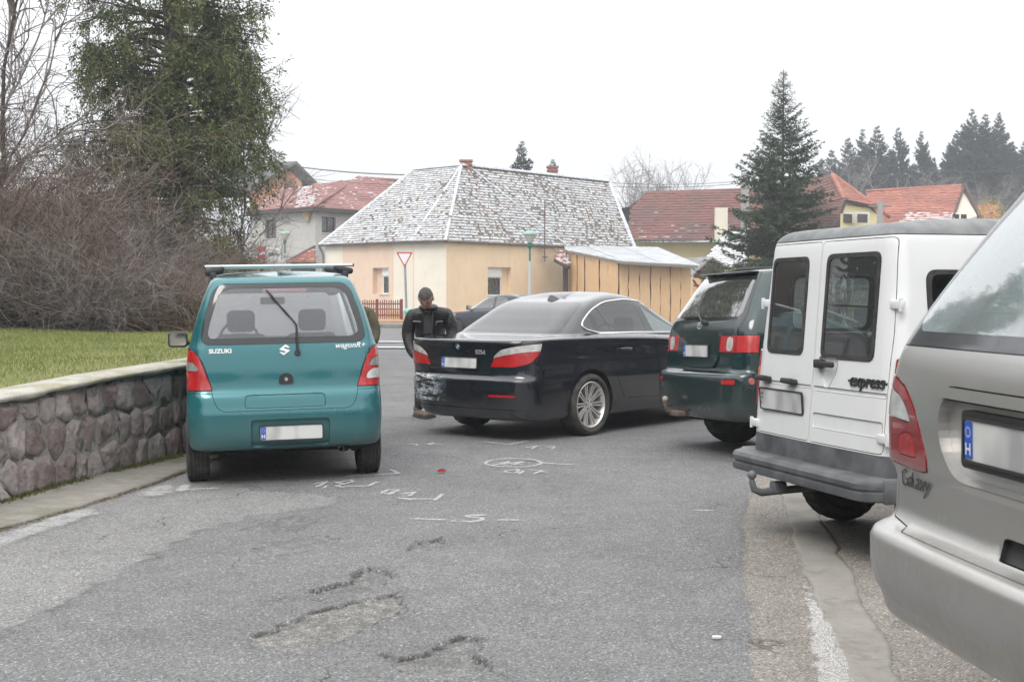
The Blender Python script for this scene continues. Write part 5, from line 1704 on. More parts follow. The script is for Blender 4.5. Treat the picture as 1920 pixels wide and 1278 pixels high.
YEL = plaster('pale yellow plaster', (.76,.66,.36)); PNK = plaster('pale pink plaster', (.66,.56,.48))
BRN = tilemat('brown red tile', (.145,.058,.046),(.20,.082,.066),(.13,.07,.06))
h4 = empty('house', tuple(H(1290,98,0)), label='long yellow house with a brown red tiled roof behind the shed', cat='house')
def box_house(root, pxl, pxr, Yl, Yr, py_e, mat, dep=8):
	m = MB(); a, b = H(pxl, Yl, 0), H(pxr, Yr, 0)
	za, zb = zw(py_e, Yl), zw(py_e, Yr); z = min(za, zb)
	n = Vector((-(b - a).y, (b - a).x, 0)).normalized() * dep
	if n.y < 0: n = -n
	for p_, q_ in ((a, b),(b, b + n),(b + n, a + n),(a + n, a)):
		m.quad(p_, q_, q_ + Vector((0,0, z)), p_ + Vector((0,0, z)))
	return m.build('wall', mat, root, world=True), z
_, z4 = box_house(h4,1190,1585,98,96,452, YEL)
e0, e1_ = at(1178,451,97), at(1590,446,94); r0, r1_ = at(1212,362,101.5), at(1590,350,98.5)
mid0 = at(1181,387,99.8)
tile_roof(h4,[e0, e1_, r1_, r0, mid0], DECK, BRN, .30,.34, SNOW, lambda A, B, r, bm: (.16 + .2 * (B < 1.8),.12,.3),21, thick=.045)
ridge(h4, r0, r1_, BRN, .14); gutter(h4,[e0, e1_],.09)
q = MB(); q.poly([mid0, r0, r0 + Vector((-.5,4,-2.4)), mid0 + Vector((-2,8,0))]); q.build('hip_end', DECK, h4, world=True)
q = MB(); p = at(1357,390,96); q.tube([p + Vector((0,0,-2.5)), p + Vector((0,0,.3))],.1,8); q.build('flue_pipe', GUTM, h4, world=True)
q = MB(); p = at(1352,420,95); q.box(p, (.9,.5,2.4)); q.build('chimney', CREAM, h4, world=True)
h7 = empty('outbuilding', tuple(H(1340,86,0)), label='small outbuilding with a white snowy roof left of the spruce', cat='outbuilding')
a, b, c, d = at(1308,502,84), at(1400,502,83), at(1400,430,88), at(1362,440,88)
tile_roof(h7,[a, b, c, d], DECK, TILE_OLD, .25,.32, SNOW, snowfn(.72,.7,.9),22)
q = MB(); q.box((H(1360,86,0).x, 87,1.6),(3.2,4,3.2)); q.build('wall', YEL, h7, world=True)
h8 = empty('hut', tuple(H(1325,78,0)), label='small dark red hut with a frosted roof behind the shed', cat='hut')
RED = M('dark red boards', (.20,.035,.03),.8, var=(.15,.03,.028), vs=3)
q = MB(); q.poly([at(1300,545,77), at(1362,545,77), at(1358,497,77), at(1336,483,77), at(1300,515,77)]); q.build('wall', RED, h8, world=True)
q = MB()
v = [at(1336,481,76.7), at(1296,517,76.7), at(1296,517,76.7) + Vector((-2.8,5,0)), at(1336,481,76.7) + Vector((-2.8,5,0))]
q.add([*v, *[a_ - Vector((0,0,.1)) for a_ in v]],[(0,1,2,3),(4,5,1,0),(7,6,5,4)])
v = [at(1336,481,76.7), at(1362,499,76.7), at(1362,499,76.7) + Vector((1,5,0)), at(1336,481,76.7) + Vector((-2.8,5,0))]
q.add([*v, *[a_ - Vector((0,0,.1)) for a_ in v]],[(0,1,2,3),(4,5,1,0),(7,6,5,4)])
q.build('roof', M('frosted hut roof', (.30,.30,.30),.8, var=(.18,.17,.17), vs=2), h8, world=True)
q = MB(); a, b = at(1299,513,75), at(1350,513,75)
for z0, z1 in ((.9,1.25),(1.4,1.75),(1.9,2.25),(2.35,2.65)):
	pass
fc_ = empty('fence', (a.x, 75,0), label='short orange wooden fence in front of the red hut', cat='fence')
for i, (z0, z1) in enumerate(((1.2,1.6),(1.7,2.1),(2.2,2.6))):
	r_ = MB(); r_.box(((a.x + b.x) / 2,75,(z0 + z1) / 2),(b.x - a.x, .05, z1 - z0)); r_.build('rail', bt.m, fc_, world=True)
r_ = MB(); r_.tube([(a.x, 74.95,1.3),(a.x + .9,74.95,2.5)],.06,4); r_.tube([(a.x, 74.95,2.5),(a.x + .9,74.95,1.3)],.06,4); r_.build('brace', RED, fc_, world=True)
h5 = empty('house', tuple(H(1600,92,0)), label='pale yellow gable house with a red half hipped roof right of the spruce', cat='house')
OR = tilemat('orange red tile', (.36,.125,.085),(.44,.19,.135),(.30,.12,.09))
g0, g1 = at(1572,600,88), at(1648,600,90.5)
sh_l, sh_r = at(1572,372,88), at(1637,385,90.2)
q = MB(); q.poly([Vector((g0.x, g0.y, 0)), Vector((g1.x, g1.y, 0)), at(1652,408,90.5), at(1634,386,90), at(1588,372,88.5), at(1576,398,88)]); q.build('wall', YEL, h5, world=True)
for px0, px1, py0, py1 in ((1581,1597,401,418),(1607,1626,401,418)):
	a, b = at(px0, py0,88.2), at(px1, py1,88.6)
	f = MB(); f.add([Vector((a.x - .15,88.15, a.z + .15)), Vector((b.x + .15,88.6, a.z + .15)), Vector((b.x + .15,88.6, b.z)), Vector((a.x - .15,88.15, b.z))],[(0,1,2,3)])
	fo = f.build('window', SILL, h5, world=True)
	f = MB(); f.add([Vector((a.x, 88.1, a.z)), Vector((b.x, 88.5, a.z)), Vector((b.x, 88.5, b.z)), Vector((a.x, 88.1, b.z))],[(0,1,2,3)]); f.build('pane', M('dark pane', (.06,.035,.035),.15), fo)
pk = at(1561,328,93); pl2 = at(1420,340,104)
tile_roof(h5,[at(1480,396,96), at(1583,374,88), pk, at(1500,336,100)], DECK, BRN, .30,.34, SNOW, lambda A, B, r, bm: (.16 + 0 * A, .12,.3),23, thick=.045)
tile_roof(h5,[at(1585,374,87.8), at(1640,386,89.8), pk], DECK, OR, .30,.34, SNOW, lambda A, B, r, bm: (.1 + 0 * A, .12,.3),24, thick=.045)
tile_roof(h5,[at(1640,386,89.8), at(1660,410,91.5), at(1668,402,97), pk], DECK, OR, .30,.34, None, None, 25, thick=.045)
ridge(h5, at(1585,374,87.8), pk, OR, .16, name='hip_tiles'); ridge(h5, at(1638,385,89.8), pk, OR, .16, name='hip_tiles')
q = MB(); q.add([at(1583,375,87.7), at(1636,387,89.6), at(1652,412,90.8), at(1645,412,90.9), at(1630,392,90), at(1586,381,88)],[(0,1,4,5),(1,2,3,4)])
q.add([at(1575,400,87.8), at(1583,375,87.7), at(1587,381,88), at(1580,400,88)],[(0,1,2,3)])
q.build('verge_board', M('grey brown verge', (.10,.085,.08),.9), h5, world=True)
h6 = empty('house', tuple(H(1720,100,0)), label='house with an orange red roof half covered by melting snow, far right', cat='house')
e0, e1_ = at(1652,425,98), at(1780,425,95); r0, r1_ = at(1624,359,106), at(1808,348,103)
def sn6(A, B, r, bm):
	return np.where((A > 1.0) & (A < 7.2) & (B < 2.9),.62, np.where(B < 3.4,.25,.06)),.5,.9
tile_roof(h6,[e0, e1_, r1_, r0], DECK, OR, .33,.38, SNOW, sn6,26, thick=.06)
ridge(h6, r0, r1_, OR, .14)
q = MB(); q.poly([at(1784,600,96), at(1835,600,99), at(1832,405,99), at(1808,352,102.8), at(1783,420,96)]); q.build('gable', PNK, h6, world=True)
q = MB(); q.tube([at(1808,347,102.5), at(1842,418,98.5)],.22,6); q.tube([at(1808,349,102.5), at(1781,425,95.2)],.10,6); q.build('verge_board', M('dark verge', (.08,.05,.045),.9), h6, world=True)
for px in (1793,1807):
	f = MB(); p = at(px, 408,96.8); f.box(p, (.42,.1,.5)); f.build('window', MAT['dark'], h6, world=True)
f = MB(); a = H(1652,99,0); b = H(1784,96.3,0); f.quad(a, b, b + Vector((0,0,7)), a + Vector((0,0,7))); f.build('wall', PNK, h6, world=True)
h9 = empty('house', tuple(H(1850,112,0)), label='little orange roof glimpsed behind the silver people carrier', cat='house')
tile_roof(h9,[at(1835,420,112), at(1880,420,110), at(1868,388,116), at(1818,378,117)], DECK, OR, .33,.38, None, None, 27, thick=.05)
f = MB(); a = H(1835,113,0); b = H(1880,111,0); f.quad(a, b, b + Vector((0,0,7)), a + Vector((0,0,7))); f.build('wall', PNK, h9, world=True)
def tubes_np(P, r0, r1, k=3):
	"""P (n,K,3) polylines -> k-sided tapering tubes"""
	n, K, _ = P.shape
	D = np.zeros_like(P); D[:, 1:-1] = P[:, 2:] - P[:, :-2]; D[:, 0] = P[:, 1] - P[:, 0]; D[:, -1] = P[:, -1] - P[:, -2]
	D /= np.linalg.norm(D, axis=2, keepdims=True) + 1e-9
	ref = np.where(np.abs(D[..., 2:3]) < .9, np.array([0,0,1.0]), np.array([1.0,0,0]))
	A = np.cross(D, ref); A /= np.linalg.norm(A, axis=2, keepdims=True) + 1e-9
	Bn = np.cross(A, D)
	t = np.linspace(0,1, K)[None, :, None]
	rad = (np.asarray(r0).reshape(-1,1,1) * (1 - t) + np.asarray(r1).reshape(-1,1,1) * t) * np.ones((n, K, 1))
	V = np.stack([P + (A * math.cos(2 * PI * j / k) + Bn * math.sin(2 * PI * j / k)) * rad for j in range(k)],2).reshape(-1,3)
	base = (np.arange(n)[:, None, None] * K + np.arange(K - 1)[None, :, None]) * k
	j = np.arange(k)[None, None, :]; j2 = (j + 1) % k
	F = np.stack([base + j, base + j2, base + k + j2, base + k + j],3).reshape(-1,4)
	return V, F
def unit(v): return v / (np.linalg.norm(v, axis=-1, keepdims=True) + 1e-9)
def branch_from(P, r, n_child, length, spread, K, up=0.0, tmin=.25, tmax=1.0, droop=0.0, jit=.18):
	"""children (m,K,3) growing from parents P (n,K0,3)"""
	n, K0, _ = P.shape
	idx = np.repeat(np.arange(n), n_child); m = len(idx)
	t = r.uniform(tmin, tmax, m) * (K0 - 1.001)
	i = t.astype(int); f = (t - i)[:, None]
	o = P[idx, i] * (1 - f) + P[idx, i + 1] * f
	d = unit(P[idx, i + 1] - P[idx, i])
	rnd = unit(r.normal(size=(m, 3)))
	dirn = unit(d * (1 - spread) + rnd * spread + np.array([0,0, up]))
	L = length * r.uniform(.5,1.2, m)
	out = np.zeros((m, K, 3)); out[:, 0] = o
	cur = dirn
	for k in range(1, K):
		cur = unit(cur + r.normal(size=(m, 3)) * jit + np.array([0,0,-droop]))
		out[:, k] = out[:, k - 1] + cur * (L / (K - 1))[:, None]
	return out
def join(parts):
	Vs, Fs, o = [],[],0
	for V, F in parts:
		Vs.append(V); Fs.append(F + o); o += len(V)
	return np.concatenate(Vs), np.concatenate(Fs)
def cards(C, D, L, W, r, tri=False):
	"""flat leaf sprays: centres C, directions D, lengths L, widths W"""
	n = len(C)
	S = unit(np.cross(D, r.normal(size=(n, 3))))
	L = np.asarray(L).reshape(-1,1); W = np.asarray(W).reshape(-1,1)
	a = C; b = C + D * L * .45 + S * W; c = C + D * L; d = C + D * L * .5 - S * W
	V = np.stack([a, b, c, d],1).reshape(-1,3)
	return V, np.arange(4 * n).reshape(n, 4)
def leafmat(name, a, b, c, sc=.9, tr=.25, rough=.65):
	t = NT(name)
	rnd = t.node('ShaderNodeNewGeometry').outputs['Random Per Island']
	x = t.mix(t.rng(t.noise(sc, 4,.6),.38,.62), a, b)
	x = t.mix(t.rng(rnd, .55,1.0,0,.8), x, c)
	t.set(col=x, rough=rough, spec=.3)
	return t.m
BARK = M('grey brown bark', (.10,.085,.07),.95, var=(.055,.048,.042), vs=12, bump=.5, bs=30)
TWIG = NT('bare brown twigs')
_rn = TWIG.node('ShaderNodeNewGeometry').outputs['Random Per Island']
TWIG.set(col=TWIG.mix(_rn, (.10,.072,.052),(.225,.17,.135)), rough=.85); TWIG = TWIG.m
TWIG2 = NT('greyish twigs')
_rn = TWIG2.node('ShaderNodeNewGeometry').outputs['Random Per Island']
TWIG2.set(col=TWIG2.mix(_rn, (.15,.13,.125),(.30,.275,.265)), rough=.85); TWIG2 = TWIG2.m
def big_conifer():
	r = np.random.default_rng(21)
	X0, Y0 = at(330,557,27).x, 27.0
	Z0 = .95; Hh = 14.5
	root = empty('conifer_tree', (X0, Y0, Z0), label='tall dense conifer with hanging green sprays behind the bare shrubs, cut off by the top of the picture', cat='tree')
	root['label'] = 'tall conifer with hanging green sprays rising out of the bare shrubs'
	z = np.linspace(0, Hh, 16); tp = np.stack([.15 * np.sin(z * .5),.1 * np.cos(z * .7), z],1)[None]
	V, F = tubes_np(tp, [.30],[.05],10)
	np_mesh('trunk', V, F, BARK, root, smooth=True)
	nb = 430
	zb = r.uniform(.6, Hh - .3, nb); az = r.uniform(0,2 * PI, nb)
	prof = np.interp(zb, [0,1.5,3,5,7,9,11,13,14.5],[1.8,2.2,2.4,2.3,2.5,2.5,1.9,1.0,.3])
	lob = fbm(az * 1.3 + 5, zb * .7,14,3)
	Lb = prof * (.52 + .80 * lob)
	Lb *= 1 - .20 * np.maximum(0, np.cos(az))
	K = 7
	P = np.zeros((nb, K, 3)); P[:, 0] = np.stack([.15 * np.sin(zb * .5),.1 * np.cos(zb * .7), zb],1)
	d = unit(np.stack([np.cos(az), np.sin(az), r.uniform(.1,.5, nb)],1))
	for k in range(1, K):
		d = unit(d + np.array([0,0,-.10]) + r.normal(size=(nb, 3)) * .08)
		P[:, k] = P[:, k - 1] + d * (Lb / (K - 1))[:, None]
	parts = [tubes_np(P, r.uniform(.03,.05, nb), np.full(nb, .006),4)]
	C2 = branch_from(P, r, 9,.65,.55,4, up=-.05, tmin=.25, droop=.12)
	parts.append(tubes_np(C2, np.full(len(C2),.012), np.full(len(C2),.004),3))
	V, F = join(parts); np_mesh('limbs', V, F, BARK, root)
	C3 = branch_from(C2, r, 8,.34,.6,4, up=-.35, tmin=.05, droop=.22, jit=.15)
	m3 = len(C3); lob3 = fbm(C3[:, 0,0] * 1.2 + 7, C3[:, 0,2] * 1.1 + C3[:, 0,1] * .7,51,3)
	C3 = C3[lob3 > .37]; m3 = len(C3)
	per = 8; i = np.repeat(np.arange(m3), per); t = np.tile(np.linspace(.15,2.95, per), m3) + r.uniform(-.15,.15, m3 * per); t = np.clip(t, 0,2.99); k = t.astype(int); f = (t - k)[:, None]
	C = C3[i, k] * (1 - f) + C3[i, k + 1] * f + r.normal(size=(len(i),3)) * .02; n = len(C)
	D = unit(unit(C3[i, k + 1] - C3[i, k]) + r.normal(size=(n, 3)) * .55)
	V, F = cards(C, D, r.uniform(.06,.13, n), r.uniform(.009,.018, n), r)
	np_mesh('crown', V, F, leafmat('conifer sprays', (.058,.088,.032),(.125,.15,.05),(.20,.20,.075),.55), root)
	return root
big_conifer()
def shrub_mesh(seed, h=3.6, spread=1.5, ns=64, thick=.012, n2=9, n3=6):
	r = np.random.default_rng(seed)
	az = r.uniform(0,2 * PI, ns); rad = r.uniform(0,.45, ns)
	K = 9; P = np.zeros((ns, K, 3)); P[:, 0] = np.stack([np.cos(az) * rad, np.sin(az) * rad, np.zeros(ns)],1)
	lean = r.uniform(.1,1.0, ns)
	d = unit(np.stack([np.cos(az) * lean, np.sin(az) * lean, np.ones(ns)],1)); L = h * r.uniform(.55,1.15, ns)
	for k in range(1, K):
		d = unit(d + r.normal(size=(ns, 3)) * .10 + np.stack([np.cos(az), np.sin(az),-.6 * np.ones(ns)],1) * (.05 + .05 * lean[:, None]))
		P[:, k] = P[:, k - 1] + d * (L / (K - 1))[:, None]
	parts = [tubes_np(P, np.full(ns, thick), np.full(ns, .004),3)]
	A = branch_from(P, r, n2, h * .34,.5,6, up=.08, tmin=.12, droop=.05, jit=.16); parts.append(tubes_np(A, np.full(len(A), thick * .55), np.full(len(A),.0028),3))
	B_ = branch_from(A, r, n3, h * .17,.6,4, up=.05, tmin=.15, droop=.03, jit=.2); parts.append(tubes_np(B_, np.full(len(B_),.0042), np.full(len(B_),.0024),3))
	V, F = join(parts); V[:, 2] = np.maximum(V[:, 2],.0)
	return V, F
shr = []
for sd in range(4):
	V, F = shrub_mesh(100 + sd)
	o = np_mesh('bare_shrub', V, F, TWIG if sd != 2 else TWIG2)
	shr.append(o)
used_shrub = set()
SHRUB_LABELS = ['at the left picture edge, nearest to the wall', 'second from the left picture edge', 'third from the left, under the bare tree', 'fourth from the left along the lawn edge', 'left of the conifer, brown and low', 'in front of the conifer trunk', 'right of the conifer trunk', 'just left of the teal hatchback roof', 'behind the teal hatchback roof bar',
				'in the back row at the far left', 'tall and in the back row, second from left', 'tall and in the back row below the leaning twigs', 'in the back row left of the conifer', 'in the back row behind the conifer trunk', 'in the back row right of the conifer', 'in the back row at the right end', 'low and grey at the lawn edge, far left', 'low and grey at the lawn edge below the conifer', 'small, at the right end of the lawn edge', 'tallest, under the branches of the bare tree']
spots = [(-10.6,20.3,1.0),(-9.3,20.8,.95),(-8.1,20.4,.84),(-7.0,20.9,.60),(-6.0,20.8,.50),(-6.2,22.6,.54),(-6.2,24.6,.52),(-6.6,27.0,.58),(-7.4,28.0,.66),
		 (-12.0,23.5,1.25),(-10.7,24.2,1.28),(-9.4,24.0,1.22),(-8.6,24.6,.86),(-8.0,25.3,.72),(-7.4,26.5,.62),(-7.0,29.0,.60),(-8.7,19.4,.55),(-6.5,19.6,.50),(-5.4,20.6,.34),(-12.8,25.5,1.35)]
rg = random.Random(8)
for i, (x, y, s) in enumerate(spots):
	k = [0,1,3,0,1,3,0,2,3,2,0,1,2,0,3,1,2,2,2,1][i]
	o = shr[k] if k not in used_shrub else shr[k].copy()
	if k in used_shrub: COL.objects.link(o)
	used_shrub.add(k)
	o.location = (x, y, float(lawn_z(np.array(x), np.array(y))) - .03); o.rotation_euler = (0,0, rg.uniform(0,6.28)); o.scale = (s * rg.uniform(.95,1.15), s * rg.uniform(.95,1.15), s)
	tag(o, 'leafless brown shrub ' + SHRUB_LABELS[i] if k != 2 else 'leafless greyish shrub ' + SHRUB_LABELS[i], 'shrub', 'bare shrubs along the back of the lawn')
r = np.random.default_rng(77)
n = 26000
X = r.uniform(-14,-4.2, n); Y = 19.4 + r.random(n) ** 1.3 * 8; keep = (X / Y > -.56) & (X / Y < -.235); X, Y = X[keep], Y[keep]; n = len(X)
Z = lawn_z(X, Y) + r.random(n) ** 1.4 * np.interp(X, [-14,-9,-7,-4.2],[2.6,2.0,1.1,.5])
P = np.zeros((n, 3,3)); P[:, 0] = np.stack([X, Y, Z],1); d = unit(r.normal(size=(n, 3)) * np.array([1,.6,.8]) + np.array([0,0,.35]))
P[:, 1] = P[:, 0] + d * .22; P[:, 2] = P[:, 1] + unit(d + r.normal(size=(n, 3)) * .3) * .22
V, F = tubes_np(P, np.full(n, .006), np.full(n, .003),3)
tag(np_mesh('undergrowth', V, F, TWIG), 'tangled fine brown twigs filling the shrubbery', kind='stuff')
def juniper(x, y, s, lab, seed):
	r = np.random.default_rng(seed)
	root = empty('juniper', (x, y, .9), label=lab, cat='shrub', group='dark junipers among the bare shrubs')
	n = 9000; th = r.uniform(0,2 * PI, n); ph = np.arccos(r.uniform(0,1, n)); rr = r.random(n) ** .4
	lob = .65 + .7 * fbm(th * 1.2 + seed, ph * 2,3,3)
	C = np.stack([np.cos(th) * np.sin(ph) * 1.3, np.sin(th) * np.sin(ph) * 1.0, np.cos(ph) * 1.5],1) * (rr * lob)[:, None] * s
	D = unit(C + np.array([0,0,.3]) + r.normal(size=(n, 3)) * .5)
	V, F = cards(C, D, r.uniform(.10,.22, n), r.uniform(.015,.03, n), r)
	np_mesh('crown', V, F, leafmat('blue green juniper', (.035,.05,.045),(.06,.075,.07),(.14,.16,.165),1.5) if 'blue green juniper' not in bpy.data.materials else bpy.data.materials['blue green juniper'], root)
	V, F = tubes_np(np.array([[[0,0,-.1],[.05,0,.5],[0,.05,1.0]]]) * s, [.06],[.02],6); np_mesh('trunk', V, F, BARK, root)
juniper(-6.4,23.2,1.15, 'dark blue green juniper under the tall conifer', 1); juniper(-9.6,22.4,1.05, 'dark juniper among the shrubs at the left', 2)
juniper(-11.4,22.0,1.15, 'dark juniper at the left picture edge', 3); juniper(-7.9,22.3,.9, 'low frosted juniper between two bare shrubs left of the conifer', 4)
def bare_tree_mesh(seed, h=9, k3=True, lean=(0,0), n1=16, spread=.45, thick=.13, tw=1.0):
	r = np.random.default_rng(seed)
	z = np.linspace(0, h * .8,8); T = np.stack([lean[0] * (z / h) ** 1.5 * h, lean[1] * z, z],1)[None] + r.normal(size=(1,8,3)) * .06
	parts = [tubes_np(T, [thick],[thick * .25],8)]
	A = branch_from(T, r, n1, h * .42, spread, 8, up=.25, tmin=.25, jit=.14); parts.append(tubes_np(A, np.full(len(A), thick * .36), np.full(len(A),.012),5))
	B_ = branch_from(A, r, 8, h * .20,.5,6, up=.12, tmin=.2, jit=.18); parts.append(tubes_np(B_, np.full(len(B_),.017 * tw), np.full(len(B_),.007 * tw),3))
	C = branch_from(B_, r, 6, h * .09,.5,5, up=.05, tmin=.15, jit=.2, droop=.03); parts.append(tubes_np(C, np.full(len(C),.008 * tw), np.full(len(C),.004 * tw),3))
	if k3:
		D = branch_from(C, r, 3, h * .05,.5,3, tmin=.2, jit=.2); parts.append(tubes_np(D, np.full(len(D),.005 * tw), np.full(len(D),.003 * tw),3))
	return parts
def bare_tree(loc, seed, label, h=9, group=None, mat=None, **kw):
	parts = bare_tree_mesh(seed, h, **kw)
	root = empty('bare_tree', loc, label=label, cat='tree', group=group)
	np_mesh('trunk', *parts[0], mat or BARK, root, smooth=True); V, F = join(parts[1:]); np_mesh('crown', V, F, mat or TWIG2, root)
	return root
p = at(-20,557,23); bare_tree((p.x, 23,.95),5, 'leafless tree with fine drooping twigs at the left picture edge', h=8.2, lean=(.12,0), n1=20, spread=.5, k3=False, thick=.07)
p = at(455,557,30); bare_tree((p.x, 30,.9),9, 'slender leafless tree at the right side of the tall conifer', h=5.6, thick=.04, n1=12, lean=(.02,0), spread=.4, k3=False, tw=.8)
def spruce_mesh(seed, H_=10, R_=2.5, wh=30, per=8, cards_per=150, cl=(.12,.26), cw=(.018,.04), low=.5, pw=.80):
	r = np.random.default_rng(seed)
	zt = np.linspace(0, H_, 10); T = np.stack([0 * zt, 0 * zt, zt],1)[None]
	trunk = tubes_np(T, [.013 * H_],[.012],8)
	z = low + (H_ - low) * (np.arange(wh * per) // per / wh) ** .92 + r.uniform(-.12,.12, wh * per)
	n = len(z); az = r.uniform(0,2 * PI, n)
	q = np.clip((z - low) / (H_ - low),0,1)
	L = R_ * ((1 - q) ** pw) * r.uniform(.62,1.12, n) * (.8 + .45 * fbm(az * 1.1, z * .6, seed, 2)) + .05
	K = 6; P = np.zeros((n, K, 3)); P[:, 0] = np.stack([0 * z, 0 * z, z],1)
	el = np.interp(q, [0,.5,1],[-.12,.15,.75])
	d = unit(np.stack([np.cos(az), np.sin(az), el + r.normal(size=n) * .08],1))
	for k in range(1, K):
		d = unit(d + np.array([0,0,1]) * (.07 * (k - 2.2))); P[:, k] = P[:, k - 1] + d * (L / (K - 1))[:, None]
	limbs = tubes_np(P, .006 + .012 * L / R_, np.full(n, .003),3)
	nt = np.maximum(2,(L * 14).astype(int)); idx = np.repeat(np.arange(n), nt); m = len(idx)
	t = r.uniform(.12,.995, m); tt = t * (K - 1.001); i = tt.astype(int); f = (tt - i)[:, None]
	o = P[idx, i] * (1 - f) + P[idx, i + 1] * f; d = unit(P[idx, i + 1] - P[idx, i])
	side = unit(np.cross(d, np.array([0,0,1.0]))) * np.where(r.random(m) < .5,1,-1)[:, None]
	tl = (.10 + .34 * L[idx] / R_ * (1.05 - t)) * r.uniform(.7,1.3, m)
	dt = unit(side * .8 + d * .75 + np.array([0,0,-.28]) + r.normal(size=(m, 3)) * .12)
	Q = np.stack([o, o + dt * (tl * .5)[:, None], o + unit(dt + np.array([0,0,-.2])) * tl[:, None]],1)
	nc = np.maximum(2,(tl * cards_per / 6).astype(int)); ix = np.repeat(np.arange(m), nc); mm = len(ix)
	u = r.uniform(0,1,(mm, 1)); C = Q[ix, 0] * (1 - u) + Q[ix, 2] * u + r.normal(size=(mm, 3)) * .012
	D = unit(dt[ix] + r.normal(size=(mm, 3)) * .45 + np.array([0,0,-.12]))
	ks_ = np.clip(.28 + 1.5 * L[idx[ix]] / R_, 0,1); c1 = cards(C, D, r.uniform(*cl, mm) * .6 * ks_, r.uniform(*cw, mm) * .6 * ks_, r)
	nl = (L * 26).astype(int) + 3; ix = np.repeat(np.arange(n), nl); mm = len(ix)
	tt = r.uniform(.1,1, mm) * (K - 1.001); i = tt.astype(int); f = (tt - i)[:, None]
	C = P[ix, i] * (1 - f) + P[ix, i + 1] * f; D = unit(unit(P[ix, i + 1] - P[ix, i]) + r.normal(size=(mm, 3)) * .5)
	ks_ = np.clip(.28 + 1.5 * L[ix] / R_, 0,1); c2 = cards(C, D, r.uniform(*cl, mm) * .55 * ks_, r.uniform(*cw, mm) * .6 * ks_, r)
	return trunk, limbs, join([c1, c2])
NEED = leafmat('spruce needles', (.030,.055,.028),(.050,.080,.038),(.080,.110,.052),.8)
NEED_FAR = leafmat('far spruce needles', (.030,.048,.036),(.045,.066,.050),(.060,.085,.062),.4)
def spruce(loc, label, seed, group=None, mat=None, src=None, rz=0.0, sc=1.0, **kw):
	root = empty('spruce_tree', loc, (0,0, rz), label=label, cat='tree', group=group); root.scale = (sc,) * 3 if not isinstance(sc, tuple) else sc
	if src is None:
		tr, li, cr = spruce_mesh(seed, **kw)
		a = np_mesh('trunk', *tr, BARK, root, smooth=True); b = np_mesh('limbs', *li, BARK, root); c = np_mesh('crown', *cr, mat or NEED, root)
		return root
	for ch in src.children:
		c = ch.copy(); COL.objects.link(c); c.parent = root
	return root
p = at(1466,557,52)
sp0 = spruce((p.x, 52,0), 'young dark green spruce with a thin bare tip behind the white van', 3, H_=10.75, R_=3.55, pw=.92, wh=44, per=12, cards_per=250, cl=(.14,.30), cw=(.024,.05))
p = at(978,557,100); sp1 = spruce((p.x, 100,0), 'dark conifer top showing above the snowy roof, left of the rear chimney', 4, mat=NEED_FAR, H_=13.7, R_=1.7, wh=26, per=7, cards_per=70, cl=(.3,.6), cw=(.05,.11), low=7)
p = at(1036,557,101); spruce((p.x, 101,0), 'small conifer top showing right beside the rear chimney of the snowy roof', 4, src=sp1, rz=2.1, sc=.905)
hill = MB()
hx = np.linspace(15,190,36); hy = np.linspace(108,330,24); V = []; F = []
def hill_z(x, y):
	return 15.5 * float(ss(np.array((y - 112) / 62))) * float(ss(np.array((x - 26) / 34))) + (float(fbm(x * .05, y * .05,4,3)) - .5) * 3 * float(ss(np.array((y - 115) / 30)))
for y in hy:
	for x in hx: V.append((x, y, hill_z(x, y) - .3))
for j in range(len(hy) - 1):
	for i in range(len(hx) - 1): F.append((j * 36 + i, j * 36 + i + 1,(j + 1) * 36 + i + 1,(j + 1) * 36 + i))
tag(mesh_ob('hill', V, F, M('wooded hillside', (.085,.075,.05),.95, var=(.05,.055,.035), vs=.15), None, True), 'wooded hillside behind the houses on the right', kind='structure')
far_src = []
G = 'conifers on the hill behind the right hand houses'
LB = ['leftmost on the wooded hill', 'second from the left on the wooded hill', 'pointed one between two broad spruces on the hill', 'tall one above the ridge of the yellow house', 'slim, above the left end of the snowy orange roof', 'slim, above the middle of the orange roof', 'small one beside the gap in the wood', 'left in the tall clump above the silver people carrier', 'tallest tip in the clump at the right', 'broad one in the clump at the right', 'right hand twin tip of the clump', 'at the right picture edge, lower', 'farthest right at the picture edge', 'behind the leftmost spruce of the wood', 'low one right of the gap', 'short one just left of the tall clump']
FARP = [(1560,275,150,1),(1590,252,152,.95),(1618,236,156,.85),(1645,230,150,.95),(1684,233,152,.75),(1728,240,150,.8),(1752,290,150,.6),(1795,238,148,.9),(1823,198,150,.95),(1848,208,148,1.1),(1873,205,152,.9),(1898,262,146,.95),(1925,250,150,1.0),(1540,292,158,.8),(1770,300,150,.65),(1780,262,152,.75)]
for i, (px, py, Y, wv) in enumerate(FARP):
	p = at(px, py, Y); zb = hill_z(p.x, Y); hgt = p.z - zb
	lab = 'hazy dark spruce, ' + LB[i]
	loc = (p.x, Y, zb - .2)
	if i < 3:
		o = spruce(loc, lab, 40 + i, G, NEED_FAR, H_=14, R_=5.6, wh=28, per=9, cards_per=40, cl=(.5,1.0), cw=(.10,.19), low=1.0, pw=1.05); far_src.append(o); o.scale = (hgt / 14 * wv, hgt / 14 * wv, hgt / 14)
	else:
		o = spruce(loc, lab, 0, G, src=far_src[i % 3], rz=i * 1.3, sc=(hgt / 14 * wv, hgt / 14 * wv, hgt / 14))
G2 = 'bare trees below the spruces on the hill'
bsrc = []
LB2 = ['pale and broad, at the left of the wood', 'with forked pale trunk above the orange roof', 'in front of the slim spruces', 'low, in the gap of the wood', 'leaning, left of the tall spruce clump', 'in front of the tall spruce clump', 'brownish, at the right picture edge', 'behind the yellow gable house', 'right of the orange roof gable']
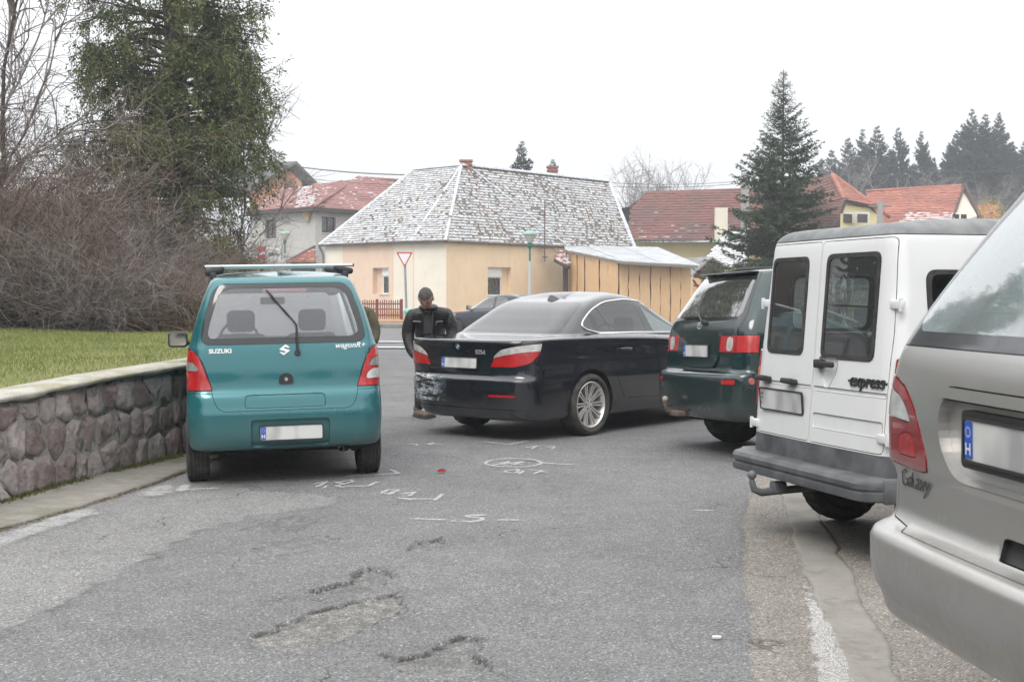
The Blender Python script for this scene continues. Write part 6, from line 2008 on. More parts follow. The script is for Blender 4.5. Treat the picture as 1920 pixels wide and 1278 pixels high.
for i, (px, py, Y) in enumerate([(1590,292,140),(1640,305,138),(1700,325,136),(1745,330,138),(1762,322,142),(1840,338,136),(1890,332,136),(1560,328,138),(1865,345,132)]):
	p = at(px, py, Y); zb = hill_z(p.x, Y); hgt = p.z - zb + .5
	lab = 'hazy leafless tree, ' + LB2[i]
	if i < 3: o = bare_tree((p.x, Y, zb - .2),60 + i, lab, h=10, group=G2, n1=14, spread=.5, k3=False, tw=1.5, thick=.10); bsrc.append(o); o.scale = (hgt / 12.0,) * 3
	else:
		o = empty('bare_tree', (p.x, Y, zb - .2),(0,0, i * 1.7), lab, 'tree', G2); o.scale = (hgt / 12.0,) * 3
		for ch in bsrc[i % 3].children: c = ch.copy(); COL.objects.link(c); c.parent = o
G3 = 'bare tree tops behind the corner house roof'
for i, (px, py, Y) in enumerate([(1178,358,125),(1212,344,127),(1245,350,126),(1282,356,128),(1195,352,124)]):
	p = at(px, py, Y); o = empty('bare_tree', (p.x, Y, 0),(0,0, i * 2.1), 'thin leafless tree top ' + ['left of the brown red roof, tall', 'second right of the snowy roof', 'third right of the snowy roof', 'above the brown red roof ridge', 'close behind the right edge of the snowy roof'][i], 'tree', G3); o.scale = (p.z / 9.6 * .8, p.z / 9.6 * .8, p.z / 9.6)
	for ch in bsrc[i % 3].children: c = ch.copy(); COL.objects.link(c); c.parent = o
r = np.random.default_rng(91); n = 16000
X = r.uniform(30,66, n); Y = r.uniform(118,150, n); Z = np.array([hill_z(a, b) for a, b in zip(X, Y)]) + r.random(n) * 2.6
P = np.zeros((n, 3,3)); P[:, 0] = np.stack([X, Y, Z],1); d = unit(r.normal(size=(n, 3)) + np.array([0,0,.9])); P[:, 1] = P[:, 0] + d * .8; P[:, 2] = P[:, 1] + unit(d + r.normal(size=(n, 3)) * .3) * .8
V, F = tubes_np(P, np.full(n, .018), np.full(n, .01),3)
tag(np_mesh('brushwood', V, F, TWIG), 'hazy brown brushwood on the hillside', kind='stuff')
def leafy(name, loc, s, n, mat, label, seed):
	r = np.random.default_rng(seed); root = empty(name, loc, label=label, cat='shrub')
	C = unit(r.normal(size=(n, 3))) * (r.random((n, 1)) ** .4) * np.array([1,1,1.2]) * s + np.array([0,0, s])
	V, F = cards(C, unit(r.normal(size=(n, 3))), r.uniform(.08,.16, n) * s, r.uniform(.03,.06, n) * s, r); np_mesh('crown', V, F, mat, root)
	V, F = tubes_np(np.array([[[0,0,-s],[0,0,0],[0,0, s]]]) * 1.0,[.05],[.02],5); np_mesh('trunk', V, F, BARK, root)
p = at(1858,400,95); leafy('shrub', (p.x, 95, p.z - .8),1.0,500, leafmat('yellow leaves', (.45,.33,.04),(.5,.4,.08),(.3,.3,.1)), 'yellow leaved shrub tip behind the white van roof', 4)
p = at(1338,512,70); leafy('shrub', (p.x, 70, p.z - .9),.75,1500, leafmat('green bush leaves', (.03,.06,.02),(.05,.09,.03),(.08,.11,.04)), 'small green bush beside the red hut', 5)
p = at(540,338,98); leafy('shrub', (p.x, 98, p.z - 1.5),.8,1200, NEED_FAR, 'dark conifer top in front of the orange brick gable', 6)
def unseen_treeline(name, pts, h, seed, n, label):  # evergreen rows out of view, added to darken reflections in paint and glass
	r = np.random.default_rng(seed); P = [Vector(p) for p in pts]
	s = poly_len(pts); u = r.uniform(0, s[-1], n)
	X = np.interp(u, s, [p[0] for p in pts]); Y = np.interp(u, s, [p[1] for p in pts])
	top = h * (.55 + .6 * vnoise(u * .45, u * 0 + 3, seed)); z = r.random(n) ** .8 * top
	wd = 1.7 * (1 - z / (top + .6)); X = X + r.normal(size=n) * wd * .6; Y = Y + r.normal(size=n) * wd * .6
	C = np.stack([X, Y, z + .1],1); D = unit(r.normal(size=(n, 3)) + np.array([0,0,-.4]))
	V, F = cards(C, D, r.uniform(.35,.7, n), r.uniform(.07,.15, n), r)
	return tag(np_mesh(name, V, F, NEED_FAR), label, kind='stuff')
unseen_treeline('unseen_treeline', [(-13,-12),(-12.5,2),(-13.5,12),(-15.5,20)],8.5,5,30000, 'dense unseen evergreens on the left, added to darken the car reflections')
unseen_treeline('unseen_treeline', [(13,-8),(15,4),(16.5,14),(19.5,26)],7.5,6,30000, 'unseen evergreens beyond the parking place, added for the car reflections')
unseen_treeline('unseen_treeline', [(-13,-14),(-4,-19),(6,-20),(13,-12)],4.5,7,16000, 'unseen hedge behind the camera, added for the car reflections')
def mirror_pod(parent, c, mat, side, w=0.2, h=0.14, name='door_mirror'):
	m = MB(); m.bbox(c, (w, 0.09, h),0.035,4)
	m.tube([(c[0] - side * w * 0.4, c[1] + 0.02, c[2] - h * 0.2),(c[0] - side * (w * 0.5 + 0.07), c[1] + 0.05, c[2] - h * 0.35)],0.022,8)
	o = m.build(name, mat, parent); autosmooth(o, 40)
	g = MB(); g.prism(rpoly([(c[0] - w * .42, c[2] - h * .38),(c[0] + w * .42, c[2] - h * .38),(c[0] + w * .42, c[2] + h * .38),(c[0] - w * .42, c[2] + h * .38)],0.03), c[1] - 0.048, c[1] - 0.04, None, 'Y')
	g.build('mirror_glass', MAT['mirror'], o)
	return o
def build_teal():
	root = empty('parked_car', label='teal green hatchback with silver roof bars beside the stone wall', cat='car')
	PM = paint('teal paint', (0.016,0.150,0.168),0.35,0.25, dirt=0.50, zlo=0.22, zhi=0.62, base=0.05)
	GM = glass('hazy tailgate glass', (0.90,0.92,0.93), haze=0.13, hazecol=(0.62,0.63,0.68), refl=1.9)
	SG = glass('misted side glass', (0.75,0.82,0.80), refl=1.8, haze=.25, through=True, hazecol=(.8,.84,.84))
	rear = (0.2,0.16)
	rings = [
		ring(0.27,(0.30,3.30),0.66, rear),
		ring(0.262,(0.10,3.40),0.745, rear),
		ring(0.30,(0.035,3.46),0.785, rear),
		ring(0.42,(0.0,3.50),0.802, rear),
		ring(0.545,(0.0,3.50),0.808, rear),
		ring(0.60,(0.012,3.49),0.808, rear),
		ring((0.70,0.70,0.66),(0.035,3.47),0.805, rear),
		ring((0.735,0.735,0.70),(0.062,3.46),0.800,(0.16,0.14)),
		ring((0.90,0.88,0.80),(0.082,3.40),0.796,(0.15,0.13)),
		ring((1.05,1.02,0.89),(0.105,3.05),0.785,(0.15,0.13)),
		ring((1.11,1.07,0.95),(0.118,2.82),0.768,(0.15,0.13)),
		ring((1.35,1.32,1.22),(0.165,2.52),0.695,(0.14,0.13)),
		ring((1.52,1.52,1.45),(0.215,2.26),0.625,(0.13,0.12)),
		ring((1.595,1.61,1.55),(0.255,2.12),0.585,(0.13,0.11)),
		ring((1.625,1.65,1.59),(0.31,2.0),0.54,(0.13,0.11)),
		ring((1.635,1.672,1.61),(0.42,1.85),0.42,(0.2,0.11)),
		ring((1.64,1.685,1.63),(0.7,1.6),0.2,(0.1,0.11)),
		ring((1.645,1.688,1.64),(0.9,1.5),0.0005,(0.1,0.11)),
	]
	B = Body(rings, 3.5, tr=0.02, tf=0.08)
	rearp = lambda c, n: c.y < 0.5 and n.y < -0.12
	rsd = lambda c, n: c.x > 0.3
	lsd = lambda c, n: c.x < -0.3
	B.cut('bumper', 'X', [(-0.3,0.0),(0.34,0.0),(0.34,0.66),(0.30,0.715),(-0.3,0.728)])
	B.cut('front_bumper', 'X', [(3.05,0.0),(3.7,0.0),(3.7,0.56),(3.05,0.56)])
	tg = [(-0.50,0.578),(0.50,0.578),(0.545,0.60),(0.575,0.66),(0.60,0.78),(0.642,0.93),(0.70,1.04),(0.705,1.12),(0.672,1.30),(0.60,1.52),(0.55,1.597),(0.46,1.618),(-0.46,1.618),(-0.55,1.597),(-0.60,1.52),(-0.672,1.30),(-0.705,1.12),(-0.70,1.04),(-0.642,0.93),(-0.60,0.78),(-0.575,0.66),(-0.545,0.60)]
	B.cut('tailgate', 'Y', rpoly(tg, 0.02,2), lambda c, n: c.y < 0.45 and (n.y < -0.1))
	win = [(-0.62,1.095),(0.62,1.095),(0.668,1.13),(0.662,1.20),(0.63,1.33),(0.565,1.52),(0.50,1.575),(-0.50,1.575),(-0.565,1.52),(-0.63,1.33),(-0.662,1.20),(-0.668,1.13)]
	win = rpoly(win, 0.04,3)
	B.cut('frit', 'Y', win, rearp)
	gl = rpoly([(-0.59,1.145),(0.56,1.145),(0.61,1.175),(0.60,1.24),(0.52,1.49),(0.44,1.535),(-0.44,1.535),(-0.52,1.49),(-0.60,1.24),(-0.61,1.175)],0.05,3)
	B.cut('glass', 'Y', gl, rearp)
	lamp = [(0.583,0.742),(0.83,0.742),(0.83,1.02),(0.80,1.05),(0.765,1.067),(0.72,1.05),(0.672,0.98),(0.632,0.88)]
	for s, nm in ((1, 'R'),(-1, 'L')):
		pr = (lambda c, n: c.x > 0.4 and c.y < 0.235) if s > 0 else (lambda c, n: c.x < -0.4 and c.y < 0.235)
		pol = lamp if s > 0 else mirx(lamp)
		B.cut('lamp' + nm, 'Y', rpoly(pol, 0.012,2), pr)
		if s > 0:
			up = [(0.685,0.90),(0.83,0.90),(0.83,0.975),(0.76,0.98),(0.71,0.95)]
			lo = [(0.66,0.80),(0.83,0.80),(0.83,0.885),(0.72,0.88),(0.675,0.85)]
			B.cut('clear_hiR', 'Y', rpoly(up, 0.02,2), pr); B.cut('clear_loR', 'Y', rpoly(lo, 0.02,2), pr)
		else:
			up = mirx([(0.685,0.895),(0.83,0.895),(0.83,0.955),(0.77,0.972),(0.71,0.945)])
			B.cut('clear_hiL', 'Y', rpoly(up, 0.02,2), pr)
	B.cut('recess', 'Y', rpoly(rect(-0.285,0.285,0.345,0.505),0.03,3), rearp)
	B.cut('gatepanel', 'Y', rpoly([(-0.33,0.60),(0.315,0.60),(0.315,0.685),(0.29,0.70),(-0.30,0.70),(-0.33,0.685)],0.02,2), rearp)
	for s, nm in ((1, 'R'),(-1, 'L')):
		pr = rsd if s > 0 else lsd
		B.cut('rdoor' + nm, 'X', rpoly([(0.92,0.60),(1.05,0.36),(1.62,0.34),(1.62,1.56),(0.85,1.56),(0.80,1.1)],0.05,3), pr)
		B.cut('fdoor' + nm, 'X', rpoly([(1.64,0.34),(2.72,0.34),(2.76,1.04),(2.22,1.52),(1.64,1.56)],0.05,3), pr)
		B.cut('w1' + nm, 'X', rpoly([(0.36,1.14),(0.74,1.12),(0.78,1.49),(0.42,1.49)],0.05,3), pr)
		B.cut('w2' + nm, 'X', rpoly([(0.90,1.11),(1.57,1.09),(1.57,1.50),(0.93,1.50)],0.05,3), pr)
		B.cut('w3' + nm, 'X', rpoly([(1.70,1.09),(2.60,1.06),(2.18,1.47),(1.70,1.50)],0.05,3), pr)
		for yc in (0.62,2.98):
			B.cut('hole', 'X', circ(yc, 0.285,0.325), pr)
	B.cut('windscreen', 'Y', rpoly([(-0.66,1.02),(0.66,1.02),(0.54,1.51),(-0.54,1.51)],0.05,3), lambda c, n: c.y > 1.9 and n.y > 0.1)
	for s, nm in ((1, 'R'),(-1, 'L')):
		B.cut('headlamp' + nm, 'Y', rpoly([(s * 0.42,0.62),(s * 0.84,0.62),(s * 0.84,0.80),(s * 0.5,0.78)],0.03,2),(lambda c, n, s=s: c.y > 3.1 and c.x * s > 0.3))
	B.done()
	B.part('body', 'body_shell', PM, root)
	tgo = B.part('tailgate', 'tailgate', PM, root)
	B.part('gatepanel', 'tailgate_panel', PM, tgo, off=-0.006)
	bp = B.part('bumper', 'rear_bumper', PM, root)
	B.part('recess', 'plate_recess', PM, bp, off=-0.028, flange=-0.028, gap=0.0)
	B.part('front_bumper', 'front_bumper', PM, root)
	B.part('frit', 'rear_window_border', MAT['frit'], tgo, flange=0.006, gap=0.001)
	B.part('glass', 'rear_window', GM, tgo, gap=0, flange=0)
	for nm in 'LR':
		lo = B.part('lamp' + nm, 'tail_light', MAT['red_lens'], root, off=0.004, flange=0.02, gap=0.004)
		B.part('clear_hi' + nm, 'clear_lens', MAT['grey_lens'], lo, off=0.004, gap=0.001)
		B.part('clear_lo' + nm, 'clear_lens', MAT['clear_lens'], lo, off=0.004, gap=0.001)
		d1 = B.part('rdoor' + nm, 'rear_door', PM, root); d2 = B.part('fdoor' + nm, 'front_door', PM, root)
		B.part('w1' + nm, 'quarter_window', SG, root, gap=0, flange=0)
		B.part('w2' + nm, 'window', SG, d1, gap=0, flange=0)
		B.part('w3' + nm, 'window', SG, d2, gap=0, flange=0)
		B.part('headlamp' + nm, 'headlight', MAT['clear_lens'], root)
		s = 1 if nm == 'R' else -1
		for yc in (0.62,2.98):
			liner(root, yc, 0.285,0.325, s * 0.79, s * 0.42)
	B.part('windscreen', 'windscreen', glass('misted windscreen', (0.85,0.88,0.88), haze=0.21, hazecol=(0.8,0.82,0.84), refl=1.5, through=True), root, gap=0, flange=0)
	h = MB(); h.bbox((0.02,0.235,1.515),(0.36,0.03,0.035),0.012,2); autosmooth(h.build('brake_light', M('faded red lens', (0.5,0.2,0.24),0.3), tgo),40)
	for y in (0.62,2.98):
		for s in (-1,1):
			wheel(root, (s * 0.72, y, 0.252), s, 0.285,0.18,0.175, 'steel')
	underbody(root, 0.62,0.25,3.3,0.25)
	u = MB()
	u.tube([(0.44,0.07,0.245),(0.44,0.35,0.26)],0.026,14, caps=False)
	u.lathe([(0.020,0.0),(0.027,0.0),(0.027,0.05)],14, Matrix.Translation((0.44,0.066,0.245)) @ Matrix.Rotation(-PI / 2,4, 'X'))
	u.build('exhaust_pipe', MAT['steel'], root)
	u = MB()
	u.tube([(-0.6,0.62,0.27),(0.6,0.62,0.27)],0.03,10)
	u.bbox((0.1,0.45,0.26),(0.5,0.16,0.12),0.04,2)
	for x in (-0.52,0.5,0.58): u.bbox((x, 0.4,0.225),(0.07,0.1,0.07),0.015,1)
	u.build('rear_axle', MAT['dark'], root)
	plate(root, (0.035,0.012,0.40),0.50,0.108)
	v, f = text_mesh('SUZUKI', 0.046,0.004, bold=0.0016, sx=1.15)
	B.stick('Y', [(p.x - 0.515, p.y + 1.045, p.z + 0.003) for p in v], f, 'lettering', MAT['whitetxt'], tgo)
	v, f = text_mesh('wagonR+', 0.06,0.004, shear=0.3, bold=0.0006, sx=1.1)
	B.stick('Y', [(p.x + 0.535, p.y + 1.068, p.z + 0.003) for p in v], f, 'lettering', MAT['whitetxt'], tgo)
	S = [(-0.058,0.004),(0.012,0.05),(0.058,0.018),(0.030,0.018),(0.010,0.030),(-0.012,0.016),(0.058,-0.006),(-0.012,-0.05),(-0.058,-0.018),(-0.030,-0.018),(-0.010,-0.030),(0.014,-0.016)]
	em = MB(); em.prism(S, -0.003,0.004)
	ov = [(0.064 * math.cos(a * PI / 12),0.042 * math.sin(a * PI / 12)) for a in range(24)]
	B.stick('Y', [(p.x * 0.78 + 0.0, p.y * 0.85 + 1.045, p.z + 0.004) for p in em.v], em.f, 'emblem', MAT['whitetxt'], tgo)
	hh, nn = B.hit('Y', 0.005,0.815)
	lk = MB(); mm = Matrix.Translation(hh) @ Matrix.Rotation(PI / 2,4, 'X')
	lk.prism(rpoly([(-0.062,-0.035),(0.062,-0.035),(0.05,0.03),(0.02,0.05),(-0.02,0.05),(-0.05,0.03)],0.02,4),-0.01,0.018, mm)
	lo = lk.build('lock', MAT['black'], tgo); autosmooth(lo, 40)
	lc = MB(); lc.lathe([(0.001,0.024),(0.014,0.024),(0.019,0.016)],16, mm); lc.build('lock_barrel', MAT['chrome'], lo)
	wiper(B, tgo, (0.105,1.02),(0.10,1.235),(0.0,1.36),((0.055,1.29),(-0.135,1.52)))
	t = MB(); t.lathe([(0.001,0.0),(0.008,0.0),(0.006,0.014),(0.001,0.016)],8, Matrix.Translation((0,0.40,1.648)))
	t.build('washer_jet', MAT['black'], root)
	for y, zt in ((0.62,1.640),(1.55,1.648)):
		rb = empty('roof_bar', parent=root)
		b = MB(); b.bbox((0, y, zt + 0.082),(1.26,0.045,0.024),0.011,3)
		b.build('bar', M('brushed aluminium', (0.72,0.73,0.74),0.35,0.8), rb)
		c = MB(); c.bbox((0.632, y, zt + 0.082),(0.012,0.047,0.027),0.005,1); c.bbox((-0.632, y, zt + 0.082),(0.012,0.047,0.027),0.005,1)
		for s in (-1,1):
			c.bbox((s * 0.545, y, zt + 0.045),(0.17,0.075,0.05),0.02,2, rot=(0, s * 0.2,0))
			c.bbox((s * 0.555, y, zt - 0.005),(0.06,0.09,0.09),0.02,2, rot=(0, s * 0.25,0))
		autosmooth(c.build('bar_foot', MAT['black'], rb),40)
	for s in (-1,1):
		mirror_pod(root, (s * 0.92,2.42,1.075), MAT['black'], s, 0.19,0.15)
	seats(root, [(-0.32,1.75,0.56),(0.34,1.75,0.56)], MAT['cloth'],0.42)
	s = MB(); s.bbox((0,0.95,0.62),(1.2,0.5,0.18),0.06,3); s.bbox((0,0.72,0.85),(1.2,0.14,0.42),0.06,3, rot=(0.2,0,0)); autosmooth(s.build('rear_bench', MAT['greycloth'], root),50)
	dash(root, 2.62,1.05,0.62, MAT['cloth'])
	m = MB(); m.bbox((0.0,2.2,1.43),(0.24,0.03,0.07),0.02,2); m.tube([(0,2.2,1.46),(0,2.26,1.52)],0.008)
	m.build('rear_view_mirror', MAT['black'], root)
	rr = MB()
	root.scale = (0.965,1,1)
	place_car(root, loc=(-1.76,9.95,0.008), bearing=-13.0, roll=-R(1.0))
	return root
build_teal()
def side_cuts(B, items, pr_r, pr_l):
	for nm, poly in items:
		B.cut(nm + 'R', 'X', poly, pr_r)
		B.cut(nm + 'L', 'X', poly, pr_l)
RSD = lambda c, n: c.x > 0.3
LSD = lambda c, n: c.x < -0.3
def roundel(B, axis, a, b, r, parent, name='roundel'):
	def disc(r0, r1, a0, a1, dep, n=10):
		v = []; f = []
		for i in range(n + 1):
			t = a0 + (a1 - a0) * i / n
			v += [(a + r0 * math.cos(t), b + r0 * math.sin(t), dep),(a + r1 * math.cos(t), b + r1 * math.sin(t), dep)]
		for i in range(n): f.append((2 * i, 2 * i + 1,2 * i + 3,2 * i + 2))
		return v, f
	v, f = disc(0, r, 0,2 * PI, 0.003,24)
	o = B.stick(axis, v, f, name, MAT['black'], parent)
	v, f = disc(r * 0.93, r, 0,2 * PI, 0.0045,24); B.stick(axis, v, f, 'roundel_rim', MAT['chrome'], o)
	v, f = disc(r * 0.62, r * 0.68,0,2 * PI, 0.0045,24); B.stick(axis, v, f, 'roundel_rim', MAT['chrome'], o)
	blue = M('roundel blue', (0.03,0.12,0.42),0.3)
	for k in range(4):
		v, f = disc(0, r * 0.62, k * PI / 2,(k + 1) * PI / 2,0.0045,6)
		B.stick(axis, v, f, 'roundel_quarter', MAT['white'] if k % 2 == 0 else blue, o)
	return o
def build_black():
	root = empty('parked_car', label='black saloon with a smashed, scraped left rear bumper corner', cat='car')
	PM = paint('black metallic paint', (0.008,0.010,0.015),0.0,0.14, dirt=0.16, zlo=0.2, zhi=0.6, base=0.012)
	TG = glass('tinted glass', (0.10,0.11,0.12), refl=1.55)
	CG = glass('clear side glass', (0.72,0.82,0.80), refl=2.2, haze=0.22, hazecol=(.66,.76,.76), through=True)
	cr = (0.42,0.24)
	rings = [
		ring(0.21,(0.40,4.55),.76, cr), ring(0.205,(0.16,4.70),.85, cr), ring(0.25,(0.06,4.78),.892, cr),
		ring(0.40,(0.015,4.82),.915, cr), ring(0.54,(0.0,4.84),.922, cr), ring((0.62,.60,.58),(0.0,4.84),.923, cr),
		ring((0.640,.63,.61),(0.022,4.82),.922, cr), ring((0.665,.655,.63),(0.04,4.80),.920, cr),
		ring((0.80,.78,.70),(0.050,4.76),.918, cr), ring((0.93,.87,.75),(0.035,4.68),.910,(.45,.28)),
		ring((1.005,.965,.82),(0.012,4.58),.900,(.5,.30)), ring((1.030,1.01,.86),(0.030,4.48),.890,(.5,.30)),
		ring((1.034,1.03,.885),(0.075,4.35),.876,(.5,.30)), ring((1.050,1.055,.94),(0.40,3.9),.830,(.45,.30)),
		ring((1.070,1.072,.98),(0.70,3.60),.795,(.3,.22)), ring((1.12,1.11,1.03),(0.81,3.46),.772,(.25,.2)),
		ring((1.25,1.26,1.18),(1.05,3.12),.705,(.22,.18)), ring((1.365,1.405,1.33),(1.28,2.80),.637,(.2,.15)),
		ring((1.42,1.478,1.40),(1.44,2.62),.575,(.2,.15)), ring((1.437,1.510,1.425),(1.55,2.50),.49,(.2,.15)),
		ring((1.450,1.530,1.44),(1.68,2.40),.30,(.2,.1)), ring((1.455,1.536,1.45),(1.8,2.35),.0005),
	]
	B = Body(rings, 4.84, tr=0.05, tf=0.07)
	rp = lambda c, n: c.y < 0.9 and n.y < -0.05
	bump = rpoly([(-.3,.0),(.735,.0),(.735,.725),(.36,.725),(.25,.80),(-.3,.80)],[0,0,0,.02,.05,0],3)
	B.cut('bumper', 'X', bump)
	B.cut('quarterfill', 'Y', rect(-1,.745,-.5,.81), lambda c, n: False)
	boot = [(-.40,.668),(.40,.668),(.445,.70),(.46,.76),(.485,.90),(.56,.955),(.76,.985),(.775,1.2),(-.775,1.2),(-.76,.985),(-.56,.955),(-.485,.90),(-.46,.76),(-.445,.70)]
	B.cut('boot', 'Y', rpoly(boot, .02,2), lambda c, n: c.y < .5 and (n.y < -.3))
	B.cut('boot', 'Z', rpoly([(-.775,-.1),(.775,-.1),(.775,.2),(.70,.725),(-.70,.725),(-.775,.2)],.03,2), lambda c, n: c.z > .99 and c.y < .8 and n.z > .3)
	lamp = [(.425,.755),(.80,.760),(.98,.80),(.98,1.0),(.86,.995),(.70,.968),(.57,.935),(.485,.875),(.46,.82)]
	zone = rpoly([(-.2,.70),(.10,.757),(.20,.80),(.30,.895),(.345,.985),(.33,1.012),(.2,1.02),(-.2,1.03)],.02,3)
	white = [(.452,.842),(.55,.868),(.75,.905),(.98,.935),(.98,1.05),(.3,1.05)]
	for s, nm in ((1, 'R'),(-1, 'L')):
		pr0 = lambda c, n, s=s: c.x * s > .45 and c.y < .6
		B.cut('zone', 'X', zone, pr0, assign=False)
		pr = lambda c, n, s=s: c.x * s > .3 and c.y < .6 and pip(zone, c.y, c.z)
		f = (lambda p: p) if s > 0 else mirx
		B.cut('lamp' + nm, 'Y', rpoly(f(lamp),.015,2), pr)
		B.cut('lampw' + nm, 'Y', f(white), lambda c, n, s=s: c.x * s > .3 and c.y < .6, only='lamp' + nm)
	ins = inset
	B.cut('refl', 'Y', rpoly([(.42,.452),(.72,.452),(.76,.468),(.72,.48),(.44,.482)],.006,2), lambda c, n: c.y < .4 and n.y < -.05)
	B.cut('valance', 'Y', rpoly([(-.66,.25),(.66,.25),(.72,.33),(-.72,.33)],.03,2), lambda c, n: c.y < .4)
	B.cut('rearglass', 'Y', rpoly([(-.71,1.088),(.71,1.088),(.57,1.395),(.48,1.415),(-.48,1.415),(-.57,1.395)],.04,3), lambda c, n: .68 < c.y < 1.7 and n.y < -.1)
	dlo = rpoly([(1.42,1.082),(2.0,1.078),(3.28,1.055),(2.98,1.215),(2.72,1.34),(2.45,1.42),(2.10,1.447),(1.70,1.418),(1.42,1.33),(1.22,1.22),(1.16,1.165),(1.22,1.12)],[.02,0,.03,.05,.1,.1,.1,.1,.1,.08,.05,.05],3)
	w_q = rpoly([(1.42,1.094),(1.655,1.092),(1.53,1.352),(1.42,1.313),(1.24,1.21),(1.19,1.165),(1.24,1.125)],.02,2)
	w_r = rpoly([(1.675,1.092),(2.33,1.086),(2.24,1.43),(1.95,1.427),(1.72,1.405),(1.55,1.36)],.02,2)
	w_f = rpoly([(2.46,1.084),(3.2,1.070),(2.95,1.205),(2.70,1.327),(2.45,1.40),(2.36,1.415)],.02,2)
	side_cuts(B, [('rdoor', rpoly([(1.72,.37),(2.385,.35),(2.30,1.46),(1.70,1.43),(1.14,1.16),(1.30,.98),(1.52,.70)],.05,3)),
				  ('fdoor', rpoly([(2.40,.35),(3.55,.36),(3.58,.85),(3.40,1.05),(2.90,1.28),(2.315,1.46)],.05,3)),
				  ('frame', dlo),('wq', w_q),('wr', w_r),('wf', w_f),
				  ('fuel', rpoly(rect(.80,.905,.985,1.02),.03,3))], RSD, LSD)
	for pr in (RSD, LSD):
		for yc in (1.13,4.02): B.cut('hole', 'X', circ(yc, .335,.375,36), pr)
	B.cut('windscreen', 'Y', rpoly([(-.72,1.03),(.72,1.03),(.56,1.37),(-.56,1.37)],.05,3), lambda c, n: c.y > 2.4 and n.y > .1)
	for s, nm in ((1, 'R'),(-1, 'L')):
		B.cut('headlamp' + nm, 'Y', rpoly([(s * .40,.64),(s * .9,.66),(s * .9,.78),(s * .45,.74)],.03,2),(lambda c, n, s=s: c.y > 4.2 and c.x * s > .3))
	torn = [(-1.0,.15),(-.50,.15),(-.53,.27),(-.60,.30),(-.63,.36),(-.70,.33),(-.76,.39),(-.83,.37),(-1.0,.42)]
	B.cut('hole', 'Y', torn, lambda c, n: c.y < .42 and c.x < -.4)
	bm = B.bm
	for v in bm.verts:
		c = v.co
		if c.x < -.45 and c.y < .75 and c.z < .80:
			k = max(0, min(1,(-c.x - .45) / .35)) * max(0,1 - c.y / .75) * max(0, min(1,(.80 - c.z) / .2))
			nn = math.sin(c.x * 31 + c.z * 23) * .5 + math.sin(c.z * 57 + c.x * 11) * .5
			c.y += k * (.055 + .018 * nn); c.x += k * .03
	B.done()
	body = B.part('body', 'body_shell', PM, root)
	bo = B.part('boot', 'boot_lid', PM, root, gap=.0035)
	bp = B.part('bumper', 'rear_bumper', PM, root, gap=.003, label='scraped and crushed rear bumper')
	B.part('valance', 'bumper_lip', PM, bp, off=.012)
	B.part('refl', 'reflector', MAT['red_lens'], bp, off=.002)
	B.part('rearglass', 'rear_window', TG, root, gap=0, flange=.004)
	B.part('windscreen', 'windscreen', CG, root, gap=0, flange=0)
	for nm in 'LR':
		s = 1 if nm == 'R' else -1
		lo = B.part('lamp' + nm, 'tail_light', MAT['red_lens'], root, off=.003, gap=.003)
		B.part('lampw' + nm, 'clear_lens', MAT['clear_lens'], lo or root, off=.004, gap=.001)
		d1 = B.part('rdoor' + nm, 'rear_door', PM, root, gap=.0035); d2 = B.part('fdoor' + nm, 'front_door', PM, root)
		fr = B.part('frame' + nm, 'window_frame', MAT['frit'], root, gap=0, flange=.01)
		B.part('wq' + nm, 'quarter_window', TG, d1, gap=.002, flange=0)
		B.part('wr' + nm, 'window', TG, d1, gap=.002, flange=0)
		B.part('wf' + nm, 'window', CG, d2, gap=.002, flange=0)
		B.part('fuel' + nm, 'fuel_flap' if nm == 'R' else 'rear_wing', PM, root)
		B.part('headlamp' + nm, 'headlight', MAT['clear_lens'], root)
		ax = 'X' if s > 0 else '-X'
		B.strip(ax, dlo, .017,.008, 'chrome_trim', MAT['chrome'], root, closed=True)
		for yh in (1.72,2.66):
			v = []
			hb = MB(); hb.bbox((0,0,0),(.19,.026,.028),.012,3)
			hh, nn = B.hit(ax, yh, .905)
			q = MB()
			q.bbox((hh.x + s * .028, yh, .905),(.022,.20,.03),.011,3)
			q.bbox((hh.x + s * .012, yh - .085,.905),(.03,.02,.024),.005,1); q.bbox((hh.x + s * .012, yh + .085,.905),(.03,.02,.024),.005,1)
			o = q.build('door_handle', PM, d1 if yh < 2 else d2); autosmooth(o, 50)
		mirror_pod(root, (s * .98,3.22,1.03), PM, s, .2,.13)
		for yc in (1.13,4.02):
			liner(root, yc, .335,.375, s * .9, s * .48)
			wheel(root, (s * .80, yc, .33), s, .33,.235,.235, 'double', MAT['alloy'])
	roundel(B, 'Y', 0.0,.958,.041, bo)
	v, f = text_mesh('525d', .062,.004, bold=.0012, sx=1.05)
	B.stick('Y', [(p.x + .30, p.y + .905, p.z + .003) for p in v], f, 'lettering', MAT['whitetxt'], bo)
	hh, nn = B.hit('Y', 0,.83)
	plate(bo, (0, hh.y - .006,.79),.50,.105, tilt=-.05)
	a = MB()
	prof = [(-.095,0),(.075,0),(.06,.02),(-.03,.055),(-.075,.06)]
	m0 = Matrix.Translation((0,1.62,1.433))
	for sgn in (1,):
		n = len(prof)
		v = [(-.032 * (1 - p[1] * 12), p[0], p[1]) for p in prof] + [(.032 * (1 - p[1] * 12), p[0], p[1]) for p in prof]
		a.add(v, [tuple(range(n)), tuple(range(2 * n - 1, n - 1,-1))] + [(i, i + n, (i + 1) % n + n, (i + 1) % n) for i in range(n)], m0)
	a.build('roof_aerial', PM, root)
	underbody(root, .72,.3,4.6,.24)
	e = MB()
	for x in (-.47,-.39): e.tube([(x, .10,.275),(x, .5,.28)],.03,14, caps=False)
	e.build('exhaust_pipe', MAT['steel'], root)
	d = MB()
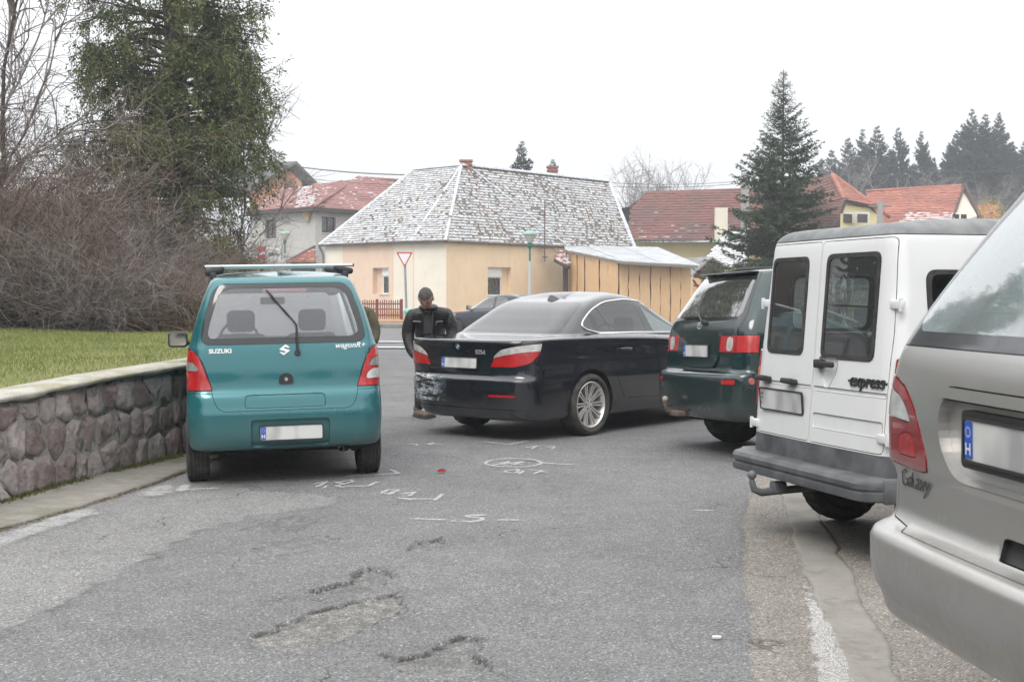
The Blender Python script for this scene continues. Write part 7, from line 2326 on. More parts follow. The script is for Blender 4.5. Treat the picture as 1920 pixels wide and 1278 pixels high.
	d.tube([(-.76,.26,.40),(-.72,.20,.33),(-.62,.18,.29),(-.54,.10,.25)],.014,6)
	d.tube([(-.74,.24,.37),(-.66,.2,.27),(-.52,.16,.25)],.01,6)
	d.bbox((-.66,.26,.33),(.30,.12,.10),.02,2, rot=(.2,.3,.1)); d.bbox((-.55,.30,.30),(.25,.25,.12),.03,2)
	d.build('torn_bumper_mount', MAT['black'], bp)
	rng = random.Random(3)
	sc = NT('paint scrape')
	na = sc.noise(9,7,.7, coord=sc.coord('Object', (.55,.6,2.6)), dist=1.2)
	al = sc.math('MULTIPLY', sc.rng(na, .49,.54), sc.rng(sc.noise(90,3),.30,.5))
	al = sc.math('MULTIPLY', al, sc.rng(sc.sep(sc.coord())[0],-.55,-.13,1.6,0.0))
	sc.set(col=sc.mix(sc.rng(sc.noise(14,3),.4,.6),(.62,.64,.66),(.25,.33,.42)), rough=.6, alpha=al)
	v = []; f = []
	nx, nz = 26,22
	for i in range(nx):
		for k in range(nz):
			v.append((-.90 + .82 * i / (nx - 1),.38 + .275 * k / (nz - 1),.0035))
	for i in range(nx - 1):
		for k in range(nz - 1): f.append((i * nz + k, (i + 1) * nz + k, (i + 1) * nz + k + 1, i * nz + k + 1))
	B2 = BVHTree.FromBMesh(B.bm)
	out = []
	for p in v:
		r = B2.ray_cast(Vector((p[0],-3, p[1])), Vector((0,1,0)))
		out.append((r[0] + (r[1] if r[1].y < 0 else -r[1]) * .004) if r[0] is not None else None)
	good = [i for i, q in enumerate(out) if q is not None and q.y < .6]
	idx = {g: i for i, g in enumerate(good)}
	mesh_ob('scrape', [out[g] for g in good],[tuple(idx[i] for i in q) for q in f if all(i in idx for i in q)], sc.m, bp, True)
	for x in (-.37,.37):
		pass
	seats(root, [(-.38,2.55,.55),(.38,2.55,.55)], MAT['cloth'],.32)
	s_ = MB(); s_.bbox((0,1.75,.58),(1.3,.5,.2),.06,3); s_.bbox((0,1.48,.83),(1.3,.14,.48),.06,3, rot=(.3,0,0)); autosmooth(s_.build('rear_bench', MAT['cloth'], root),50)
	dash(root, 3.35,.95,.68, MAT['cloth'])
	place_car(root, loc=(-.58,13.2,0), bearing=41)
	return root
def build_green():
	root = empty('parked_car', label='dark green people carrier between the black saloon and the white van', cat='car')
	PM = paint('dark green paint', (0.006,0.026,0.028),0.1,0.18, dirt=0.36, zlo=0.25, zhi=0.8, base=0.03)
	TG = glass('privacy rear glass', (0.16,0.19,0.20), refl=3.2, haze=0.05, hazecol=(0.5,0.54,0.56))
	SG = glass('side glass', (0.6,0.7,0.68), refl=2.4)
	cr = (.22,.16)
	rings = [
		ring(.33,(.32,4.3),.68, cr), ring(.325,(.10,4.42),.775, cr), ring(.37,(.03,4.47),.815, cr), ring(.52,(.0,4.52),.835, cr),
		ring(.68,(.0,4.53),.842, cr), ring((.735,.72,.70),(.012,4.52),.842, cr), ring((.757,.75,.71),(.035,4.5),.84, cr),
		ring((.775,.765,.72),(.075,4.48),.838, cr), ring((.94,.90,.80),(.10,4.42),.835,(.18,.15)), ring((1.10,1.03,.92),(.12,4.2),.825,(.17,.15)),
		ring((1.22,1.12,1.0),(.15,3.75),.80,(.17,.15)), ring((1.27,1.16,1.05),(.18,3.62),.785,(.17,.15)), ring((1.45,1.38,1.3),(.29,3.2),.71,(.16,.14)),
		ring((1.62,1.58,1.5),(.40,2.85),.63,(.15,.13)), ring((1.685,1.665,1.59),(.46,2.7),.585,(.15,.12)), ring((1.705,1.70,1.62),(.56,2.6),.5,(.15,.12)),
		ring((1.712,1.725,1.65),(.8,2.4),.3,(.15,.12)), ring((1.715,1.73,1.68),(1.1,2.2),.0005),
	]
	B = Body(rings, 4.53, tr=.03, tf=.08)
	rp = lambda c, n: c.y < .75 and n.y < -.1
	B.cut('bumper', 'X', [(-.3,0),(.42,0),(.42,.72),(.30,.755),(-.3,.765)])
	tg = [(-.60,.785),(.60,.785),(.62,.80),(.66,.94),(.665,1.10),(.70,1.22),(.70,1.27),(.60,1.50),(.53,1.68),(-.53,1.68),(-.60,1.50),(-.70,1.27),(-.70,1.22),(-.665,1.10),(-.66,.94),(-.62,.80)]
	B.cut('tailgate', 'Y', rpoly(tg, .02,2), rp)
	B.cut('frit', 'Y', rpoly([(-.69,1.235),(.69,1.235),(.70,1.27),(.60,1.50),(.54,1.67),(-.54,1.67),(-.60,1.50),(-.70,1.27)],.03,3), rp)
	B.cut('glass', 'Y', rpoly([(-.665,1.27),(.60,1.27),(.63,1.30),(.57,1.50),(.51,1.645),(-.52,1.645),(-.595,1.50),(-.675,1.29)],.04,3), rp)
	for s, nm in ((1, 'R'),(-1, 'L')):
		f = (lambda p: p) if s > 0 else mirx
		pr = lambda c, n, s=s: c.x * s > .3 and c.y < .30
		B.cut('lamp' + nm, 'Y', rpoly(f([(.40,.945),(.9,.945),(.9,1.10),(.40,1.095)]),.01,2), pr)
		B.cut('lens' + nm, 'Y', rpoly(f([(.53,.955),(.625,.955),(.625,1.085),(.53,1.085)]),.045,4), pr)
		B.cut('lamped' + nm, 'Y', f([(.655,.94),(.672,.94),(.672,1.105),(.655,1.105)]), pr)
		B.cut('refl' + nm, 'Y', rpoly(f([(.60,.66),(.76,.66),(.76,.705),(.60,.705)]),.018,3), pr)
	B.cut('garnish', 'Y', rpoly([(-.34,.80),(.34,.80),(.405,.88),(.405,1.10),(.38,1.125),(-.38,1.125),(-.405,1.10),(-.405,.88)],.03,3), rp)
	side_cuts(B, [('rdoor', rpoly([(1.35,.60),(1.5,.38),(2.15,.38),(2.15,1.6),(1.05,1.6),(1.05,1.0)],.05,3)),
				  ('fdoor', rpoly([(2.17,.38),(3.3,.38),(3.35,1.05),(2.7,1.58),(2.17,1.6)],.05,3)),
				  ('w1', rpoly([(.42,1.20),(1.0,1.18),(1.02,1.56),(.60,1.57)],.05,3)),('w2', rpoly([(1.12,1.17),(2.08,1.15),(2.08,1.56),(1.12,1.57)],.05,3)),
				  ('w3', rpoly([(2.22,1.14),(3.2,1.1),(2.66,1.52),(2.22,1.56)],.05,3))], RSD, LSD)
	for pr in (RSD, LSD):
		for yc in (.88,3.55): B.cut('hole', 'X', circ(yc, .33,.365,32), pr)
	B.cut('windscreen', 'Y', rpoly([(-.72,1.16),(.72,1.16),(.58,1.56),(-.58,1.56)],.05,3), lambda c, n: c.y > 2.4 and n.y > .1)
	B.done()
	B.part('body', 'body_shell', PM, root)
	tgo = B.part('tailgate', 'tailgate', PM, root)
	bp = B.part('bumper', 'rear_bumper', PM, root)
	B.part('frit', 'rear_window_border', MAT['frit'], tgo, flange=.005, gap=.001)
	B.part('glass', 'rear_window', TG, tgo, gap=0, flange=0)
	gr = B.part('garnish', 'plate_housing', PM, tgo, off=.02, flange=.03)
	for nm in 'LR':
		s = 1 if nm == 'R' else -1
		lo = B.part('lamp' + nm, 'tail_light', MAT['red_lens'], root, off=.004, gap=.002)
		B.part('lens' + nm, 'clear_lens', MAT['clear_lens'], lo, off=.008, gap=.001)
		B.part('lamped' + nm, 'lamp_divider', MAT['dark_red_lens'], lo, off=.001, gap=.001)
		B.part('refl' + nm, 'reflector', MAT['red_lens'], bp, off=.003)
		d1 = B.part('rdoor' + nm, 'rear_door', PM, root, gap=.0035); d2 = B.part('fdoor' + nm, 'front_door', PM, root)
		B.part('w1' + nm, 'quarter_window', SG, root, gap=0, flange=0); B.part('w2' + nm, 'window', SG, d1, gap=0, flange=0); B.part('w3' + nm, 'window', SG, d2, gap=0, flange=0)
		ax = 'X' if s > 0 else '-X'
		q = MB(); hh, nn = B.hit(ax, .2,.69)
		q.lathe([(.001,.012 * s),(.026,.012 * s),(.032,0)],16, Matrix.Translation((hh.x, .2,.69)), axis='X')
		q.build('side_reflector', MAT['amber_lens'] if False else M('pink side reflector', (.42,.13,.10),.3), bp)
		for yc in (.88,3.55):
			liner(root, yc, .33,.365, s * .82, s * .42)
			wheel(root, (s * .735, yc, .318), s, .318,.20,.19, 'steel', steer=0)
		rl = MB()
		path = [(s * .53,.62,1.69),(s * .535,.82,1.745),(s * .54,1.3,1.77),(s * .54,2.0,1.76),(s * .53,2.4,1.72),(s * .52,2.55,1.66)]
		rl.tube(path, .018,8)
		rl.build('roof_rail', MAT['black'], root)
		mirror_pod(root, (s * .95,3.3,1.12), PM, s, .2,.15)
	B.part('windscreen', 'windscreen', SG, root, gap=0, flange=0)
	sp = MB(); sp.bbox((0,.43,1.680),(.98,.10,.018),.01,2); autosmooth(sp.build('roof_spoiler', MAT['frit'], tgo),40)
	hh, nn = B.hit('Y', 0,.95)
	plate(gr, (0.0, hh.y - .026,.955),.50,.11)
	wiper(B, tgo, (.05,1.215),(-.05,1.255),(-.20,1.262),((-.08,1.275),(-.47,1.262)))
	o_ = []; F_ = []
	def oval(cx, cz, a, b, w, n=20):
		k = len(o_)
		for i in range(n):
			t = 2 * PI * i / n
			o_.extend([(cx + a * math.cos(t), cz + b * math.sin(t),.005),(cx + (a - w) * math.cos(t), cz + (b - w) * math.sin(t),.005)])
		for i in range(n): F_.append((k + 2 * i, k + 2 * ((i + 1) % n), k + 2 * ((i + 1) % n) + 1, k + 2 * i + 1))
	oval(0,1.19,.048,.034,.006); oval(0,1.202,.03,.014,.005); oval(0,1.190,.013,.03,.005)
	B.stick('Y', [(p[0] - .03, p[1], p[2]) for p in o_], F_, 'emblem', MAT['whitetxt'], tgo)
	t = MB()
	rust = M('rusty tow bar', (.16,.12,.10),.8, var=(.09,.06,.05), vs=30)
	t.tube([(-.30,.30,.36),(-.30,.02,.36),(-.30,-.08,.38),(-.30,-.10,.44),(-.30,-.10,.47)],.022,10)
	t.bbox((-.24,.02,.355),(.2,.14,.05),.01,2)
	ob_ = t.build('tow_bar', rust, root); autosmooth(ob_, 40)
	bl = MB(); bl.lathe([(.001,.03)] + [(.03 * math.sin(a),.03 * math.cos(a)) for a in np.linspace(.3,2.8,9)],16, Matrix.Translation((-.30,-.10,.49)))
	bl.build('tow_ball', M('tow ball grease', (.33,.28,.23),.5), ob_, True)
	underbody(root, .68,.35,4.2,.30)
	sh = MB(); sh.tube([(-.55,.88,.42),(-.5,.7,.75)],.03,8); sh.tube([(-.62,.88,.318),(.62,.88,.318)],.035,8); sh.build('rear_axle', MAT['steel'], root)
	seats(root, [(-.36,2.3,.55),(.36,2.3,.55),(-.36,1.2,.5),(.36,1.2,.5)], MAT['cloth'],.45)
	dash(root, 3.4,1.1,.66, MAT['cloth'])
	place_car(root, loc=(1.668,11.90,.012), bearing=71, roll=-R(1.6))
	return root
def build_van():
	root = empty('parked_van', label='old white panel van with two rear doors, grey roof cap and grey bumper', cat='van')
	PM = paint('white van paint', (.74,.75,.755),0.0,0.32, dirt=.34, dirtcol=(.36,.34,.30), zlo=.4, zhi=1.1, base=.06, coat=.5, inner=(.42,.42,.42))
	GP = M('weathered grey plastic', (.055,.06,.066),.5, var=(.14,.145,.15), vs=5, bump=.15, bs=160)
	RP = M('faded roof plastic', (.15,.16,.165),.65, var=(.24,.25,.25), vs=8, bump=.2, bs=140)
	GL = glass('van glass', (.82,.88,.86), refl=1.8, haze=.04)
	WS = glass('van windscreen', (.8,.86,.85), refl=1.5, haze=.4, hazecol=(.8,.84,.84), through=True)
	cr = (.14,.10)
	k = .077
	def ry(z): return .13 + (z - .5) * k
	rings = [
		ring(.40,(.35,3.8),.66, cr), ring(.395,(.16,3.95),.735, cr, bow=(.02,.1)), ring(.45,(ry(.45),4.0),.755, cr, bow=(.02,.1)),
		ring(.60,(ry(.6),4.02),.765, cr, bow=(.02,.1)), ring((.78,.78,.7),(ry(.78),4.02),.772, cr, bow=(.02,.1)), ring((.93,.93,.8),(ry(.93),3.95),.772, cr, bow=(.02,.1)),
		ring((1.10,1.10,.93),(ry(1.1),3.55),.765, cr, bow=(.02,.1)), ring((1.2,1.2,1.05),(ry(1.2),3.1),.755, cr, bow=(.02,.1)), ring((1.5,1.5,1.35),(ry(1.5),2.75),.722, cr, bow=(.02,.1)),
		ring((1.72,1.72,1.6),(ry(1.72),2.5),.695,(.12,.09), bow=(.02,.08)), ring((1.80,1.80,1.68),(ry(1.8) + .005,2.42),.68,(.11,.08), bow=(.02,.08)),
		ring((1.85,1.86,1.74),(ry(1.85) + .03,2.36),.645,(.12,.08), bow=(.02,.08)), ring((1.875,1.895,1.77),(.30,2.28),.58,(.12,.08), bow=(.02,.08)),
		ring((1.89,1.915,1.80),(.42,2.2),.40,(.12,.08)), ring((1.9,1.92,1.82),(.6,2.0),.0005),
	]
	B = Body(rings, 4.02, tr=.0, tf=.08)
	rp = lambda c, n: c.y < .6 and n.y < -.15
	B.cut('skirt', 'X', [(-.3,.2),(.46,.2),(.46,.602),(-.3,.602)])
	B.cut('roofcap', 'X', [(-.3,1.812),(2.3,1.822),(2.3,2.2),(-.3,2.2)])
	dl = rpoly([(-.695,.612),(-.024,.612),(-.024,1.80),(-.655,1.80),(-.70,1.25)],.03,3)
	dr = rpoly([(-.016,.612),(.70,.612),(.705,1.25),(.665,1.80),(-.016,1.80)],.03,3)
	B.cut('doorl', 'Y', dl, rp); B.cut('doorr', 'Y', dr, rp)
	B.cut('sealL', 'Y', rpoly(rect(-.605,1.118,-.155,1.715),.055,5), rp)
	B.cut('glassL', 'Y', rpoly(rect(-.580,1.143,-.180,1.690),.045,5), rp)
	B.cut('sealR', 'Y', rpoly(rect(.048,1.112,.572,1.722),.055,5), rp)
	B.cut('glassR', 'Y', rpoly(rect(.073,1.137,.547,1.697),.045,5), rp)
	B.cut('dish', 'Y', rpoly([(.03,1.12),(.235,1.12),(.225,1.03),(.15,.94),(.11,.94),(.04,1.04)],.03,4), rp)
	B.cut('ribup', 'Y', rect(.0,.918,.695,.942), rp); B.cut('riblo', 'Y', rpoly(rect(.01,.70,.685,.785),.015,2), rp)
	B.cut('ribL', 'Y', rect(-.66,.925,-.04,.942), rp)
	lamp = rpoly([(.73,.775),(.80,.775),(.80,1.135),(.73,1.135)],.01,2)
	for s, nm in ((1, 'R'),(-1, 'L')):
		f = (lambda p: p) if s > 0 else mirx
		pr = lambda c, n, s=s: c.x * s > .3 and c.y < .30
		B.cut('lamp' + nm, 'Y', f(lamp), pr)
		B.cut('amber' + nm, 'Y', f(rect(.73,.93,.80,1.02)), lambda c, n, s=s: c.x * s > .70 and c.y < .30 and c.z > .7)
	side_cuts(B, [('sealside', rpoly(rect(.42,1.24,1.05,1.62),.07,5)),('glassside', rpoly(rect(.45,1.265,1.02,1.595),.055,5)),
				  ('fdoor', rpoly([(1.9,.42),(2.95,.42),(2.98,1.1),(2.5,1.66),(1.9,1.74)],.05,3)),('w3', rpoly([(1.98,1.2),(2.85,1.15),(2.45,1.6),(1.98,1.66)],.05,3))], RSD, LSD)
	for pr in (RSD, LSD):
		for yc in (.78,3.35): B.cut('hole', 'X', circ(yc, .29,.33,28), pr)
	B.cut('windscreen', 'Y', rpoly([(-.66,1.18),(.66,1.18),(.6,1.64),(-.6,1.64)],.05,3), lambda c, n: c.y > 2. and n.y > .1)
	B.done()
	body = B.part('body', 'body_shell', PM, root)
	B.part('skirt', 'lower_panel', GP, root)
	B.part('roofcap', 'roof_cap', RP, root, off=.004, flange=.02)
	for nm, win in (('doorl', 'L'),('doorr', 'R')):
		d = B.part(nm, 'rear_door', PM, root, gap=.003, flange=.02, label='left rear door with the number plate' if win == 'L' else 'right rear door with the handle and chrome script')
		B.part('seal' + win, 'window_seal', MAT['rubber'], d, off=.006, gap=0, flange=.01)
		B.part('glass' + win, 'rear_window', GL, d, gap=0, flange=0)
		if win == 'L':
			ld = d; B.part('ribL', 'pressed_rib', PM, d, off=-.005, flange=-.006, gap=0)
		else:
			rd = d
			B.part('dish', 'handle_dish', PM, d, off=-.016, flange=-.017, gap=0)
			B.part('ribup', 'pressed_rib', PM, d, off=-.006, flange=-.007, gap=0); B.part('riblo', 'pressed_panel', PM, d, off=-.006, flange=-.007, gap=0)
	for nm in 'LR':
		s = 1 if nm == 'R' else -1
		lo = B.part('lamp' + nm, 'tail_light', MAT['dark_red_lens'], root, off=.012, flange=.02)
		B.part('amber' + nm, 'amber_lens', MAT['amber_lens'], lo, off=.013, gap=.001)
		B.part('sealside' + nm, 'window_seal', MAT['rubber'], body, off=.006, gap=0)
		B.part('glassside' + nm, 'side_window', glass('dark van side glass', (.45,.5,.5), refl=2.0), body, gap=0, flange=0)
		d2 = B.part('fdoor' + nm, 'front_door', PM, root); B.part('w3' + nm, 'window', WS, d2, gap=0, flange=0)
		mirror_pod(root, (s * .88,2.85,1.15), MAT['black'], s, .16,.18)
		for yc in (.78,3.35):
			liner(root, yc, .29,.33, s * .75, s * .4)
			wheel(root, (s * .66, yc, .275), s, .275,.165,.17, 'steel')
	B.part('windscreen', 'windscreen', WS, root, gap=0, flange=0)
	def yr(x, z):
		h, n = B.hit('Y', x, z); return h.y
	for x, z in ((-.70,1.43),(-.70,.66),(.715,1.43),(.715,.70)):
		h = MB(); y = yr(max(-.69, min(.69, x)), z)
		h.bbox((x, y - .006, z),(.11,.03,.05),.008,2)
		h.tube([(x + (.04 if x > 0 else -.04), y - .012, z - .035),(x + (.04 if x > 0 else -.04), y - .012, z + .035)],.012,8)
		autosmooth(h.build('hinge', PM, ld if x < 0 else rd),40)
	h = MB(); y = yr(.1,1.075)
	h.bbox((.135, y - .028,1.078),(.19,.026,.034),.01,2); h.bbox((.06, y - .014,1.078),(.075,.045,.052),.01,2)
	autosmooth(h.build('door_handle', MAT['black'], rd),40)
	for x in (-.575,-.245):
		h = MB(); y = yr(x, .95)
		h.bbox((x, y - .03,.955),(.115,.07,.035),.012,2, rot=(-.2,0,0)); autosmooth(h.build('plate_lamp', MAT['black'], ld),40)
	y = yr(-.3,.83)
	po = plate(ld, (-.35, y - .014,.828),.50,.125, tilt=k, band=False)
	fl = MB()
	for i, z in ((0,.855),(1,.835)):
		fl.box((-.578, y - .024, z),(.03,.002,.012))
	po['label'] = 'plain number plate with small coloured marks and its characters blurred out'
	f1 = MB(); f1.box((-.577, y - .0235 - .0,.862),(.026,.002,.010)); f1.build('red_mark', M('red mark', (.5,.05,.04),.5), po)
	f2 = MB(); f2.box((-.577, y - .0235,.835),(.026,.002,.010)); f2.build('green_mark', M('green mark', (.03,.3,.22),.5), po)
	v, f = text_mesh('H', .035,0); f3 = MB(); f3.add(v, f, Matrix.Translation((-.577, y - .0235,.80)) @ Matrix.Rotation(PI / 2,4, 'X')); f3.build('lettering', MAT['black'], po)
	v, f = text_mesh('express', .108,.004, bold=.0008, sx=.93, shear=.1)
	B.stick('Y', [(p.x + .53, p.y + 1.0, p.z + .006) for p in v], f, 'lettering', MAT['black'], rd)
	B.strip('Y', [(.355,.997),(.70,.997)],.014,.006, 'badge_bar', MAT['black'], rd)
	prof = [(.17,.352),(.04,.345),(.005,.355),(0,.372),(0,.408),(.012,.414),(.012,.424),(0,.432),(-.004,.465),(.01,.49),(.045,.50),(.17,.496)]
	W = .80; bmz = MB(); v = []; f = []
	xs = [-W, -W + .01,-W + .03,-W + .07] + list(np.linspace(-W + .12, W - .12,18)) + [W - .07, W - .03, W - .01, W]
	for i, x in enumerate(xs):
		e = max(0, abs(x) - (W - .12)) / .12
		for (yy, zz) in prof: v.append((x, yy + .10 * e ** 2.2,.428 + (zz - .425) * .84 * (1 - .10 * e ** 3)))
	n = len(prof)
	for i in range(len(xs) - 1):
		for q in range(n - 1): f.append((i * n + q, (i + 1) * n + q, (i + 1) * n + q + 1, i * n + q + 1))
	f += [tuple(range(n - 1,-1,-1)), tuple((len(xs) - 1) * n + q for q in range(n))]
	for sx in (-1,1):
		bmz.bbox((sx * (W - .01),.33,.425),(.05,.45,.14),.02,2)
	bmz.add(v, f)
	bo = bmz.build('rear_bumper', GP, root); autosmooth(bo, 40)
	t = MB()
	t.tube([(-.22,.35,.30),(-.24,.05,.285),(-.24,-.05,.28),(-.24,-.10,.30),(-.24,-.115,.35),(-.24,-.115,.365)],[.024,.024,.024,.022,.018,.014],10)
	t.bbox((-.23,.06,.31),(.07,.09,.07),.012,2)
	tb = t.build('tow_bar', MAT['greyplastic'], root); autosmooth(tb, 40)
	bl = MB(); bl.lathe([(.001,.028)] + [(.028 * math.sin(a),.028 * math.cos(a)) for a in np.linspace(.3,2.9,9)],16, Matrix.Translation((-.24,-.115,.39)))
	bl.build('tow_ball', MAT['greyplastic'], tb, True)
	underbody(root, .62,.3,3.8,.35)
	ax = MB(); ax.tube([(-.6,.78,.275),(.6,.78,.275)],.03,8); ax.build('rear_axle', MAT['dark'], root)
	s = MB(); s.box((0,1.75,.68),(1.35,.03,.30)); s.box((0,1.75,1.52),(1.30,.05,.06)); s.tube([(.42,.4,1.55),(.50,1.2,.95)],.03,6); s.tube([(-.55,.6,1.42),(.1,1.7,1.36)],.006,5)
	s.build('bulkhead', MAT['cloth'], root)
	fl_ = MB(); fl_.box((0,1.1,.56),(1.3,1.7,.03)); fl_.build('load_floor', MAT['cloth'], root)
	seats(root, [(-.34,2.1,.5),(.34,2.1,.5)], MAT['cloth'],.5)
	dash(root, 2.95,1.08,.6, MAT['cloth'])
	place_car(root, loc=(1.644,7.50,0), bearing=72)
	return root
def build_silver():
	root = empty('parked_car', label='silver people carrier with dusty tailgate, nearest to the camera on the right', cat='car')
	PM = paint('silver paint', (.50,.495,.48),.75,.30, dirt=.42, dirtcol=(.32,.295,.255), zlo=.25, zhi=1.15, base=.10, coat=.6, coatr=.12)
	TG = glass('pale tinted rear glass', (.52,.64,.63), refl=3.0, haze=.32, hazecol=(.52,.60,.62), rough=.03, var=.3)
	SG = glass('side glass', (.6,.7,.68), refl=2.4)
	cr = (.24,.20)
	rings = [
		ring(.30,(.35,4.4),.74, cr), ring(.295,(.12,4.55),.84, cr), ring(.325,(.045,4.6),.875, cr), ring(.395,(.022,4.62),.892, cr), ring((.415,.41,.41),(.010,4.62),.897, cr), ring(.50,(-.002,4.62),.904, cr),
		ring((.552,.545,.54),(-.002,4.62),.905, cr), ring((.572,.562,.56),(.010,4.62),.905, cr), ring((.581,.57,.565),(.028,4.62),.904, cr), ring((.588,.577,.57),(.088,4.6),.902,(.14,.14)),
		ring((.63,.62,.61),(.115,4.58),.900,(.11,.13)), ring((.72,.70,.66),(.118,4.55),.902,(.11,.13)), ring((.78,.76,.72),(.095,4.5),.903,(.11,.13)), ring((.90,.88,.8),(.092,4.42),.903,(.11,.13)),
		ring((1.02,.98,.9),(.102,4.3),.895,(.11,.13)), ring((1.10,1.06,.98),(.118,4.0),.88,(.11,.13)), ring((1.16,1.12,1.04),(.145,3.75),.862,(.11,.13)),
		ring((1.35,1.32,1.25),(.26,3.3),.80,(.11,.14)), ring((1.52,1.5,1.42),(.375,2.95),.735,(.11,.13)), ring((1.64,1.63,1.55),(.465,2.75),.67,(.12,.12)),
		ring((1.695,1.69,1.62),(.53,2.62),.595,(.16,.13)), ring((1.715,1.725,1.65),(.62,2.5),.5,(.16,.12)), ring((1.72,1.745,1.67),(.9,2.4),.3,(.16,.12)), ring((1.725,1.75,1.7),(1.1,2.2),.0005),
	]
	B = Body(rings, 4.62, tr=.015, tf=.08, step=.026)
	rp = lambda c, n: c.y < .75 and n.y < -.1
	B.cut('bumper', 'X', [(-.3,0),(.52,0),(.52,.585),(.30,.60),(.24,.742),(-.3,.742)])
	tg = [(-.60,.583),(.60,.583),(.79,.60),(.800,.74),(.80,1.03),(.81,1.10),(.80,1.14),(.72,1.35),(.64,1.52),(.56,1.68),(-.56,1.68),(-.64,1.52),(-.72,1.35),(-.80,1.14),(-.81,1.10),(-.80,1.03),(-.800,.74),(-.79,.60)]
	B.cut('tailgate', 'Y', rpoly(tg, .015,2), rp)
	B.cut('frit', 'Y', rpoly([(-.785,1.125),(.785,1.125),(.80,1.155),(.722,1.36),(.643,1.53),(.565,1.655),(-.565,1.655),(-.643,1.53),(-.722,1.36),(-.80,1.155)],.03,3), rp)
	B.cut('glass', 'Y', rpoly([(-.71,1.168),(.71,1.168),(.742,1.20),(.672,1.37),(.598,1.53),(.535,1.615),(-.535,1.615),(-.598,1.53),(-.672,1.37),(-.742,1.20)],.05,3), rp)
	lamp = [(.95,.773),(.60,.758),(.535,.765),(.53,.80),(.565,.865),(.625,.945),(.70,1.0),(.79,1.03),(.95,1.045)]
	clr = [(.95,.912),(.645,.900),(.69,.948),(.75,.978),(.83,.994),(.95,1.0)]
	for s, nm in ((1, 'R'),(-1, 'L')):
		f = (lambda p: p) if s > 0 else mirx
		pr = lambda c, n, s=s: c.x * s > .3 and c.y < .27
		B.cut('lamp' + nm, 'Y', rpoly(f(lamp),.02,3), pr)
		B.cut('clr' + nm, 'Y', rpoly(f(clr),.01,2), pr)
		B.cut('glow' + nm, 'Y', rpoly(f([(.60,.80),(.74,.80),(.72,.86),(.64,.87)]),.025,4), pr)
	B.cut('recess', 'Y', rpoly([(-.36,.765),(.36,.765),(.455,.86),(.46,.985),(-.46,.985),(-.455,.86)],.06,5), rp)
	B.cut('lip', 'Y', rpoly([(-.44,.987),(.44,.987),(.46,1.0),(.40,1.022),(-.40,1.022),(-.46,1.0)],.01,2), rp)
	B.cut('slot', 'Y', rpoly(rect(-.125,.597,.125,.652),.02,3), rp)
	side_cuts(B, [('rdoor', rpoly([(1.35,.60),(1.5,.38),(2.2,.38),(2.2,1.64),(1.15,1.64),(1.12,1.0)],.05,3)),
				  ('fdoor', rpoly([(2.22,.38),(3.35,.38),(3.4,1.05),(2.75,1.6),(2.22,1.64)],.05,3)),
				  ('w1', rpoly([(.40,1.16),(1.08,1.14),(1.1,1.6),(.66,1.6)],.05,3)),('w2', rpoly([(1.22,1.13),(2.15,1.12),(2.15,1.6),(1.22,1.6)],.05,3)),
				  ('w3', rpoly([(2.28,1.11),(3.3,1.09),(2.7,1.56),(2.28,1.6)],.05,3)), ], RSD, LSD)
	for s_, nm in ((1, 'R'),(-1, 'L')): B.cut('rub' + nm, 'X', rpoly(rect(.12,.60,.24,.668),.008,2), lambda c, n, s_=s_: c.x * s_ > .855 and n.x * s_ > .7)
	for pr in (RSD, LSD):
		for yc in (.88,3.72): B.cut('hole', 'X', circ(yc, .33,.365,32), pr)
	B.cut('windscreen', 'Y', rpoly([(-.78,1.12),(.78,1.12),(.6,1.6),(-.6,1.6)],.05,3), lambda c, n: c.y > 2.4 and n.y > .1)
	B.done()
	B.part('body', 'body_shell', PM, root)
	tgo = B.part('tailgate', 'tailgate', PM, root, gap=.0025)
	bp = B.part('bumper', 'rear_bumper', PM, root)
	B.part('frit', 'rear_window_border', M('grey glass border', (.05,.052,.06),.15, coat=.6), tgo, flange=.004, gap=.001)
	B.part('glass', 'rear_window', TG, tgo, gap=0, flange=0)
	rc = B.part('recess', 'plate_recess', PM, tgo, off=-.032, flange=-.033, gap=0)
	B.part('lip', 'tailgate_lip', PM, tgo, off=.012, flange=.03)
	B.part('slot', 'tailgate_handle', MAT['black'], tgo, off=-.012, flange=-.014)
	for nm in 'LR':
		s = 1 if nm == 'R' else -1
		lo = B.part('lamp' + nm, 'tail_light', MAT['dark_red_lens'], root, off=.003, gap=.003)
		B.part('clr' + nm, 'clear_lens', MAT['clear_lens'], lo, off=.004, gap=.001)
		B.part('glow' + nm, 'inner_reflector', MAT['red_lens'], lo, off=.0035, gap=0, flange=.003)
		d1 = B.part('rdoor' + nm, 'rear_door', PM, root, gap=.0035); d2 = B.part('fdoor' + nm, 'front_door', PM, root)
		B.part('w1' + nm, 'quarter_window', SG, root, gap=0, flange=0); B.part('w2' + nm, 'window', SG, d1, gap=0, flange=0); B.part('w3' + nm, 'window', SG, d2, gap=0, flange=0)
		B.part('rub' + nm, 'side_reflector', MAT['frit'], bp, off=.004, flange=.01)
		mirror_pod(root, (s * 1.0,3.4,1.1), PM, s, .2,.15)
		for yc in (.88,3.72):
			liner(root, yc, .33,.365, s * .88, s * .45)
			wheel(root, (s * .78, yc, .318), s, .318,.205,.2, 'steel')
	B.part('windscreen', 'windscreen', SG, root, gap=0, flange=0)
	for i in range(9):
		z = 1.23 + i * .04
		hw = .67 - (z - 1.2) * .40
		B.strip('Y', [(-hw, z),(hw, z)],.0022,.001, 'heater_wire', M('heater wire', (.16,.12,.10),.6) if i == 0 else bpy.data.materials['heater wire'], tgo, lift=-.003)
	h, n = B.hit('Y', 0,.89)
	pl = plate(rc, (-.045, h.y + .012,.888),.52,.108, tilt=.02)
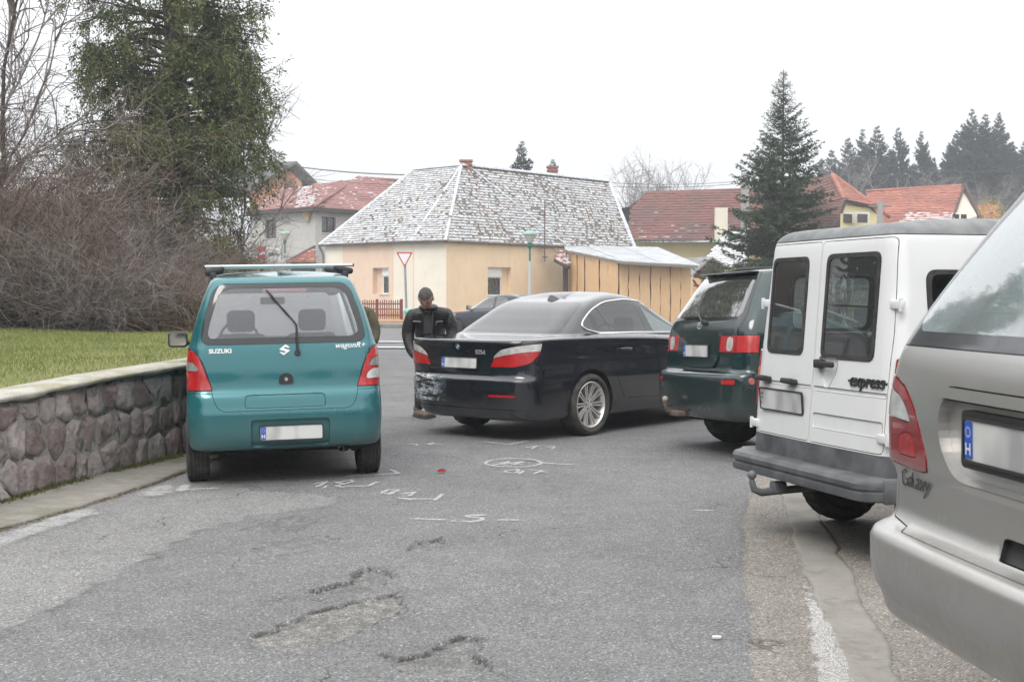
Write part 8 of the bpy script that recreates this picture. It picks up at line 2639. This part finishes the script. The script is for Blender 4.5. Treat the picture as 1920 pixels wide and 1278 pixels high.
	q = MB(); m_ = Matrix.Translation((-.045, h.y + .016,.888))
	q.prism(rpoly([(-.285,-.078),(.285,-.078),(.285,.078),(-.285,.078)],.02,4),-.004,.02, m_, 'Y')
	q.build('plate_holder', MAT['black'], rc)
	v, f = text_mesh('Galaxy', .080,.0012, shear=.4, bold=-.0012, sx=.95)
	B.stick('Y', [(p.x - .665, p.y + .722, p.z + .0035) for p in v], f, 'lettering', M('dark chrome script', (.10,.10,.11),.25,.8), tgo)
	underbody(root, .75,.35,4.3,.30)
	seats(root, [(-.4,2.3,.55),(.4,2.3,.55),(-.42,1.2,.5),(.42,1.2,.5)], MAT['greycloth'],.45)
	dash(root, 3.5,1.1,.7, MAT['cloth'])
	place_car(root, loc=(1.165,3.10,.20), bearing=82)
	return root
build_black()
build_green()
build_van()
build_silver()
p = at(762,600,54)
sg = empty('yield_sign', (p.x, 54,0), label='triangular yield sign with red border on a slightly leaning grey pole', cat='sign')
cx, cz = at(758.5,485,54).x, at(0,485,54).z
hw = (774.5 - 743.5) / 2 / FPX * 54; hh_ = (502.5 - 474) / FPX * 54
def tri(k, y0, y1, mb, m=None):
	z1 = cz + hh_ * .40 * 1
	c = cz + hh_ * .05
	P = [(-hw * k, c + hh_ * .38 * k),(0, c - hh_ * .62 * k),(hw * k, c + hh_ * .38 * k)]
	mb.prism([(cx + a, b) for a, b in rpoly(P, .05,4)], y0, y1, None, 'Y')
q = MB(); tri(1.0,53.98,54.0, q); q.build('sign_plate', M('sign red', (.55,.03,.04),.4), sg, world=True)
q = MB(); tri(.76,53.965,53.978, q); q.build('sign_face', M('sign white', (.78,.78,.78),.4), sg, world=True)
q = MB(); q.tube([(p.x + .02,54.06,0),(cx, 54.05, cz + hh_ * .35)],.055,10); q.build('pole', M('galvanised pole', (.36,.38,.39),.5,.3, var=(.28,.29,.30), vs=5), sg, world=True)
def street_lamp(px, Y, pyt, label, k=1.0):
	p = at(px, pyt, Y); root = empty('street_lamp', (p.x, Y, 0), label=label, cat='street lamp', group='mushroom head street lamps')
	h = p.z; GR = M('green lamp metal', (.03,.16,.13),.45) if 'green lamp metal' not in bpy.data.materials else bpy.data.materials['green lamp metal']
	q = MB(); q.tube([(0,0,0),(0,0,1.0),(0,0,1.01),(0,0, h - 1.35)],[.11,.11,.075,.065],12); q.lathe([(.13, h - 3.05),(.13, h - 2.95)],10); q.build('pole', M('pale lamp pole', (.50,.52,.52),.5,.1) if 'pale lamp pole' not in bpy.data.materials else bpy.data.materials['pale lamp pole'], root)
	q = MB(); q.tube([(0,0, h - 1.35),(0,0, h - .75)],[.05,.04],10); q.lathe([(.03, h - .85),(.10, h - .72),(.12, h - .55),(.05, h - .52)],14); q.build('lamp_stem', GR, root)
	q = MB(); q.lathe([(.09, h - .56),(.30, h - .20),(.31, h - .17)],18); q.build('lamp_glass', M('lamp milk glass', (.55,.55,.46),.3) if 'lamp milk glass' not in bpy.data.materials else bpy.data.materials['lamp milk glass'], root, True)
	q = MB(); q.lathe([(.34, h - .18),(.33, h - .12),(.20, h - .04),(.0, h)],18); q.build('lamp_cap', M('pale green cap', (.25,.42,.37),.5) if 'pale green cap' not in bpy.data.materials else bpy.data.materials['pale green cap'], root, True)
	q = MB(); z = h - 2.95; q.tube([(-.52,0, z + .08),(.52,0, z + .08)],.018,5)
	for i in range(9):
		x = -.5 + i * .125
		if abs(x) > .1: q.tube([(x, 0, z + .08),(x, 0, z - .16)],.013,4)
	q.build('flower_bracket', M('thin bracket', (.32,.33,.33),.6) if 'thin bracket' not in bpy.data.materials else bpy.data.materials['thin bracket'], root)
street_lamp(993.5,56,432, 'street lamp with pale pole in front of the corner house')
street_lamp(534,78,433, 'street lamp half hidden behind bare twigs before the grey house')
FR = M('dark red fence paint', (.20,.035,.03),.7, var=(.14,.03,.028), vs=6)
fa, fb_ = gp(662,604), gp(754,600)
fy = 65.2; a, b = H(660, fy, 0), H(754, fy - .6,0)
fe = empty('picket_fence', tuple(a), label='low dark red picket fence before the corner house', cat='fence')
n = 24; z0, z1 = zw(597, fy), zw(562, fy)
for i in range(n):
	t = i / (n - 1); x, y = a.x + (b.x - a.x) * t, a.y + (b.y - a.y) * t
	q = MB(); w = .026; zz = z1 + (.0 if i % 3 else .03)
	q.add([(x - w, y - .01, z0),(x + w, y - .01, z0),(x + w, y - .01, zz - .04),(x, y - .01, zz),(x - w, y - .01, zz - .04),(x - w, y + .012, z0),(x + w, y + .012, z0),(x + w, y + .012, zz - .04),(x, y + .012, zz),(x - w, y + .012, zz - .04)],
		  [(0,1,2,3,4),(9,8,7,6,5),(0,5,6,1),(1,6,7,2),(2,7,8,3),(3,8,9,4),(4,9,5,0)])
	q.build('picket', FR, fe, world=True)
for z in (z0 + .18,(z0 + z1) / 2, z1 - .2):
	q = MB(); q.tube([(a.x, a.y + .04, z),(b.x, b.y + .04, z)],.03,4); q.build('rail', FR, fe, world=True)
for t in (0,.5,.985):
	q = MB(); x, y = a.x + (b.x - a.x) * t, a.y + (b.y - a.y) * t; q.box((x, y + .05,(z0 + z1) / 2),(.14,.1, z1 - z0 + .08)); q.build('post', FR, fe, world=True)
p = at(767,590,53.6); lb = empty('litter_bin', (p.x, 53.6,0), label='green litter bin behind the man in the leather jacket', cat='bin')
GRN = M('bin green', (.03,.36,.26),.5); zt_, zb_ = at(0,579,53.6).z, at(0,604,53.6).z
q = MB(); q.lathe([(.0, zb_),(.16, zb_),(.20, zt_ - .12),(.0, zt_ - .12)],16, Matrix.Translation((0,0,0))); q.build('bin_body', GRN, lb, True)
q = MB(); q.lathe([(.21, zt_ - .14),(.215, zt_ - .04),(.14, zt_ + .02),(.0, zt_ + .03)],16); q.build('bin_lid', M('pale green lid', (.20,.50,.42),.5), lb, True)
q = MB(); q.tube([(.2,0,0),(.2,0, zt_)],.03,6); q.build('post', GUTM, lb)
WOODP = M('grey concrete pole', (.26,.26,.25),.9, var=(.2,.2,.19), vs=3)
def pole(px, Y, pyt, w, label):
	p = at(px, pyt, Y); r_ = empty('utility_pole', (p.x, Y, 0), label=label, cat='pole')
	q = MB(); q.tube([(0,0,0),(0,0, p.z)],[w * 1.3, w],8); q.build('shaft', WOODP, r_, True)
	q = MB(); q.box((0,0, p.z - .3),(1.5,.1,.1)); q.build('cross_arm', WOODP, r_)
pole(1397,92,325,.28, 'grey utility pole half hidden by the spruce')
pole(1650,86,378,.20, 'short grey post between the yellow gable and the orange roof')
pole(1244,130,345,.12, 'thin far pole above the brown red roof')
WIRE = M('wire', (.10,.10,.11),.6)
def wire(pts, label, r=.012, sag=.0):
	q = MB(); P = [at(*a) for a in pts]; out = []
	for a, b in zip(P[:-1], P[1:]):
		for i in range(10):
			t = i / 10; v = a.lerp(b, t); v.z -= sag * 4 * t * (1 - t); out.append(v)
	out.append(P[-1]); q.tube(out, r, 4); tag(q.build('overhead_wire', WIRE), label, 'wire')
wire([(560,313,80),(770,328,75)], 'upper overhead wire left of the corner house ridge', .035,.1)
wire([(560,333,82),(770,346,78)], 'lower thin overhead wire left of the corner house ridge', .012,.1)
wire([(1090,338,100),(1397,339,92)], 'upper overhead wire right of the snowy roof', .02,.3)
wire([(1090,345,100),(1397,343,92)], 'lower overhead wire right of the snowy roof', .02,.3)
wire([(1397,350,92),(1560,312,95),(1720,312,95),(2000,290,98)], 'long overhead wire crossing in front of the hill trees', .02,.8)
wire([(1660,363,110),(2000,368,100)], 'wire bundle running low before the hill at the right', .035,.4)
wire([(1660,372,110),(2000,378,100)], 'lowest wire before the hill at the right', .03,.4)
wire([(1010,432,64),(1040,470,66),(1062,492,69)], 'short wire from the wall bracket down to the gate canopy', .012,.05)
def far_car():
	root = empty('parked_car', label='dark compact car parked before the corner house, partly hidden by the black saloon', cat='car')
	root['label'] = 'dark compact car partly hidden behind the black saloon'
	PM = paint('far car paint', (.025,.032,.045),.3,.25, dirt=.2)
	G_ = glass('far car glass', (.5,.56,.56), refl=3.0, haze=.1)
	rings = [ring(.28,(.3,4.0),.70), ring(.27,(.08,4.15),.80), ring(.45,(.0,4.2),.85), ring((.62,.60,.55),(.02,4.2),.855), ring((.85,.82,.70),(.06,4.1),.85),
			 ring((.93,.90,.78),(.12,3.85),.83), ring((.98,.95,.90),(.35,3.1),.79), ring((1.2,1.18,1.12),(.55,2.72),.68), ring((1.36,1.38,1.30),(.85,2.35),.60), ring((1.41,1.44,1.36),(1.1,2.1),.48), ring((1.42,1.46,1.4),(1.4,1.9),.0005)]
	B = Body(rings, 4.2, tr=.04, tf=.10, step=.06, nr=8, nc=8, ns=40, nf=8, ncf=12)
	side_cuts(B, [('w1', rpoly([(1.02,1.0),(1.75,.98),(1.75,1.36),(1.35,1.34)],.05,2)),('w2', rpoly([(1.83,.98),(2.85,.95),(2.5,1.18),(2.25,1.32),(1.83,1.36)],.05,2)),('door', rpoly([(1.8,.4),(2.95,.4),(2.98,.85),(1.8,.88)],.04,2))], RSD, LSD)
	for pr in (RSD, LSD):
		for yc in (.8,3.35): B.cut('hole', 'X', circ(yc, .30,.34,20), pr)
	B.cut('windscreen', 'Y', rpoly([(-.7,.98),(.7,.98),(.58,1.32),(-.58,1.32)],.05,2), lambda c, n: c.y > 2.1 and n.y > .1)
	for s, nm in ((1, 'R'),(-1, 'L')): B.cut('lamp' + nm, 'Y', rpoly([(s * .45,.60),(s * .9,.62),(s * .9,.80),(s * .5,.72)],.03,2), lambda c, n, s=s: c.y > 3.4 and c.x * s > .3)
	B.done(); B.part('body', 'body_shell', PM, root)
	for nm in 'LR':
		s = 1 if nm == 'R' else -1
		B.part('w1' + nm, 'window', G_, root, gap=0, flange=.004); B.part('w2' + nm, 'window', G_, root, gap=0, flange=.004); B.part('door' + nm, 'front_door', PM, root); B.part('lamp' + nm, 'headlight', MAT['clear_lens'], root)
		mirror_pod(root, (s * .93,2.75,1.0), MAT['black'], s, .2,.15)
		for yc in (.8,3.35): liner(root, yc, .30,.34, s * .84, s * .45); wheel(root, (s * .74, yc, .30), s, .30,.19,.19, 'steel', lod=1)
	B.part('windscreen', 'windscreen', G_, root, gap=0, flange=.004)
	seats(root, [(-.36,2.0,.5),(.36,2.0,.5)], MAT['cloth'],.35); dash(root, 2.75,.95,.6, MAT['cloth']); underbody(root, .6,.3,3.9,.25)
	p = at(868,557,47.2)
	brg = -58
	f = Vector((math.sin(R(brg)), math.cos(R(brg))))
	root.scale = (1.05,1.05,1.09)
	place_car(root, loc=(p.x - f.x * 4.15 - .35,47.2 - f.y * 4.15 + 1.5,0), bearing=brg)
far_car()
def skin_body(name, joints, bones, mat, parent, levels=2, root_i=0):
	"""joints: list of (x,y,z,rx,ry)"""
	me = bpy.data.meshes.new(name)
	me.from_pydata([j[:3] for j in joints], bones, [])
	o = bpy.data.objects.new(name, me); COL.objects.link(o); o.parent = parent
	sm = o.modifiers.new('s', 'SKIN'); sm.use_smooth_shade = True; sm.branch_smoothing = .6
	for i, j in enumerate(joints):
		sv = me.skin_vertices[0].data[i]; sv.radius = (j[3], j[4] if len(j) > 4 else j[3]); sv.use_root = (i == root_i)
	ss__ = o.modifiers.new('ss', 'SUBSURF'); ss__.levels = ss__.render_levels = levels
	dg = bpy.context.evaluated_depsgraph_get(); ev = o.evaluated_get(dg); m2_ = bpy.data.meshes.new_from_object(ev)
	o.modifiers.clear(); old = o.data; o.data = m2_; bpy.data.meshes.remove(old)
	m2_.materials.clear(); m2_.materials.append(mat); m2_.name = name
	return o
SKIN = M('skin', (.50,.30,.22),.55, var=(.42,.24,.18), vs=20)
HAIR = M('dark grey hair', (.05,.042,.038),.8, var=(.10,.09,.085), vs=40, bump=.3, bs=80)
def head(parent, c, pitch, yaw, hair, cap=None, mat=SKIN, s=1.0):
	"""a small but complete head: skull, jaw, brow, nose, mouth, ears, eyes"""
	from mathutils import Euler
	m = Matrix.Translation(c) @ Euler((pitch, 0, yaw)).to_matrix().to_4x4() @ Matrix.Scale(s, 4)
	bm = bmesh.new(); bmesh.ops.create_uvsphere(bm, u_segments=28, v_segments=20, radius=1)
	for v in bm.verts:
		x, y, z = v.co
		w = .078 * (1 - .22 * max(0,-z) ** 1.5); d = .098
		v.co = Vector((x * w, y * d * (1 - .12 * max(0,-z)), z * .118))
		if y > .2 and z < 0: v.co.y += .012 * (-z) * y
		v.co.y += .026 * math.exp(-((x / .13) ** 2) - ((z + .12) / .20) ** 2) * (y > 0)
		v.co.y -= .010 * (math.exp(-(((abs(x) - .38) / .16) ** 2) - ((z - .08) / .12) ** 2)) * (y > 0)
		v.co.y += .007 * math.exp(-((x / .25) ** 2) - ((z + .52) / .10) ** 2) * (y > 0)
		v.co.y += .008 * math.exp(-((x / .25) ** 2) - ((z + .85) / .16) ** 2) * (y > 0)
	bm.verts.ensure_lookup_table(); bm.verts.index_update()
	mb = MB(); mb.add([v.co.copy() for v in bm.verts],[tuple(v.index for v in f.verts) for f in bm.faces], m); bm.free()
	for sx in (-1,1):
		mb.bbox((sx * .080,-.005,-.005),(.016,.035,.06),.007,2, m)
	h = mb.build('head', mat, parent, True)
	e = MB()
	for sx in (-1,1): e.lathe([(.001,.011),(.008,.008),(.011,0)],10, m @ Matrix.Translation((sx * .030,.083,.010)) @ Matrix.Rotation(-PI / 2,4, 'X'))
	e.build('eyes', M('eye', (.10,.08,.07),.2) if 'eye' not in bpy.data.materials else bpy.data.materials['eye'], h)
	l = MB(); l.bbox((0,.098,-.062),(.045,.010,.012),.004,2, m); l.build('mouth', M('lips', (.36,.15,.13),.5) if 'lips' not in bpy.data.materials else bpy.data.materials['lips'], h)
	bm = bmesh.new(); bmesh.ops.create_uvsphere(bm, u_segments=24, v_segments=16, radius=1)
	dele = []
	for v in bm.verts:
		x, y, z = v.co
		if z < (.28 if y > .1 else -.35) : dele.append(v)
		v.co = Vector((x * .086, y * .106 - .004, z * .126 + .002 + .004 * math.sin(x * 19 + y * 23)))
	bmesh.ops.delete(bm, geom=dele, context='VERTS'); bm.verts.ensure_lookup_table(); bm.verts.index_update()
	hb = MB(); hb.add([v.co.copy() for v in bm.verts],[tuple(v.index for v in f.verts) for f in bm.faces], m); bm.free()
	hb.build('cap' if cap else 'hair', cap or hair, h, True)
	return h
def hand(parent, c, d, side, mat, curl=.6, name='hand'):
	"""palm and five fingers; c wrist, d direction of the hand"""
	d = Vector(d).normalized(); u = d.cross(Vector((0,0,1)))
	if u.length < .1: u = Vector((1,0,0))
	u.normalize(); n = u.cross(d).normalized(); c = Vector(c)
	mb = MB(); m = Matrix((( u.x, d.x, n.x, c.x),(u.y, d.y, n.y, c.y),(u.z, d.z, n.z, c.z),(0,0,0,1)))
	mb.bbox((0,.045,0),(.08,.09,.028),.012,3, m)
	for i, L in enumerate((.068,.078,.072,.056)):
		x = (-.030 + i * .020) * side; y = .088
		p0 = Vector((x, y - .01,0)); p1 = p0 + Vector((0, L * .45,-.008 * curl)); p2 = p1 + Vector((0, L * .33 * (1 - .5 * curl),-L * .33 * curl)); p3 = p2 + Vector((0, L * .10 * (1 - curl),-L * .26))
		mb.tube([m @ p0, m @ p1, m @ p2, m @ p3],[.0095,.009,.008,.006],7)
	mb.tube([m @ Vector((-.034 * side, .02,-.004)), m @ Vector((-.056 * side, .055,-.014)), m @ Vector((-.050 * side, .085,-.024))],[.013,.011,.008],7)
	return mb.build(name, mat, parent, True)
LEATH = NT('black leather')
LEATH.set(col=(.012,.012,.013), rough=LEATH.rng(LEATH.noise(12,5),.3,.7,.26,.5)); LEATH.bump(LEATH.noise(16,7,.65, dist=.8),.6,.03); LEATH = LEATH.m
JEANS = M('dark trousers', (.018,.020,.026),.85, var=(.035,.036,.042), vs=10, bump=.3, bs=16, bd=.02)
OLIVE = M('olive jacket cloth', (.085,.080,.050),.85, var=(.06,.055,.035), vs=7, bump=.5, bs=10, bd=.03)
SHOE = M('brown shoe leather', (.10,.065,.05),.6, var=(.15,.11,.09), vs=12)
def man_black():
	root = empty('person', label='man in black leather jacket bending forward beside the damaged saloon', cat='person')
	g = lambda px, py, Y: (at(px, py, Y).x, Y, at(px, py, Y).z)
	Y = 15.55
	fl, fr = gp(783,783), gp(803,787)
	X0 = at(806,600, Y).x
	hip = (X0 - .02, Y + .05,.88); chest = (X0 + .01, Y - .14,1.06); neckb = (X0 + .01, Y - .34,1.255)
	J = [(hip[0], hip[1], hip[2],.17,.13),(X0, Y - .02,.97,.20,.15),(chest[0], chest[1], chest[2],.225,.165),(X0 + .01, Y - .26,1.18,.185,.12),(neckb[0], neckb[1], neckb[2],.075,.07),
		 (X0 - .19, Y - .26,1.195,.088),(X0 - .245, Y - .22,.97,.080),(X0 - .205, Y - .28,.79,.064),(X0 - .14, Y - .36,.70,.048),
		 (X0 + .21, Y - .25,1.195,.088),(X0 + .27, Y - .22,.98,.080),(X0 + .25, Y - .30,.86,.062),(X0 + .18, Y - .40,.82,.048)]
	E = [(0,1),(1,2),(2,3),(3,4),(3,5),(5,6),(6,7),(7,8),(3,9),(9,10),(10,11),(11,12)]
	jk = skin_body('jacket', J, E, LEATH, root)
	xl, xr = fl.x, fr.x
	J = [(hip[0], hip[1],.86,.155,.12),(X0 - .09, Y + .03,.76,.10),(X0 - .11, Y - .04,.46,.072),(xl + .01, Y + .03,.075,.058),(X0 + .08, Y + .03,.76,.10),(X0 + .08, Y - .10,.46,.072),(xr + .0, Y - .05,.075,.058)]
	skin_body('trousers', J, [(0,1),(1,2),(2,3),(0,4),(4,5),(5,6)], JEANS, root)
	for (x, y, a) in ((xl, Y + .02,.35),(xr, Y - .07,-.25)):
		s = MB(); m = Matrix.Translation((x, y, 0)) @ Matrix.Rotation(a, 4, 'Z')
		s.bbox((0,-.07,.045),(.095,.28,.075),.035,3, m); s.bbox((0,.02,.095),(.085,.12,.09),.035,3, m)
		o = s.build('shoe', SHOE, root); autosmooth(o, 60)
		s = MB(); s.bbox((0,-.07,.012),(.10,.29,.022),.01,2, m); s.build('sole', MAT['rubber'], o)
	head(root, (X0 - .02, Y - .47,1.365),-.75, PI - .12, HAIR)
	nk = MB(); nk.tube([(X0, Y - .30,1.23),(X0 - .01, Y - .43,1.32)],[.062,.055],12); nk.build('neck', SKIN, root, True)
	cl_ = MB(); pts = [(X0 + .085 * math.cos(t), Y - .345 + .07 * math.sin(t),1.262 + .015 * math.sin(t)) for t in np.linspace(0,2 * PI, 20)]
	cl_.tube(pts, .024,6); cl_.build('collar', LEATH, jk, True)
	sh = MB(); sh.bbox((X0 + .0, Y - .375,1.10),(.10,.03,.30),.014,2, rot=(-.35,0,0)); sh.build('jumper', M('dark jumper', (.02,.02,.022),.9), root, True)
	z = MB(); z.tube([(X0 + .055, Y - .42,1.22),(X0 + .05, Y - .385,1.08),(X0 + .03, Y - .31,.90)],.005,5); z.tube([(X0 + .09, Y - .405,1.10),(X0 + .165, Y - .385,1.105)],.006,5); z.tube([(X0 + .09, Y - .41,1.10),(X0 + .09, Y - .41,1.065)],.005,5)
	z.tube([(X0 - .17, Y - .385,1.105),(X0 - .08, Y - .405,1.10)],.006,5)
	z.build('zip', M('zip metal', (.16,.16,.16),.4,.6), jk)
	hand(root, (X0 - .135, Y - .37,.70),(.35,-.35,-.6),1, SKIN); hand(root, (X0 + .175, Y - .41,.82),(-.3,-.35,-.6),-1, SKIN)
	return root
_m = man_black()
_f = gp(793,785); _m.scale = (1.07,) * 3; _m.location = (-.07 * _f.x, -.07 * _f.y, 0)
def man_olive():
	root = empty('person', label='person in olive jacket and black gloves half hidden behind the teal hatchback', cat='person')
	Y = 12.9
	X0 = at(672,600, Y).x - .03
	J = [(X0 - .02, Y + .12,.92,.16,.13),(X0 - .01, Y + .08,1.05,.17,.13),(X0, Y, 1.20,.19,.14),(X0 + .01, Y - .06,1.34,.17,.11),(X0, Y - .10,1.41,.07),
		 (X0 + .15, Y - .08,1.315,.075),(X0 + .215, Y - .10,1.13,.062),(X0 + .20, Y - .20,1.0,.05),(X0 - .17, Y - .05,1.33,.085),(X0 - .24, Y - .08,1.10,.07),(X0 - .2, Y - .2,.95,.05)]
	skin_body('jacket', J, [(0,1),(1,2),(2,3),(3,4),(3,5),(5,6),(6,7),(3,8),(8,9),(9,10)], OLIVE, root)
	J = [(X0 - .02, Y + .12,.90,.15,.12),(X0 - .10, Y + .12,.78,.10),(X0 - .11, Y + .06,.48,.07),(X0 - .10, Y + .12,.12,.055),(X0 + .06, Y + .12,.78,.10),(X0 + .05, Y + .04,.48,.07),(X0 + .04, Y + .1,.12,.055)]
	skin_body('trousers', J, [(0,1),(1,2),(2,3),(0,4),(4,5),(5,6)], JEANS, root)
	for x in (X0 - .10, X0 + .04):
		s = MB(); s.bbox((x, Y + .04,.045),(.09,.27,.075),.035,3); s.bbox((x, Y + .12,.09),(.085,.12,.09),.035,3); autosmooth(s.build('shoe', SHOE, root),60)
	head(root, (X0 - .055, Y - .14,1.50),-.35, PI, HAIR, cap=M('grey knit cap', (.14,.14,.16),.95, bump=.4, bs=60))
	nk = MB(); nk.tube([(X0, Y - .08,1.38),(X0 - .03, Y - .12,1.46)],[.058,.052],12); nk.build('neck', SKIN, root, True)
	GL_ = M('black glove', (.015,.015,.016),.5)
	cf = MB(); cf.tube([(X0 + .198, Y - .20,.985),(X0 + .19, Y - .235,.95)],[.05,.046],12); cf.build('cuff', M('pale cuff', (.45,.47,.5),.7), root, True)
	hand(root, (X0 + .19, Y - .235,.955),(.05,-.5,-.8),-1, GL_, name='glove'); hand(root, (X0 - .2, Y - .22,.94),(.2,-.5,-.7),1, GL_, name='glove')
man_olive()
hz = MB(); hz.box((60,155,17.5),(330,345,38))
ho = hz.build('haze', None); ho['kind'] = 'stuff'; ho['label'] = 'thin damp winter haze'
hm = bpy.data.materials.new('haze'); hm.use_nodes = True
hm.node_tree.nodes.clear(); _o = hm.node_tree.nodes.new('ShaderNodeOutputMaterial'); _v = hm.node_tree.nodes.new('ShaderNodeVolumePrincipled')
_v.inputs['Color'].default_value = (.86,.90,.96,1); _v.inputs['Density'].default_value = .0016; _v.inputs['Anisotropy'].default_value = .2
hm.node_tree.links.new(_v.outputs[0], _o.inputs['Volume']); ho.data.materials.append(hm)
